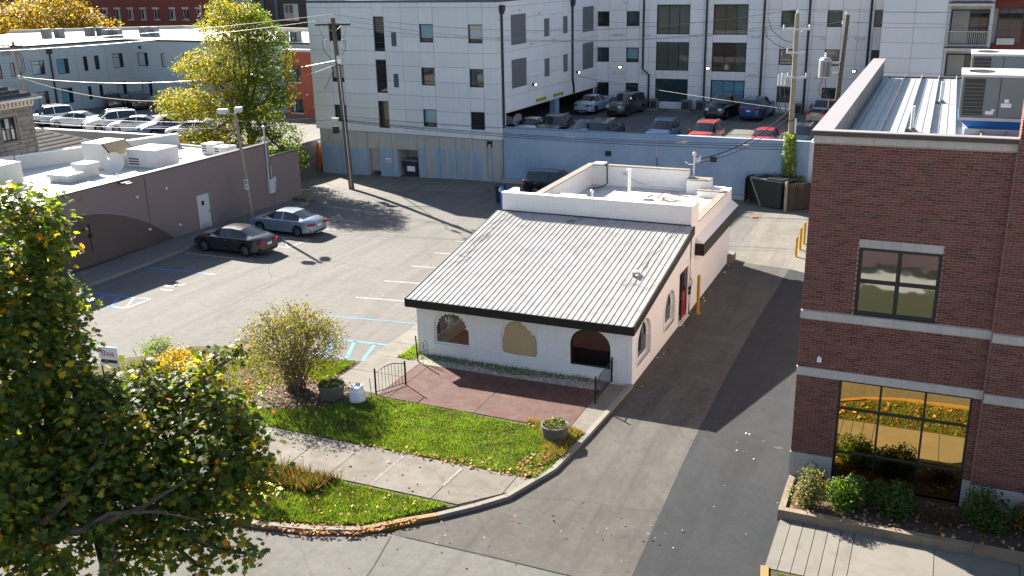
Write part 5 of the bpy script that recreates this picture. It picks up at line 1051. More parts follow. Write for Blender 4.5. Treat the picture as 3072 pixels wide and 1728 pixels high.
MB(HF).box(-9, .1, -.12, .05, 6.85, 7.3).build('frieze', 'tan_render', sh)
for i in range(16): bx('bracket', sh, 'tan_render', -4.6+i*.3, -4.5+i*.3, -.3, -.121, 6.97, 7.25, HF)
for i in range(30): bx('dentil', sh, 'tan_render', -4.6+i*.156, -4.53+i*.156, -.15, -.1201, 6.87, 6.95, HF)
MB(HF).box(-9.5, .55, -.55, 9.4, 7.301, 7.45).build('eaves', 'unit_white', sh)
MB(HF).add([(-9.5, -.55, 7.451), (.55, -.55, 7.451), (.55, 9.4, 7.451), (-9.5, 9.4, 7.451), (-4.5, 3.5, 9.7), (-4.5, 5.4, 9.7)], [(0, 1, 4), (1, 2, 5, 4), (2, 3, 5), (3, 0, 4, 5), (0, 3, 2, 1)]).build('hip_roof', 'dark_shingle', sh)
for j in range(9): MB(HF).box(-9.4+.5*j, .5-.5*j, -.55+.41*j, -.52+.41*j, 7.47+.225*j, 7.51+.225*j).build('shingle_course', 'dark_shingle', sh)
# low rear wing with pale shingles
MB(HF).box(.03, 5.3, -.3, 6, 0, 3.35).build('side_wing', 'rough_stone', sh)
MB(HF).add([(.03, -.7, 3.36), (5.8, -.7, 3.36), (5.8, 6.3, 3.36), (.03, 6.3, 3.36), (.03, 3.0, 4.9), (2.3, 3.0, 4.9)], [(0, 1, 5, 4), (1, 2, 5), (2, 3, 4, 5), (0, 3, 2, 1), (0, 4, 3)]).build('wing_roof', 'shingle', sh)
for j in range(8): MB(HF).box(.05, 5.7-.42*j, -.68+.44*j, -.66+.44*j, 3.385+.185*j, 3.41+.185*j).build('shingle_course', 'shingle', sh)
MB(HF).box(.0, 5.85, -.78, -.701, 3.28, 3.4).build('gutter', 'unit_white', sh)
# ================================================================== UPPER LEFT PARKING LOT AND RETAINING WALL
ul = tag(MB().extr([[(-80, 26), (-44.5, 27.2), (-36.6, 28.5), (-36.6, 60), (-95, 60)]], -.5, 2.1, 'z').build('upper_parking_lot', 'deck_pavement'), kind='structure')
rw = thing('retaining_wall', 'long grey retaining wall below the sunlit upper parking lot', 'wall', (-55, 27, 0))
MB().extr([[(-80, 26), (-44.6, 26.6), (-44.6, 27.0), (-80, 26.4)]], -.4, 3.0, 'z').build('wall', 'grey_wall', rw); MB().extr([[(-80, 25.95), (-44.55, 26.55), (-44.55, 27.05), (-80, 26.45)]], 3.001, 3.06, 'z').build('coping', 'bright_membrane', rw)
MB().extr([[(-44.6, 26.6), (-37.5, 27.2), (-37.5, 27.5), (-44.6, 27.0)]], -.4, 2.6, 'z').build('lower_wall', 'tan_render', rw)
for x, z in ((-52.5, 1.6), (-47.4, 1.5)):
    t = thing('wall_lamp', ('left', 'right')[x > -50]+' globe lamp on the grey retaining wall', 'lamp', (x, 26.35, z)); MB().lathe((x, 26.25, z), [(.05, 0), (.17, .08), (.17, .2), (.05, .28)], 12).build('globe', 'sign_white', t); MB().box(x-.05, x+.05, 26.25, 26.5, z-.05, z).build('bracket', 'galvanised', t)
gf = thing('graffiti_tag', 'faded green graffiti scribble on the retaining wall', 'graffiti', (-48.5, 26.4, 1))
MB(Fr(-49.9, 26.48, .017)).tube([(.1*k, -.015, 1.0+.18*math.sin(k*1.9)) for k in range(15)], .03, 4).build('scribble', 'bin_green', gf)
# ================================================================== GREY SIDING BUILDING + ORANGE BOX
gs = thing('grey_siding_building', 'two-storey grey sided apartment building around the upper lot', 'building', (-66, 47, 2))
dA = Vector((-4.1, -11.4)).normalized(); SA = Fr(-69.3, 47.5, math.atan2(-dA.y, -dA.x)); dB = Vector((24.4, -2.1)).normalized(); SB = Fr(-69.3, 47.5, math.atan2(dB.y, dB.x))
wA = [(-9.82, -8.58, 5.86, 7.23), (-7.38, -6.2, 5.75, 7.24), (-4.68, -4.27, 5.83, 7.28), (-3.53, -3.06, 5.87, 7.28), (-1.61, -.49, 5.88, 7.33), (-9.7, -8.62, 2.8, 4.25), (-7.36, -6.22, 2.84, 4.36), (-4.64, -4.27, 2.94, 4.3), (-3.46, -3.08, 3.0, 4.37), (-1.58, -.52, 3.1, 4.45), (-11.84, -11.42, 5.9, 7.2), (-13.4, -12.65, 5.8, 7.15), (-16, -15, 5.8, 7.2)]
wB = [(1.48, 3.0, 6.0, 7.38), (4.9, 5.47, 6.0, 7.36), (1.55, 3.1, 3.0, 4.48), (8, 9.2, 6, 7.36), (8, 9.2, 3, 4.45), (13, 14.2, 6, 7.36), (17.4, 18.6, 6, 7.36)]
R4 = lambda w: [(w[0], w[2]), (w[1], w[2]), (w[1], w[3]), (w[0], w[3])]
MB(SA).extr([[(-24, 1.5), (0, 1.5), (0, 8.55), (-24, 8.55)], *map(R4, wA)], 0, .35).build('lot_wall', 'grey_siding', gs)
MB(SB).extr([[(0, 1.5), (26.5, 1.5), (26.5, 8.55), (0, 8.55)], *map(R4, wB)], 0, .35).build('end_wall', 'grey_siding', gs)
for w in wA:
    wide = w[1]-w[0] > .7; window(gs, SA, *w, 'dark_frame', random.choice([['pale_blind_glass', 'dark_glass'], ['blue_blind_glass', 'dark_glass'], ['blue_blind_glass', 'dark_glass', 'blue_blind_glass', 'dark_glass']]) if wide else 'dark_glass', (.68,) if wide else (), (.72,) if wide else (), .05, .06, .08)
for w in wB: window(gs, SB, *w, 'dark_frame', ['pale_blind_glass', 'dark_glass'], (.68,) if w[1]-w[0] > .7 else (), (), .05, .06, .08)
for u in (-22, -19.5, -17, -14.2, -10.6, -5.4, -2.3): MB(SA).box(u, u+.02, -.012, -.001, 2.1, 8.5).build('siding_joint', 'panel_joint', gs)
MB(SA).box(-24, 0, -.03, -.001, 5.2, 5.3).build('belt_trim', 'grey_siding', gs)
MB(SA).tube([(-7.97, -.12, 7.9), (-7.97, -.12, 2.2)], .09, 8).box(-8.2, -7.74, -.3, -.04, 7.8, 8.25).build('downpipe', 'navy_pipe', gs)
for u in (-9.1, -1.0): MB(SA).box(u-.12, u+.12, -.15, -.002, 7.75, 8.05).build('vent_hood', 'unit_white', gs)
for u in (2.1, 20): MB(SB).box(u-.12, u+.12, -.15, -.002, 7.75, 8.05).build('vent_hood', 'dark_frame', gs)
MB().extr([[tuple(SA(-24, .3, 0)[:2]), (-69.5, 47.8), tuple(SB(26.5, .3, 0)[:2]), (-43, 60), (-78, 66), (-96, 56)]], 8.3, 8.56, 'z').build('flat_roof', 'bright_membrane', gs)
for f, a, b in ((SA, -24, 0.05), (SB, .051, 26.5)): MB(f).box(a, b, -.08, .3, 8.561, 8.72).build('roof_edge', 'dark_frame', gs)
MB().extr([[(-96, 56), (-78, 66), (-43, 60), (-43, 60.3), (-78, 66.4), (-96.2, 56.3)]], 8.3, 8.95, 'z').build('far_parapet', 'tan_render', gs)
for i, (x, y) in enumerate(((-81.8, 48.8), (-80.3, 49.2), (-78, 51.3), (-77, 52), (-75.2, 51.1), (-74.2, 51.5), (-71.6, 52.8), (-70.3, 52.9), (-49.3, 47.5), (-48, 47.7))):
    t = thing('condenser_unit', '%s dark condenser on the white roof of the grey sided building' % ('leftmost', 'second', 'third', 'fourth', 'fifth', 'sixth', 'seventh', 'eighth', 'ninth', 'rightmost')[i], 'condenser', (x, y, 8.56), 'condensers on the white roof')
    h = .95 if i not in (4, 5) else .75
    MB().box(x-.4, x+.4, y-.4, y+.4, 8.62, 8.62+h).build('cabinet', 'unit_grey', t); MB().box(x-.42, x+.42, y-.42, y+.42, 8.62+h, 8.66+h).build('lid', 'dark_frame', t); MB().box(x-.45, x+.45, y-.45, y+.45, 8.561, 8.619).build('base', 'unit_white', t)
    for k in (-.25, 0, .25): MB().box(x+k-.06, x+k+.06, y-.408, y-.4005, 8.75, 8.5+h).build('grille', 'grille', t)
ob = thing('orange_red_annex', 'orange-red rendered annex with two windows beside the gray apartment building', 'building', (-45, 44, 0))
OF = Fr(-47, 44, 0)
ow = [(.45, 1.85, 5.3, 6.75), (.5, 1.85, 2.45, 3.7)]
MB(OF).extr([[(0, 1.4), (9, 1.4), (9, 8.0), (0, 8.0)], *map(R4, ow)], 0, .4).build('wall', 'orange_red_render', ob)
for w in ow: window(ob, OF, *w, 'dark_frame', ['pale_blind_glass', 'teal_glass', 'dark_glass'], (.33, .66), (), .08, .07, .1); MB(OF).box(w[0]-.05, w[1]+.05, -.06, .02, w[2]-.12, w[2]-.01).build('sill', 'unit_white', ob)
MB(OF).box(-.02, 9.05, -.05, 5, 8.001, 8.2).build('coping', 'unit_white', ob); MB(OF).box(0, 9, -.1, .4, .4, 1.39).build('plinth', 'unit_white', ob); MB(OF).box(0.01, 9, .4, 5, .4, 7.99).build('core', 'orange_red_render', ob); MB(OF).box(2.3, 2.5, -.1, -.001, 4.1, 4.2).build('wall_light', 'sign_white', ob)
# orange bin store and kerb at the corner of the gray building
os_ = thing('orange_screen', 'orange painted screen wall at the left end of the gray building', 'wall', (-37, 33.5, -.4))
MB().box(-37.6, -36.4, 33.4, 33.6, -.5, 1.75).build('panel', 'orange_paint', os_); MB().box(-37.72, -37.601, 33.38, 33.62, -.5, 1.85).build('post', 'unit_white', os_); MB().box(-37.72, -36.4, 33.36, 33.64, 1.86, 1.95).build('cap', 'unit_white', os_)
lk = thing('low_wall', 'low weathered concrete kerb wall by the orange screen', 'wall', (-38.5, 32.5, -.4)); MB().extr([[(-39.5, 31.0), (-37.6, 33.3), (-37.8, 33.5), (-39.8, 31.2)]], -.5, .25, 'z').build('wall', 'coping', lk)
# ================================================================== FAR RED BRICK APARTMENT BLOCK
fr_ = thing('far_brick_block', 'long dark red brick apartment block far behind the white roof', 'building', (-96, 78, 0))
FRF = Fr(-130, 78, 0); wins = []
for z in (5.6, 9.05, 12.5):
    x = -127.5; k = 0
    while x < -80: wins.append((x+130, x+131.0, z, z+1.36)); x += 2.35 if k % 5 != 4 else 2.9; k += 1
MB(FRF).extr([[(0, 0), (50.3, 0), (50.3, 17), (0, 17)], *map(R4, wins)], 0, .5).build('brick_wall', 'brick_red_far', fr_)
MB(FRF).box(0, 62, .51, 14, 0, 16.9).build('core', 'brown_cladding', fr_)
for w in wins:
    window(fr_, FRF, *w, 'unit_white', ['dark_glass', 'pale_blind_glass'] if random.random() < .5 else 'dark_glass', (.5,), (), .15, .07, .1, .05); MB(FRF).box(w[0]-.1, w[1]+.1, -.04, .1, w[3]+.01, w[3]+.26).box(w[0]-.08, w[1]+.08, -.05, .1, w[2]-.16, w[2]-.01).build('stone_trim', 'limestone', fr_)
for z in (7.6, 11.1): MB(FRF).box(0, 50.3, -.05, -.002, z, z+.25).build('string_course', 'brick_red_far', fr_)
MB(FRF).box(50.31, 53.6, -.1, .5, 0, 17).build('grey_bay', 'grey_wall', fr_); MB(FRF).box(53.61, 62.3, -.02, .5, 0, 17).build('brown_bay', 'brown_cladding', fr_)
for w in ((50.9, 53.0, 8.6, 11.2), (50.9, 53.0, 12, 14.5), (58.8, 61, 8.9, 11.0), (58.8, 61, 12.2, 14.6)): window(fr_, FRF, *w, 'unit_white' if w[0] > 55 else 'dark_frame', ['teal_glass', 'dark_glass', 'pale_blind_glass'], (.33, .66), (.4,), -.18 if w[0] < 55 else -.1, .08, .1)
MB(FRF).box(55.2, 55.7, -.2, -.021, 0, 17).box(57.4, 57.9, -.2, -.021, 0, 17).build('fin', 'steel_blue_trim', fr_)
# ================================================================== POLES AND WIRES
def pole(name, label, x, y, h, r0, r1, m, lean=(0, 0), z0=0):
    t = thing(name, label, 'utility pole', (x, y, z0)); top = Vector((x+lean[0], y+lean[1], h))
    MB().tube([(x, y, z0-.1), tuple(Vector((x, y, z0)).lerp(top, .5)), tuple(top)], [r0, (r0+r1)/2, r1], 12).build('shaft', m, t); return t, top
def arm(t, c, half, az, zr=0, m='dark_wood', ins=(-.95, .95, -.4, .4)):
    d = Vector((math.cos(az), math.sin(az), zr)); a = c-d*half; b = c+d*half
    f = Fr(c.x, c.y, az); MB(f).box(-half, half, -.2, -.08, c.z-.06, c.z+.06).build('crossarm', m, t)
    for k in ins: MB(f).lathe((k*half, -.14, c.z+.06), [(.02, 0), (.06, .06), (.04, .1), (.06, .16), (.02, .22)], 8).build('insulator', 'porcelain', t)
    for s in (-1, 1): MB(f).tube([(s*half*.55, -.1, c.z), (0, -.05, c.z-.55)], .018, 5).build('brace', 'galvanised', t)
    return f
# big pole in front of the gray building
pA, tA = pole('utility_pole', 'tall dark wooden utility pole with crossarm before the gray building', -29.5, 27.2, 11.9, .21, .15, 'wood_pole', (-.55, 0), gz(-29.5, 27.2)-.0)
aA = math.radians(18)
fA = arm(pA, Vector((tA.x, tA.y, 11.45)), 1.25, aA)
MB(fA).lathe((0, -.02, 12.0-.1), [(.03, 0), (.06, .1), (.02, .3)], 8).build('insulator', 'porcelain', pA)
for s in (-1, 1):
    MB(fA).cyl((s*.62, -.1, 9.95), (s*.62, -.1, 10.45), .11, n=10).build('cutout', 'galvanised', pA)
    MB(fA).tube([(s*.62, -.1, 10.5), (s*.85, -.14, 10.3), (s*.75, -.16, 9.7), (s*.2, -.16, 9.0)], .02, 6).tube([(s*.95, -.14, 11.4), (s*.9, -.2, 10.9), (s*.65, -.12, 10.5)], .012, 5).build('jumper', 'wire_black', pA)
MB(fA).box(.15, .5, -.35, -.1, 8.9, 9.35).build('street_light', 'light_grey_metal', pA); MB(fA).box(.2, .45, -.36, -.351, 8.8, 9.1).build('lens', 'sign_white', pA)
MB(fA).box(-.55, -.05, -.45, -.1, 4.85, 5.0).box(-.5, -.1, -.4, -.15, 4.6, 4.85).build('cable_bracket', 'galvanised', pA); MB(fA).box(-.5, -.1, -.4, -.12, 3.9, 4.4).build('splice_case', 'dark_frame', pA)
MB().tube([(-29.42, 27.02, 0), (-29.6, 27.0, 6), (-29.75, 27, 8.7)], .035, 6).build('riser', 'galvanised', pA)
# ivy pole behind the red building
pB, tB = pole('utility_pole', 'grey wooden utility pole wrapped with ivy at the end of the blue wall', .9, 31.6, 11.95, .2, .13, 'pale_wood_pole', (-.15, 0))
fB = arm(pB, Vector((tB.x, tB.y, 11.0)), .8, math.radians(15), 0, 'galvanised', (-.95, .95))
MB(fB).lathe((0, -.05, 11.9), [(.03, 0), (.08, .1), (.05, .2), (.02, .3)], 8).build('insulator', 'porcelain', pB)
arm(pB, Vector((tB.x+.02, tB.y, 9.6)), .55, math.radians(15), 0, 'galvanised', (-.9,)); arm(pB, Vector((tB.x+.05, tB.y, 8.1)), .75, math.radians(10), 0, 'galvanised', (-.95, -.5, .95))
MB(fB).tube([(-1.9, -.15, 11.2), (-1.8, -.15, 10.6), (-1.2, -.2, 10.1), (-.4, -.15, 9.8)], .018, 5).tube([(-1.7, -.15, 11.6), (-1.5, -.15, 11.0), (-.8, -.2, 10.4), (-.2, -.15, 10.2)], .018, 5).build('jumper', 'wire_black', pB)
for k, u in enumerate((-.9, -.7, -.5)): MB(fB).cyl((u, -.15, 7.6), (u, -.15, 8.3), .05, n=8).build('arrester', 'porcelain', pB)
MB(fB).tube([(-.9, -.15, 7.6), (-.95, -.15, 6.6), (-.6, -.2, 5.6), (-.05, -.2, 5.3), (.2, -.2, 5.5)], .03, 6).tube([(-.7, -.15, 7.6), (-.75, -.15, 6.4), (-.4, -.2, 5.55), (0, -.2, 5.4)], .025, 6).tube([(-.5, -.15, 7.6), (-.45, -.2, 6.8), (-.3, -.15, 5.9), (-.1, -.15, 5.5)], .025, 6).build('jumper', 'wire_black', pB)
MB().tube([(1.18, 31.5, 0), (1.1, 31.5, 5.55)], .06, 8).build('conduit', 'pvc', pB)
n = 2600; zz = RNG.uniform(.3, 4.6, n)**1.0; a = RNG.uniform(0, 6.283, n); rr = .22+RNG.random(n)*(.28-.03*zz)+np.where(zz < 1.9, RNG.random(n)*1.0*(1.9-zz).clip(0, 1.2), 0)
Pv = np.stack([.9-.012*zz+rr*np.cos(a)*1.2+np.where(zz < 1.9, .45, 0), 31.5+rr*np.sin(a), zz], 1)
leaf_mesh('ivy', Pv, np.stack([np.cos(a), np.sin(a)-.3, RNG.normal(.3, .5, n)], 1), RNG.uniform(.09, .19, n), pick(n, [(4, (.08, .15, .03)), (3, (.12, .2, .05)), (2, (.2, .26, .09)), (1, (.25, .25, .08))]), 'leaf', OVAL, pB)
# transformer pole farther back
pC, tC = pole('utility_pole', 'brown wooden pole carrying a grey transformer behind the brick parapet', 2.6, 40, 11.45, .19, .13, 'wood_pole', (.35, 0), 3.1)
fC = Fr(2.85, 40, math.radians(12))
MB(fC).lathe((-1.15, -.1, 7.2), [(.38, 0), (.42, .05), (.42, 1.25), (.3, 1.4), (.08, 1.45)], 18).build('transformer', 'galvanised', pC)
for k in range(9): MB(fC).box(-1.5+.085*k, -1.47+.085*k, -.58, -.5, 7.35, 8.35).build('cooling_fin', 'unit_grey', pC)
MB(fC).lathe((-1.15, -.1, 8.65), [(.06, 0), (.09, .08), (.05, .14), (.09, .22), (.04, .3)], 8).build('bushing', 'porcelain', pC)
MB(fC).box(-.75, 0, -.06, .06, 7.5, 7.62).box(-.75, 0, -.06, .06, 8.2, 8.32).build('bracket', 'galvanised', pC)
MB(fC).box(-.75, -.3, -.3, 0, 5.2, 5.7).build('junction_box', 'dark_wood', pC)
MB(fC).tube([(-1.3, -.45, 7.2), (-1.5, -.45, 6.6), (-1.4, -.4, 6.1), (-.6, -.3, 5.9)], .025, 5).tube([(-1.1, -.45, 7.2), (-1.05, -.45, 6.6), (-.6, -.3, 5.7)], .025, 5).build('jumper', 'wire_black', pC)
MB(fC).lathe((0, -.05, 11.4), [(.03, 0), (.08, .1), (.05, .2), (.02, .3)], 8).build('insulator', 'porcelain', pC)
for s, z in ((-.2, 10.8), (.35, 10.7), (.3, 10.2)): MB(fC).lathe((s, -.1, z), [(.03, 0), (.08, .06), (.05, .12), (.08, .2), (.02, .26)], 8).build('insulator', 'porcelain', pC); MB(fC).box(min(0, s), max(0, s), -.12, -.06, z-.03, z+.02).build('bracket', 'galvanised', pC)
# pole by the stone house
pD, tD = pole('utility_pole', 'pale utility pole with dark crossarm behind the stone house', -63.9, 30, 9.9, .16, .12, 'pale_wood_pole', (-.9, 0))
fD = arm(pD, Vector((tD.x+.05, 30, 9.4)), 1.3, math.radians(-4)); MB(fD).box(-1.5, -.6, -.3, .1, 8.6, 9.3).build('transformer_bank', 'unit_grey', pD)
MB(fD).tube([(.5, -.2, 9.3), (1.2, -.2, 8.4), (1.3, -.2, 7.5), (.6, -.2, 7.0)], .025, 5).tube([(.3, -.2, 9.3), (.9, -.2, 8.3), (.9, -.2, 7.6), (.5, -.2, 7.0)], .025, 5).build('jumper', 'wire_black', pD); MB(fD).box(.25, .6, -.3, -.05, 6.6, 6.9).build('cable_bracket', 'galvanised', pD)
# lot light pole with two heads
lp = thing('light_pole', 'slim leaning wooden light pole with two floodlights beside silver car', 'light pole', (-29.45, 15.7, 0))
MB().tube([(-29.45, 15.7, 0), (-29.7, 15.7, 3.5), (-29.97, 15.7, 6.9)], [.13, .11, .09], 10).build('shaft', 'pale_wood_pole', lp)
for dx, dy in ((-.75, -.1), (-.35, .75)):
    MB().tube([(-29.95, 15.7, 6.8), (-29.95+dx, 15.7+dy, 6.95)], .03, 6).build('arm', 'galvanised', lp)
    f = Fr(-29.95+dx*1.1, 15.7+dy*1.1, math.atan2(dy, dx), 6.85); MB(f).box(-.3, .3, -.2, .2, 0, .28).build('floodlight', 'light_grey_metal', lp); MB(f).box(-.26, .26, -.16, .16, -.02, -.001).build('lens', 'sign_white', lp)
sg = MB().box(-29.7, -29.4, 15.54, 15.555, 2.2, 2.85).build('parking_sign', 'sign_white', None, (-29.55, 15.55, 2.2)); tag(sg, 'white parking sign strapped to the slim light pole', 'sign')
for k, (z, w_) in enumerate(((2.68, .1), (2.56, .09), (2.36, .08))): MB().box(-29.55-w_, -29.55+w_, 15.533, 15.5395, z, z+.06).build('ink', 'sign_ink', sg)
# overhead wires: every span a thing of its own
def wire(label, a, b, sag, r=.012, m='wire_black', n=16):
    a = Vector(a); b = Vector(b); P = [a.lerp(b, k/n)-Vector((0, 0, sag*4*(k/n)*(1-k/n))) for k in range(n+1)]
    return tag(MB().tube([tuple(p) for p in P], r, 5).build('overhead_wire', m, None, tuple(a)), label, 'wire', 'overhead wires between the poles')
A1 = Vector(fA(-1.2, -.14, 11.7)); A2 = Vector(fA(1.2, -.14, 11.7)); A3 = Vector(fA(0, 0, 12.15)); A4 = Vector(fA(.5, -.14, 11.65))
B1 = Vector(fB(-.75, -.14, 11.3)); B2 = Vector(fB(.75, -.14, 11.3)); B3 = Vector(fB(0, -.05, 12.2))
wire('topmost bright wire from the tall pole to the ivy pole', A3, B3, 1.2, .014, 'wire_bright'); wire('middle bright wire from the tall pole crossarm to the ivy pole', A2, B1, 1.15, .014, 'wire_bright'); wire('lowest bright wire from the tall pole crossarm to the ivy pole', A1, B2, 1.2, .014, 'wire_bright')
C3 = Vector(fC(0, -.05, 11.7)); C1 = Vector(fC(-.2, -.1, 11.05)); C2 = Vector(fC(.35, -.1, 10.95))
wire('top wire between ivy pole and transformer pole', B3, C3, .1, .012, 'wire_bright'); wire('second wire between ivy pole and transformer pole', B2, C1, .1, .012, 'wire_bright')
wire('top wire running right from the transformer pole', C3, (40, 46, 11.8), .3, .012, 'wire_bright'); wire('lower wire running right from the transformer pole', C2, (40, 46, 11.0), .3, .012, 'wire_bright')
for k, (lab, dz) in enumerate((('first', 0), ('second', -.5), ('third', -.62), ('fourth', -.78))):
    wire('%s dark cable from the tall pole past gray building front to ivy pole' % lab, fA(.1, -.3, 5.15+dz*.5), (tB.x-.1, 31.4, 5.4+dz*1.2-.9), .35, .016+.004*(k > 1))
wire('pale drop wire above the deck from the gray wing to the ivy pole', GW(12, -.05, 6.6), (tB.x, 31.5, 6.1), .1, .012, 'wire_bright')
wire('bright wire running up left from top of tall pole', A3, (-62, 19, 10.4), .4, .014, 'wire_bright'); wire('bright wire running left from tall pole crossarm', A1, (-63, 20, 9.6), .4, .014, 'wire_bright')
wire('bright wire left from mid tall pole to the pale pole', fA(0, -.2, 9.0), (tD.x, 30, 6.8), 1.0, .015, 'wire_bright'); wire('sagging dark wire left from mid tall pole to the pale pole', fA(0, -.2, 8.7), (tD.x, 30, 6.75), 2.3, .022, 'wire_black')
wire('upper thick bright cable crossing above the parked white cars', fA(-.3, -.3, 5.1), (-62, 18, 6.3), .9, .018, 'wire_bright'); wire('lower thick bright cable crossing above the parked white cars', fA(-.3, -.3, 4.7), (-62, 18, 5.7), .9, .016, 'wire_bright'); wire('third cable crossing above the parked white cars', fA(-.3, -.3, 4.9), (-62, 18, 6.0), 1.0, .02, 'wire_black')
wire('twisted bundle descending left from tall pole to the orange annex', fA(-.05, -.2, 8.7), (-44.5, 43.9, 2.6), .4, .035, 'wire_bright'); wire('guy wire descending left from the middle of tall pole', fA(-.3, -.3, 4.3), (-35.5, 30.6, .8), .02, .02, 'wire_bright')
wire('black service drop from ivy pole to the mast on white building', (tB.x, 31.4, 6.1), (-1.7, 17.15, 5.4), .5, .03); wire('thin second service line from ivy pole to white building mast', (tB.x, 31.4, 5.7), (-1.7, 17.15, 5.2), .5, .018)
wire('dark cable running up right from the ivy pole to the transformer pole box', (tB.x+.1, 31.5, 4.9), fC(-.5, -.2, 5.4), .15, .025)
for k, (x, y) in enumerate(((-6.2, 31.6), (-2.0, 31.6), (-14.0, 31.3))):
    t = thing('splice_clamp', ('middle', 'right', 'left')[k]+' bright splice clamp hanging on the cable above blue wall', 'clamp', (x, y, 4.2)); zc = 3.62+.02*k
    MB().cyl((x-.35, y, zc), (x+.35, y, zc+.03), .07, n=8).build('sleeve', 'unit_white', t)
    for dx in (-.2, .2): MB().cyl((x+dx, y, zc), (x+dx, y, zc+.3), .03, n=6).build('spacer', 'galvanised', t)
# ================================================================== CARS
PROF = {
 'sedan': dict(L=4.85, ax=(-1.42, 1.40), zc=[(-2.42, .55), (-2.38, .92), (-2.2, 1.04), (-1.78, 1.07), (-.98, 1.40), (-.35, 1.455), (.3, 1.41), (1.12, 1.03), (1.85, .92), (2.22, .78), (2.42, .52)],
    zs=[(-2.42, .5), (-2.36, .86), (-1.78, .97), (0, .95), (1.12, .93), (1.85, .83), (2.25, .66), (2.42, .46)], g=(-1.78, -.98, .3, 1.12), bp=-.32, yr=.58, w=.92),
 'suv': dict(L=4.6, ax=(-1.34, 1.34), zc=[(-2.3, .6), (-2.26, 1.05), (-2.12, 1.12), (-1.98, 1.62), (-1.2, 1.70), (-.35, 1.72), (.25, 1.68), (.98, 1.17), (1.75, 1.06), (2.12, .92), (2.3, .58)],
    zs=[(-2.3, .55), (-2.2, 1.0), (-1.6, 1.05), (0, 1.03), (.98, 1.05), (1.75, .98), (2.15, .8), (2.3, .5)], g=(-2.12, -1.98, .25, .98), bp=-.42, yr=.64, w=.93),
 'pickup': dict(L=5.4, ax=(-1.7, 1.72), zc=[(-2.7, .6), (-2.68, .98), (-.82, 1.0), (-.8, 1.12), (-.62, 1.66), (-.2, 1.72), (.5, 1.68), (1.15, 1.2), (2.2, 1.1), (2.55, .95), (2.7, .6)],
    zs=[(-2.7, .55), (-2.66, .96), (-.8, .98), (1.15, 1.05), (2.2, 1.0), (2.6, .8), (2.7, .55)], g=(-.8, -.62, .5, 1.15), bp=-.1, yr=.66, w=.96)}
def ip(x, tb): return float(np.interp(x, [t[0] for t in tb], [t[1] for t in tb]))
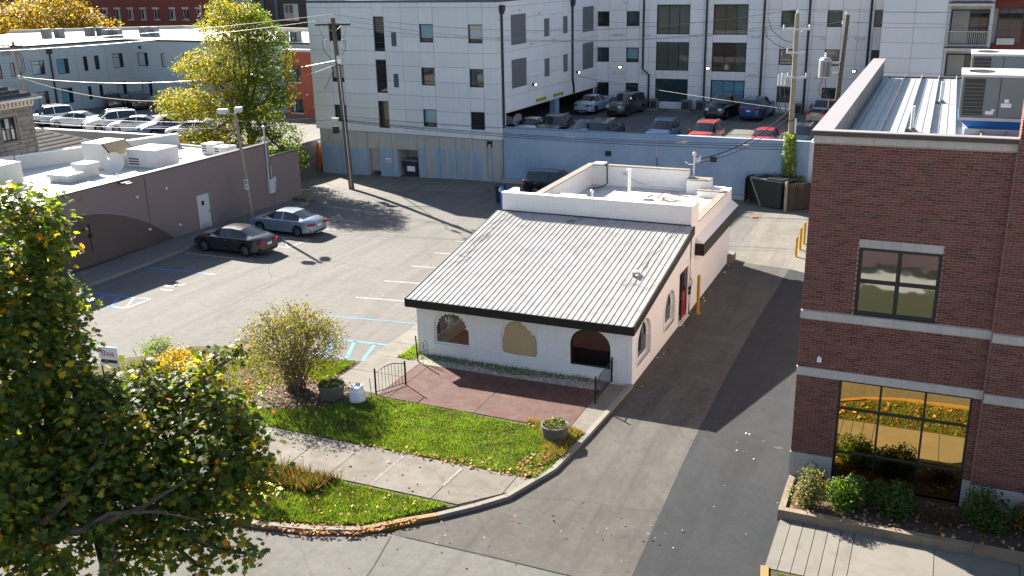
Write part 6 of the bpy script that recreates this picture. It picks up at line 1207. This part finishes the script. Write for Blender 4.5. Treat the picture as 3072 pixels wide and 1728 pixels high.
def build_car(kind, name):
    p = PROF[kind]; L = p['L']; h = L/2; w = p['w']; g = p['g']; R = .335; A = .385
    xs = set([-h+.005, h-.005, *[t[0] for t in p['zc'] if abs(t[0]) < h], *g, p['bp']-.04, p['bp']+.04, g[1]+.12, g[2]-.05])
    for a in p['ax']:
        for d in (-.385, -.36, -.29, -.2, -.1, 0, .1, .2, .29, .36, .385): xs.add(a+d)
    xs = sorted(xs); xs2 = [xs[0]]
    for x in xs[1:]:
        if x-xs2[-1] > .012: xs2.append(x)
    xs = xs2; rows = []
    ww = [(-h, w*.72), (-h+.12, w*.88), (-h+.5, w*.98), (-.5, w), (.6, w), (h-.6, w*.96), (h-.2, w*.84), (h, w*.6)]
    for x in xs:
        yw = ip(x, ww); zc = ip(x, p['zc']); zs = min(ip(x, p['zs']), zc-.02); zb = .2 if abs(x) < h-.25 else .27
        for a in p['ax']:
            if abs(x-a) < A: zb = max(zb, .33+math.sqrt(A*A-(x-a)**2)*.98)
        zb = min(zb, zs-.1); cab = max(0, min(1, (zc-zs-.06)/.25))
        yt = yw*.80*(1-cab)+p['yr']*cab if cab < 1 else p['yr']+max(0, (p['zc'][5][1]-zc))*.12
        zm = max(zb+.03, .55*zs+.1)
        rows.append([(0, .2), (yw*.9, zb), (yw*.985, zb+.06), (yw, min(zm, zs-.04)), (yw*.985, zs-.03), (yw*.945, zs), (yt, zc-.045 if cab > .3 else zc-.015), (yt*.55, zc-.008), (0, zc)])
    nP = len(rows[0]); t = thing(name, 'car', 'car')
    mesh = {k: MB() for k in ('body', 'windshield', 'rear_window', 'sw_f_l', 'sw_f_r', 'sw_r_l', 'sw_r_r')}
    b = mesh['body']; V = []
    for x, r in zip(xs, rows):
        for s in (1, -1): V += [(x, s*y, z) for y, z in r]
    F = {k: [] for k in mesh}
    for i in range(len(xs)-1):
        m = (xs[i]+xs[i+1])/2
        for s in (0, 1):
            for j in range(nP-1):
                q = [(2*i+s)*nP+j, (2*i+s)*nP+j+1, (2*(i+1)+s)*nP+j+1, (2*(i+1)+s)*nP+j]
                k = 'body'
                if j == 5 and g[0]+.1 < m < g[3]-.12 and abs(m-p['bp']) > .04 and m > g[1]-.55: k = 'sw_%s_%s' % ('f' if m > p['bp'] else 'r', 'lr'[s])
                if j >= 6 and g[2]-.0 < m < g[3]: k = 'windshield'
                if j >= 6 and g[0] < m < g[1]: k = 'rear_window'
                F[k].append(q)
    for s in (0, 1):
        for j in range(nP-1): pass
    n0 = [2*0*nP+j for j in range(nP)]+[nP+j for j in reversed(range(nP))]; e = 2*(len(xs)-1)*nP; n1 = [e+j for j in range(nP)]+[e+nP+j for j in reversed(range(nP))]
    F['body'] += [n0, n1]
    nmz = dict(body='body', windshield='windshield', rear_window='rear_window')
    for k, fs in F.items():
        if not fs: continue
        me = bpy.data.meshes.new(k); me.from_pydata(V, [], [tuple(f) for f in fs]); bm = bmesh.new(); bm.from_mesh(me)
        bmesh.ops.remove_doubles(bm, verts=bm.verts, dist=.0005); bmesh.ops.delete(bm, geom=[v for v in bm.verts if not v.link_faces], context='VERTS'); bmesh.ops.recalc_face_normals(bm, faces=bm.faces); bm.to_mesh(me); bm.free()
        me.materials.append(M['paint_silver' if k == 'body' else 'car_glass'])
        if k == 'body':
            me.polygons.foreach_set('use_smooth', [True]*len(me.polygons))
            me.set_sharp_from_angle(angle=math.radians(32))
        o = bpy.data.objects.new(nmz.get(k, 'side_window'), me); COL.objects.link(o); o.parent = t; WL[o.name] = Vector((0, 0, 0))
        if k == 'body': o.material_slots[0].link = 'OBJECT'; o.material_slots[0].material = M['paint_silver']; o['is_body'] = 1
    MB().box(-h+.3, h-.3, -w*.8, w*.8, .18, .5).build('underbody', 'black_plastic', t)
    tyre = rim = None
    for a in p['ax']:
        for s in (-1, 1):
            y = s*(w-.11)
            f = Fr(a, y, 0 if s > 0 else math.pi)
            b = MB(f); N = 20; prof = [(.2, -.09), (R-.02, -.1), (R, -.07), (R, .07), (R-.02, .1), (.2, .09)]; pts = []; fs = []
            for (r, v) in prof: pts += [(r*math.cos(2*math.pi*k/N), v, .335+r*math.sin(2*math.pi*k/N)) for k in range(N)]
            for j in range(len(prof)-1): fs += [(j*N+k, j*N+(k+1) % N, (j+1)*N+(k+1) % N, (j+1)*N+k) for k in range(N)]
            b.add(pts, fs); wh = b.build('wheel', 'tyre', t)
            b = MB(f); pts = []; fs = []
            for k in range(5):
                a0 = 2*math.pi*k/5
                for da, r in ((-.32, .05), (-.2, .215), (.2, .215), (.32, .05)): pts.append((r*math.cos(a0+da), .085, .335+r*math.sin(a0+da)))
                fs.append(tuple(range(4*k, 4*k+4)))
            b.add(pts, fs); N = 20
            for r0, r1, v in ((.2, .225, .095),):
                q = [(r*math.cos(2*math.pi*k/N), v, .335+r*math.sin(2*math.pi*k/N)) for r in (r0, r1) for k in range(N)]
                b.add(q, [(k, (k+1) % N, N+(k+1) % N, N+k) for k in range(N)])
            b.add([(.2*math.cos(2*math.pi*k/N), .03, .335+.2*math.sin(2*math.pi*k/N)) for k in range(N)], [tuple(range(N))]).build('rim', 'rim', wh, fixn=False)
    def zat(x): return ip(x, p['zc'])
    tz = ip(-h+.06, p['zs'])
    for s in (-1, 1):
        b = MB(); y0, y1 = sorted((s*w*.42, s*w*.8)); hz = .78 if kind == 'sedan' else .95
        MB().box(-h-.008, -h+.1, y0, y1, hz-.09, hz+.05).build('taillight', 'tail_lamp', t)
        y0, y1 = sorted((s*w*.8, s*(w*.905))); MB().box(-h+.1, -h+.3, y0, y1, hz-.06, hz+.05).build('taillight', 'tail_lamp', t)
        y0, y1 = sorted((s*w*.44, s*w*.72)); fz = .62 if kind == 'sedan' else .8
        MB().add([(h-.03, y0, fz-.06), (h-.03, y1, fz-.06), (h-.28, y1, fz+.1), (h-.28, y0, fz+.1), (h+.0, y0, fz-.02), (h-.03, y1, fz-.02), (h-.2, y1, fz+.13), (h-.18, y0, fz+.13)], [(0, 3, 2, 1), (4, 5, 6, 7), (0, 1, 5, 4), (1, 2, 6, 5), (2, 3, 7, 6), (3, 0, 4, 7)]).build('headlight', 'head_lamp', t)
        y0, y1 = sorted((s*(w-.02), s*(w+.16))); zm = ip(g[3]-.15, p['zs'])+.06
        m_ = MB().box(g[3]-.3, g[3]-.16, y0, y1, zm, zm+.13).build('mirror', 'paint_silver', t); m_.material_slots[0].link = 'OBJECT'; m_.material_slots[0].material = M['paint_silver']; m_['is_body'] = 1
        for hx in ((g[1]-.1+p['bp'])/2+.1, (p['bp']+g[3])/2-.35):
            y0, y1 = sorted((s*(w-.004), s*(w+.025))); MB().box(hx-.28, hx-.1, y0, y1, .8 if kind == 'sedan' else .88, .835 if kind == 'sedan' else .915).build('door_handle', 'rim', t)
    MB().box(-h-.012, -h+.05, -.17, .17, .6 if kind == 'sedan' else .72, .72 if kind == 'sedan' else .84).build('licence_plate', 'plate', t)
    MB().box(h-.12, h+.004, -.4, .4, .36, .52).build('grille', 'black_plastic', t); MB().box(-h-.004, -h+.1, -.62, .62, .27, .38).build('rear_valance', 'black_plastic', t)
    if kind == 'suv':
        for s in (-1, 1): MB().tube([(-1.7, s*.56, 1.70), (-1.2, s*.56, 1.745), (0, s*.56, 1.755), (.2, s*.56, 1.70)], .02, 5).build('roof_rail', 'galvanised', t)
    if kind == 'pickup': MB().box(-2.62, -.85, -.75, .75, .62, 1.005).build('bed_cover', 'black_plastic', t)
    return t
proto = {k: build_car(k, {'sedan': 'sedan', 'suv': 'suv', 'pickup': 'pickup_truck'}[k]) for k in PROF}
used = set()
def place(kind, x, y, z, heading, pnt, label, group, sc=1):
    t = proto[kind] if kind not in used else copy_tree(proto[kind]); used.add(kind)
    t.location = (x, y, z); t.rotation_euler[2] = math.radians(heading); t.scale = (sc, sc, sc)
    for o in t.children:
        if o.get('is_body'): o.material_slots[0].link = 'OBJECT'; o.material_slots[0].material = M[pnt]
    tag(t, label, {'sedan': 'car', 'suv': 'car', 'pickup': 'truck'}[kind], group); WL[t.name] = Vector((x, y, z)); return t
G1, G2, G3 = 'cars beside the brown building', 'cars on the parking deck', 'cars in the upper left lot'
place('sedan', -26.55, 10.35, 0, 178, 'paint_graphite', 'dark grey sedan parked nose to the brown wall', G1, 1.03)
place('sedan', -26.2, 14.85, 0, 177, 'paint_silver', 'silver blue sedan parked behind the dark grey one', G1, 1.0)
bc = place('suv', -14.2, 29.4, 0, 2, 'paint_black', 'black car with lit red tail lamps along the foot of blue wall', 'cars in the alley')
place('sedan', -12.0, 25.3, 0, 182, 'paint_graphite', 'dark sedan hidden behind the left parapet of white building', 'cars in the alley')
for x_, lab, kd, pnt, y_, hd in ((-17.75, 'pale blue-white sedan parked rear outwards under the gray wing corner', 'sedan', 'paint_pale_blue', 47.3, 84), (-14.7, 'dark grey SUV parked nose outwards beside the pale sedan', 'suv', 'paint_dark_grey', 46.6, -100), (-6.7, 'black SUV parked nose outwards in front of blue blinds', 'suv', 'paint_black', 47.0, -98), (-4.0, 'dark blue SUV parked rear outwards next to the black SUV', 'suv', 'paint_blue', 47.3, 82), (1.3, 'tan pickup truck backed out at the right of the ivy pole', 'pickup', 'paint_tan', 46.8, 80)):
    place(kd, x_, y_, deckz(y_)+.01, hd, pnt, lab, G2)
for x_, lab, kd, pnt, hd, y_ in ((-18.6, 'white car behind the blue wall at the downpipe corner', 'sedan', 'paint_white', -90, 35.4), (-16.7, 'dark SUV behind the blue wall left end', 'suv', 'paint_black', -90, 35.2), (-14.5, 'dark blue car behind the blue wall', 'sedan', 'paint_blue', -90, 35.1), (-12.6, 'black SUV beside the dark blue car behind blue wall', 'suv', 'paint_black', 90, 35.2), (-8.5, 'mid blue hatchback behind the blue wall', 'suv', 'paint_mid_blue', -90, 35.3), (-5.4, 'brick red SUV behind the blue wall', 'suv', 'paint_brick_red', -92, 35.2), (-1.3, 'bright red car in the sunlit corner of the deck', 'sedan', 'paint_red', 90, 35.6), (1.0, 'black car in the sunlit corner beside the ivy pole', 'suv', 'paint_black', -90, 35.5)):
    place(kd, x_, y_, deckz(y_)-.04, hd, pnt, lab, G2, .97)
place('pickup', *GW(7.5, 5.0, 0)[:2], 2.92, 86+90, 'paint_white', 'white pickup parked in the undercroft beneath yellow signs', G2)
for x_, y_, lab, kd, pnt, hd in ((-69.5, 32.6, 'dark SUV partly hidden by the stone house', 'suv', 'paint_black', 10), (-65.6, 33.0, 'white SUV with dark side windows nearest the stone house', 'suv', 'paint_white', -112), (-61.6, 32.6, 'white sedan second from the stone house in upper lot', 'sedan', 'paint_white', 190), (-57.3, 32.4, 'silver SUV in the middle of the upper lot row', 'suv', 'paint_white', -120), (-54.1, 32.0, 'white coupe right of the silver SUV in upper lot', 'sedan', 'paint_white', 205), (-50.4, 31.5, 'dark blue SUV at right end of the upper lot row', 'suv', 'paint_blue', -115), (-47, 31.2, 'white car half hidden by the yellow tree', 'sedan', 'paint_white', 200), (-69.2, 44.6, 'black sedan parked in shade of grey sided building', 'sedan', 'paint_black', 140), (-66.0, 44.6, 'black SUV parked in shade beside the black sedan', 'suv', 'paint_black', 140)):
    place(kd, x_, y_, 2.11, hd, pnt, lab, G3)
for y_ in (-.55, .55):
    b_ = MB().box(-2.33, -2.305, y_-.1, y_+.1, .92, 1.0).build('lit_tail_lamp', 'tail_lit'); b_.parent = bc
# ================================================================== BINS, FENCE, SIGN
def wheelie(label, x, y, az, m='bin_green', h=1.15):
    f = Fr(x, y, az); t = thing('wheelie_bin', label, 'bin', (x, y, 0), 'wheeled bins')
    MB(f).add([(-.24, -.28, .08), (.24, -.28, .08), (.24, .26, .08), (-.24, .26, .08), (-.3, -.36, h), (.3, -.36, h), (.3, .36, h), (-.3, .36, h)], [(0, 3, 2, 1), (4, 5, 6, 7), (0, 1, 5, 4), (1, 2, 6, 5), (2, 3, 7, 6), (3, 0, 4, 7)]).build('tub', m, t)
    MB(f).box(-.32, .32, -.4, .4, h+.001, h+.07).build('lid', m, t); MB(f).cyl((-.28, .4, h+.03), (.28, .4, h+.03), .03, n=6).build('handle', m, t)
    for s in (-.27, .27): MB(f).cyl((s-.03, .3, .12), (s+.03, .3, .12), .12, n=12).build('wheel', 'tyre', t)
wheelie('dark wheeled bin beside the black car at the blue wall', -16.3, 30.6, .1)
wheelie('left dark wheeled bin near the parapet of white building', -16.9, 25.8, .2, 'navy_steel'); 
t = thing('utility_marker', 'blue post with white numeral 6 behind the left parapet', 'sign', (-16.2, 24.4, 0)); MB().cyl((-16.2, 24.4, 0), (-16.2, 24.4, 1.2), .1, n=10).build('post', 'blue_curb', t); MB().lathe((-16.2, 24.4, 1.2), [(.16, 0), (.18, .1), (.1, .3)], 12).build('cap', 'blue_curb', t); text_mesh('numeral', '6', .45, 'sign_white', t, facing(Fr(-16.2, 24.2, .3), 0, -.03, 1.3), .02)
df = Fr(-.1, 30.9, math.radians(-25)); t = thing('dumpster', 'large dark tipping dumpster inside the wooden fence enclosure', 'dumpster', (.3, 31, 0))
MB(df).extr([[(-.95, 1.75), (-.2, .1), (1.3, .1), (1.3, 1.75)]], -.75, .75).build('hopper', 'bin_green', t)
MB(df).box(-1.05, 1.35, -.8, .8, 1.751, 1.83).build('rim', 'unit_grey', t); MB(df).box(-.75, .15, -.6, .5, 1.831, 1.85).build('opening', 'black_plastic', t); MB(df).box(.2, 1.35, -.82, .82, 1.84, 1.92).build('lid', 'bin_green', t); MB(df).tube([(-1.0, -.78, 1.72), (-.15, -.78, .05)], .05, 6).build('side_rail', 'unit_grey', t)
fe = thing('wood_fence', 'weathered dark wooden board fence around the dumpster', 'fence', (0, 31.5, 0))
for (p, q) in (((-1.75, 31.7), (-.1, 32.1)), ((1.1, 29.45), (3.4, 31.0))):
    p = Vector(p); q = Vector(q); Ln = (q-p).length; f = Fr(p.x, p.y, math.atan2(q.y-p.y, q.x-p.x)); n = int(Ln/.15)
    for k in range(n): bx('board', fe, 'dark_wood', k*.15, k*.15+.135, -.02, .02, .08, 1.75+random.uniform(-.04, .04), f)
    for z in (.45, 1.35): bx('rail', fe, 'dark_wood', 0, Ln, .021, .08, z, z+.09, f)
    for u in (0, Ln): bx('post', fe, 'pale_wood_pole', u-.06, u+.06, -.08, .1, 0, 1.9, f)
bx('gate_panel', fe, 'dark_wood', -1.7, -1.66, 30.6, 31.7, .1, 1.7)
st = thing('street_cone_scrap', 'orange scrap lying on the alley near the dumpster', 'litter', (-.4, 27.2, 0)); MB(Fr(-.4, 27.2, .5)).box(-.2, .2, -.1, .1, .01, .07).build('scrap', 'orange_paint', st)
db = thing('dumpster', 'dark blue dumpster in the recess of the concrete base', 'dumpster', GF(-8.0, .9, -.2)); MB(GF).extr([[(-8.7, 1.0), (-8.3, -.3), (-7.3, -.3), (-7.15, 1.0)]], .3, 1.4).build('hopper', 'navy_steel', db); MB(GF).box(-8.75, -7.13, .26, 1.44, 1.001, 1.07).build('rim', 'unit_grey', db); MB(GF).box(-8.3, -7.6, .285, .299, .2, .6).build('worn_label', 'sign_white', db)
ys = thing('yard_sign', 'leaning white real-estate sign with red lettering among the maple leaves', 'sign', (-18.9, -6.8, .1)); YF = Fr(-19.2, -6.78, .12)
for u in (0, .75): MB(YF).cyl((u, 0, .1), (u, 0, 1.5), .03, n=6).build('post', 'dark_frame', ys)
MB(YF).box(-.05, .8, -.03, -.005, .7, 1.5).build('board', 'sign_white', ys); text_mesh('lettering', 'LEASE', .22, 'sign_red', ys, facing(YF, .38, -.035, 1.2)); MB(YF).box(0, .75, -.036, -.031, .85, .98).build('band', 'sign_ink', ys)
# ================================================================== TREES AND SHRUBS
def limb(b, p0, p1, r0, r1, wob=.15, n=5):
    p0 = Vector(p0); p1 = Vector(p1); P = []
    for k in range(n+1):
        q = p0.lerp(p1, k/n)
        if 0 < k < n: q += Vector((random.uniform(-wob, wob), random.uniform(-wob, wob), random.uniform(-wob, wob)))
        P.append(tuple(q))
    b.tube(P, [r0+(r1-r0)*k/n for k in range(n+1)], 7)
def tree(name, label, base, fork, lobes, leaf_n, size, pal, shape, trunk_r, bark='bark', twig=60, group=None, up=.5, shell=.55, sprig=7, cf=None, thr=.3):
    """trunk, limbs to every lobe, crown of leaves set in small sprigs"""
    t = thing(name, label, 'tree', base, group); b = MB(); limb(b, base, fork, trunk_r, trunk_r*.7, .1)
    for c, r in lobes:
        limb(b, fork, c, trunk_r*.45, trunk_r*.12, .25)
        for k in range(max(3, twig//len(lobes))):
            d = RNG.normal(size=3); d /= np.linalg.norm(d); e = np.array(c)+d*np.array(r)*RNG.uniform(.6, .95); s = np.array(c)+d*np.array(r)*.1
            limb(b, s, e, trunk_r*.09, .008, .12, 3)
    b.build('trunk', bark, t, fixn=False)
    vol = np.array([r[0]*r[1]*r[2] for _, r in lobes])**.72; vol /= vol.sum(); PP = []; NN = []
    for (c, r), v in zip(lobes, vol):
        n = int(leaf_n*v/sprig); p, d = lobe_points(c, r, n, shell); keep = clump3(p) > thr
        p = p[keep]; d = d[keep]
        q = np.repeat(p, sprig, 0)+RNG.normal(0, size*1.25, (len(p)*sprig, 3))*np.array([1, 1, .45]); PP.append(q); NN.append(np.repeat(d, sprig, 0))
    P = np.concatenate(PP); D = np.concatenate(NN); m = len(P)
    nr = D*.55+RNG.normal(0, .55, (m, 3))+np.array([0, 0, up]); cols = pick(m, pal)
    if cf: cols = cf(P, cols)
    leaf_mesh('crown', P, nr, size*RNG.uniform(.6, 1.25, m), cols, 'leaf', shape, t)
    return t
def clump3(p):
    return .5+.5*np.sin(p[:, 0]*2.1+1.3*np.sin(p[:, 2]*1.7))*np.cos(p[:, 1]*1.9+np.sin(p[:, 0]*1.4))*np.cos(p[:, 2]*2.3+.7*np.sin(p[:, 1]))
# near maple: lobes placed round its own trunk on the verge
camv = Vector((9.55, -32.4, 15)); FPX = 2930.6
def at_slant(px, py, s):
    d = vF*FPX+r2*(px-1536)+u2*(864-py); return camv+d.normalized()*s
mp = [(-10, 730, 26.5, 165), (80, 640, 26.3, 65), (130, 760, 26.0, 45), (30, 930, 26.3, 165), (130, 920, 25.8, 50), (60, 1110, 25.6, 165), (205, 1060, 25.4, 45), (0, 1290, 26.0, 200), (250, 1250, 25.0, 115), (385, 1330, 24.6, 120), (470, 1170, 25.2, 50), (575, 1190, 25.2, 85), (680, 1250, 24.8, 85), (640, 1340, 24.6, 110), (760, 1370, 24.4, 60), (690, 1470, 24.2, 90), (540, 1450, 24.2, 110), (330, 1480, 24.0, 115), (140, 1440, 24.8, 140), (30, 1560, 24.6, 130), (170, 1670, 23.8, 95), (330, 1690, 23.6, 60), (510, 1630, 23.6, 85), (640, 1600, 23.6, 65), (735, 1660, 23.2, 28), (600, 1700, 23.2, 42), (640, 1075, 25.0, 34), (725, 1050, 25.0, 26), (430, 1100, 25.4, 30), (350, 1190, 25.2, 60), (420, 1240, 24.9, 70)]
ml = []
for px, py, s, r in mp:
    c = at_slant(px, py, s); rr = r*s/FPX; ml.append((tuple(c), (rr, rr*1.1, rr*.92)))
tree('maple_tree', 'large green and yellow maple in the near left foreground', (-13.2, -13.0, .1), tuple(at_slant(170, 1500, 26)), ml, 34000, .19, [(8, (.05, .09, .022)), (7, (.075, .125, .025)), (5, (.15, .185, .028)), (2.6, (.36, .29, .02)), (.5, (.45, .17, .02))], MAPLE, .3, twig=150, up=1.0, shell=.85, sprig=9)
mt = bpy.data.objects['maple_tree']
for path, r in (([(-60, 1680, 24.8), (120, 1625, 23.8), (290, 1575, 23.3), (430, 1520, 23.2), (560, 1440, 23.4)], (.13, .03)), ([(230, 1600, 23.5), (330, 1540, 23.1), (470, 1535, 22.9), (600, 1560, 22.9)], (.07, .015)), ([(60, 1640, 24.0), (200, 1500, 23.6), (300, 1380, 23.8), (340, 1250, 24.2)], (.09, .02)), ([(560, 1600, 23.0), (650, 1650, 22.9), (735, 1670, 22.9)], (.02, .006))):
    MB().tube([tuple(at_slant(*q)) for q in path], [r[0]+(r[1]-r[0])*k/(len(path)-1) for k in range(len(path))], 8).build('limb', 'bark', mt)
# yellow-green tree behind the brown building
yt = [((-39.5, 28.5, 10.8), (3.0, 2.6, 1.9)), ((-37.2, 28.2, 9.3), (2.2, 2.2, 2.4)), ((-42.2, 27.8, 8.2), (2.3, 2.2, 1.4)), ((-39.8, 28, 7.4), (2.0, 2.0, 1.6)), ((-44.0, 27, 5.5), (2.4, 2.0, 1.3)), ((-40.6, 27.2, 5.0), (2.5, 2.2, 1.7)), ((-37.6, 27.6, 5.6), (2.0, 2.0, 2.5)), ((-36.4, 27.8, 3.0), (2.1, 2.0, 1.6)), ((-39.6, 26.8, 2.6), (2.2, 1.8, 1.3)), ((-42.3, 26.4, 3.2), (1.6, 1.5, .9)), ((-35.6, 28, 6.9), (1.1, 1.2, 1.6)), ((-34.9, 27.6, 1.6), (1.3, 1.2, 1.0)), ((-40.5, 28.5, 12.3), (1.3, 1.3, .9)), ((-37.9, 28.5, 11.9), (1.2, 1.2, 1.0))]
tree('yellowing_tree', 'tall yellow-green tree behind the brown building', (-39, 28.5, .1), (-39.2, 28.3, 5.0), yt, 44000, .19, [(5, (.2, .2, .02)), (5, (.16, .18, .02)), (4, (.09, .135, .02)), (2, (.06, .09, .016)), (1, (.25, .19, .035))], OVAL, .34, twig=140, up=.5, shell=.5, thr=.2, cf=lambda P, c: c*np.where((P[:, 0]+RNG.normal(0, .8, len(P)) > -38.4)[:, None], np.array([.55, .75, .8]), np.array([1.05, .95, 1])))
# far trees at top left
ft = [((-104, 66, 8.5), (4.5, 4, 3.6)), ((-99, 66, 10.5), (4.2, 4, 3.4)), ((-95.5, 65, 8.6), (4, 4, 3.2)), ((-110, 66, 8), (4.5, 4, 4)), ((-92, 66, 8), (3, 3, 2.4))]
tree('autumn_tree', 'orange-yellow tree beyond the white roof at top left', (-98, 66, 0), (-98, 66, 5), ft, 16000, .42, [(5, (.23, .16, .03)), (4, (.2, .12, .03)), (3, (.17, .15, .035)), (2, (.1, .1, .025))], OVAL, .5, twig=60, up=.5)
tree('autumn_tree', 'darker orange tree cut by the left top edge of the view', (-116, 62, 0), (-116, 62, 5), [((-116, 62, 8), (4, 4, 4)), ((-112.5, 61, 9.5), (3, 3, 3)), ((-119, 62, 6), (4, 4, 4))], 7000, .42, [(4, (.2, .12, .025)), (3, (.15, .12, .03)), (3, (.08, .08, .02))], OVAL, .45, twig=40)
tree('dark_conifer', 'small dark evergreen against the far red brick wall', (-98.5, 74.5, 0), (-98.5, 74.5, 5), [((-98.5, 74.5, 8), (1.5, 1.5, 1.8)), ((-98.4, 74.5, 6), (2, 2, 2))], 3000, .3, [(1, (.02, .045, .02))], OVAL, .2, twig=16)
# bare multi-stem bush by the lot
def bush(name, label, base, n_stem, h, rad, leaf_n, size, pal, thin=.022, cat='bush', leafr=(.45, 1.0), wid=1.0, vol=0):
    t = thing(name, label, cat, base); b = MB(); tips = []
    for i in range(n_stem):
        a = random.uniform(0, 6.283); r = rad*math.sqrt(random.random()); top = Vector((base[0]+r*math.cos(a), base[1]+r*math.sin(a), base[2]+h*(1-.42*(r/rad)**2)*random.uniform(.82, 1.08)))
        st = Vector((base[0]+random.uniform(-.28, .28), base[1]+random.uniform(-.28, .28), base[2])); mid = st.lerp(top, .45)+Vector((-.1*(top.x-st.x), -.1*(top.y-st.y), .12*h))
        P = [st, st.lerp(mid, .5)+Vector((random.uniform(-.05, .05), random.uniform(-.05, .05), 0)), mid, mid.lerp(top, .5)+Vector((random.uniform(-.12, .12), random.uniform(-.12, .12), 0)), top]
        b.tube([tuple(q) for q in P], [thin*1.6, thin*1.3, thin, thin*.7, .006], 5)
        for k in range(4):
            f = random.uniform(.35, .95); q = P[2].lerp(P[4], f); e = q+Vector((random.uniform(-.5, .5), random.uniform(-.5, .5), random.uniform(.0, .5))); b.tube([tuple(q), tuple(q.lerp(e, .5)+Vector((0, 0, .05))), tuple(e)], [thin*.5, thin*.35, .004], 4); tips.append((q, e))
    b.build('stems', 'pale_bark', t, fixn=False)
    T = np.array([[*q, *e] for q, e in tips]); i = RNG.integers(0, len(T), leaf_n); f = RNG.uniform(*leafr, (leaf_n, 1)); P = T[i, :3]*(1-f)+T[i, 3:]*f+RNG.normal(0, .1*wid, (leaf_n, 3))
    if vol:
        q, _ = lobe_points((base[0], base[1], base[2]+h*.58), (rad*.95, rad*.95, h*.42), vol, .35); P = np.concatenate([P, q+RNG.normal(0, .12, q.shape)]); leaf_n = len(P)
    leaf_mesh('foliage', P, RNG.normal(0, .7, (leaf_n, 3))+np.array([0, 0, .5]), size*RNG.uniform(.6, 1.3, leaf_n), pick(leaf_n, pal), 'leaf', OVAL, t); return t
bush('bare_bush', 'large half-bare twiggy bush with sparse yellow-green leaves beside the lot', (-11.6, -4.9, .1), 80, 3.2, 2.1, 3600, .09, [(4, (.10, .105, .035)), (3, (.14, .13, .045)), (2, (.07, .085, .025)), (1, (.15, .09, .045))], .016, vol=6000)
bush('golden_shrub', 'low golden spirea shrub behind the maple leaves', (-17.2, -5.2, .1), 22, .65, .8, 1500, .09, [(4, (.28, .19, .035)), (3, (.34, .25, .07)), (1, (.2, .2, .04))], .01, 'shrub', (.1, 1), .8)
bush('green_shrub', 'small green shrub beside the golden one at the lot edge', (-18.7, -4.2, .1), 18, .55, .6, 900, .08, [(1, (.08, .15, .03)), (1, (.14, .22, .04))], .01, 'shrub', (.1, 1), .7)
bush('golden_shrub', 'second golden shrub nearer the bare bush', (-15.9, -5.3, .1), 16, .6, .7, 1100, .09, [(4, (.27, .2, .04)), (3, (.33, .26, .08))], .01, 'shrub', (.1, 1), .8)
bush('white_flowering_weed', 'pale leafy weed on the verge corner near the maple', (-7.4, -12.3, .1), 10, .5, .35, 110, .17, [(1, (.55, .58, .5)), (1, (.4, .45, .3))], .01, 'weed', (.3, 1), .8)
def shrub(label, c, r, n, size, pal, shell=.75):
    t = thing('shrub', label, 'shrub', (c[0], c[1], .3), 'shrubs in the raised bed'); b = MB()
    for k in range(16):
        d = RNG.normal(size=3); d[2] = abs(d[2])+.3; d /= np.linalg.norm(d); b.tube([(c[0], c[1], .3), tuple(np.array([c[0], c[1], .35])+d*np.array(r)*.6), tuple(np.array([c[0], c[1], .35])+d*np.array(r)*.95)], [.02, .012, .005], 4)
    b.build('stems', 'bark', t, fixn=False); L_ = [lobe_points((c[0]+random.uniform(-.5, .5)*r[0], c[1]+random.uniform(-.4, .4)*r[1], .3+r[2]*random.uniform(.25, .85)), tuple(q*random.uniform(.35, .72) for q in r), n//5, shell) for _ in range(7)]; p = np.concatenate([q[0] for q in L_]); d = np.concatenate([q[1] for q in L_]); k = p[:, 2] > .3; p = p[k]; d = d[k]; p += RNG.normal(0, .04, p.shape)
    leaf_mesh('foliage', p, d*.6+RNG.normal(0, .5, d.shape)+np.array([0, 0, .3]), size*RNG.uniform(.6, 1.3, len(p)), pick(len(p), pal), 'leaf', OVAL, t); return t
GRN = [(4, (.04, .085, .018)), (3, (.06, .11, .02)), (1, (.1, .15, .03))]
shrub('grey-green juniper shrub with a pinkish top at the bed corner', (7.15, -6.75), (.55, .5, .85), 1500, .09, [(3, (.09, .115, .06)), (2, (.13, .15, .09)), (1.2, (.2, .13, .09))])
shrub('bright green shrub second from the bed corner', (8.25, -6.45), (.62, .6, .8), 1700, .09, [(3, (.06, .115, .02)), (2, (.1, .17, .03))])
shrub('dark green shrub in front of the mirrored window', (9.35, -6.2), (.8, .65, .78), 2100, .09, GRN); shrub('low dark shrub against the limestone base beside the juniper', (7.25, -5.75), (.5, .35, .6), 700, .08, [(1, (.03, .055, .03))])
shrub('dark green shrub at the right edge of the planting bed', (11.9, -6.1), (.75, .65, .85), 1800, .09, GRN); shrub('sparse green shrub near the right frame edge', (12.9, -5.9), (.6, .6, .9), 1100, .1, [(3, (.05, .1, .02)), (1, (.4, .06, .03))])
shrub('dry brown low shrub in the middle of the bed', (10.7, -6.3), (.55, .45, .4), 700, .07, [(1, (.12, .07, .04)), (1, (.08, .05, .03))], .6)
# building across the street that the upper window mirrors
MB().box(-30, 45, -45, -25.5, 0, 1.2).build('wall', 'limestone', ac); MB().box(-30, 45, -25.49, -25.1, 1.2, 3.4).build('fascia', 'mauve_fascia', ac); MB().box(-30, 45, -45, -25.5, 3.4, 3.6).build('roof', 'membrane', ac)

text_mesh('lettering', 'of Indiana', 1.1, 'sign_white', ac, Matrix.Translation((8.6, -25.08, 2.4)) @ Matrix.Rotation(math.pi, 4, 'Z') @ Matrix.Rotation(math.pi/2, 4, 'X'))
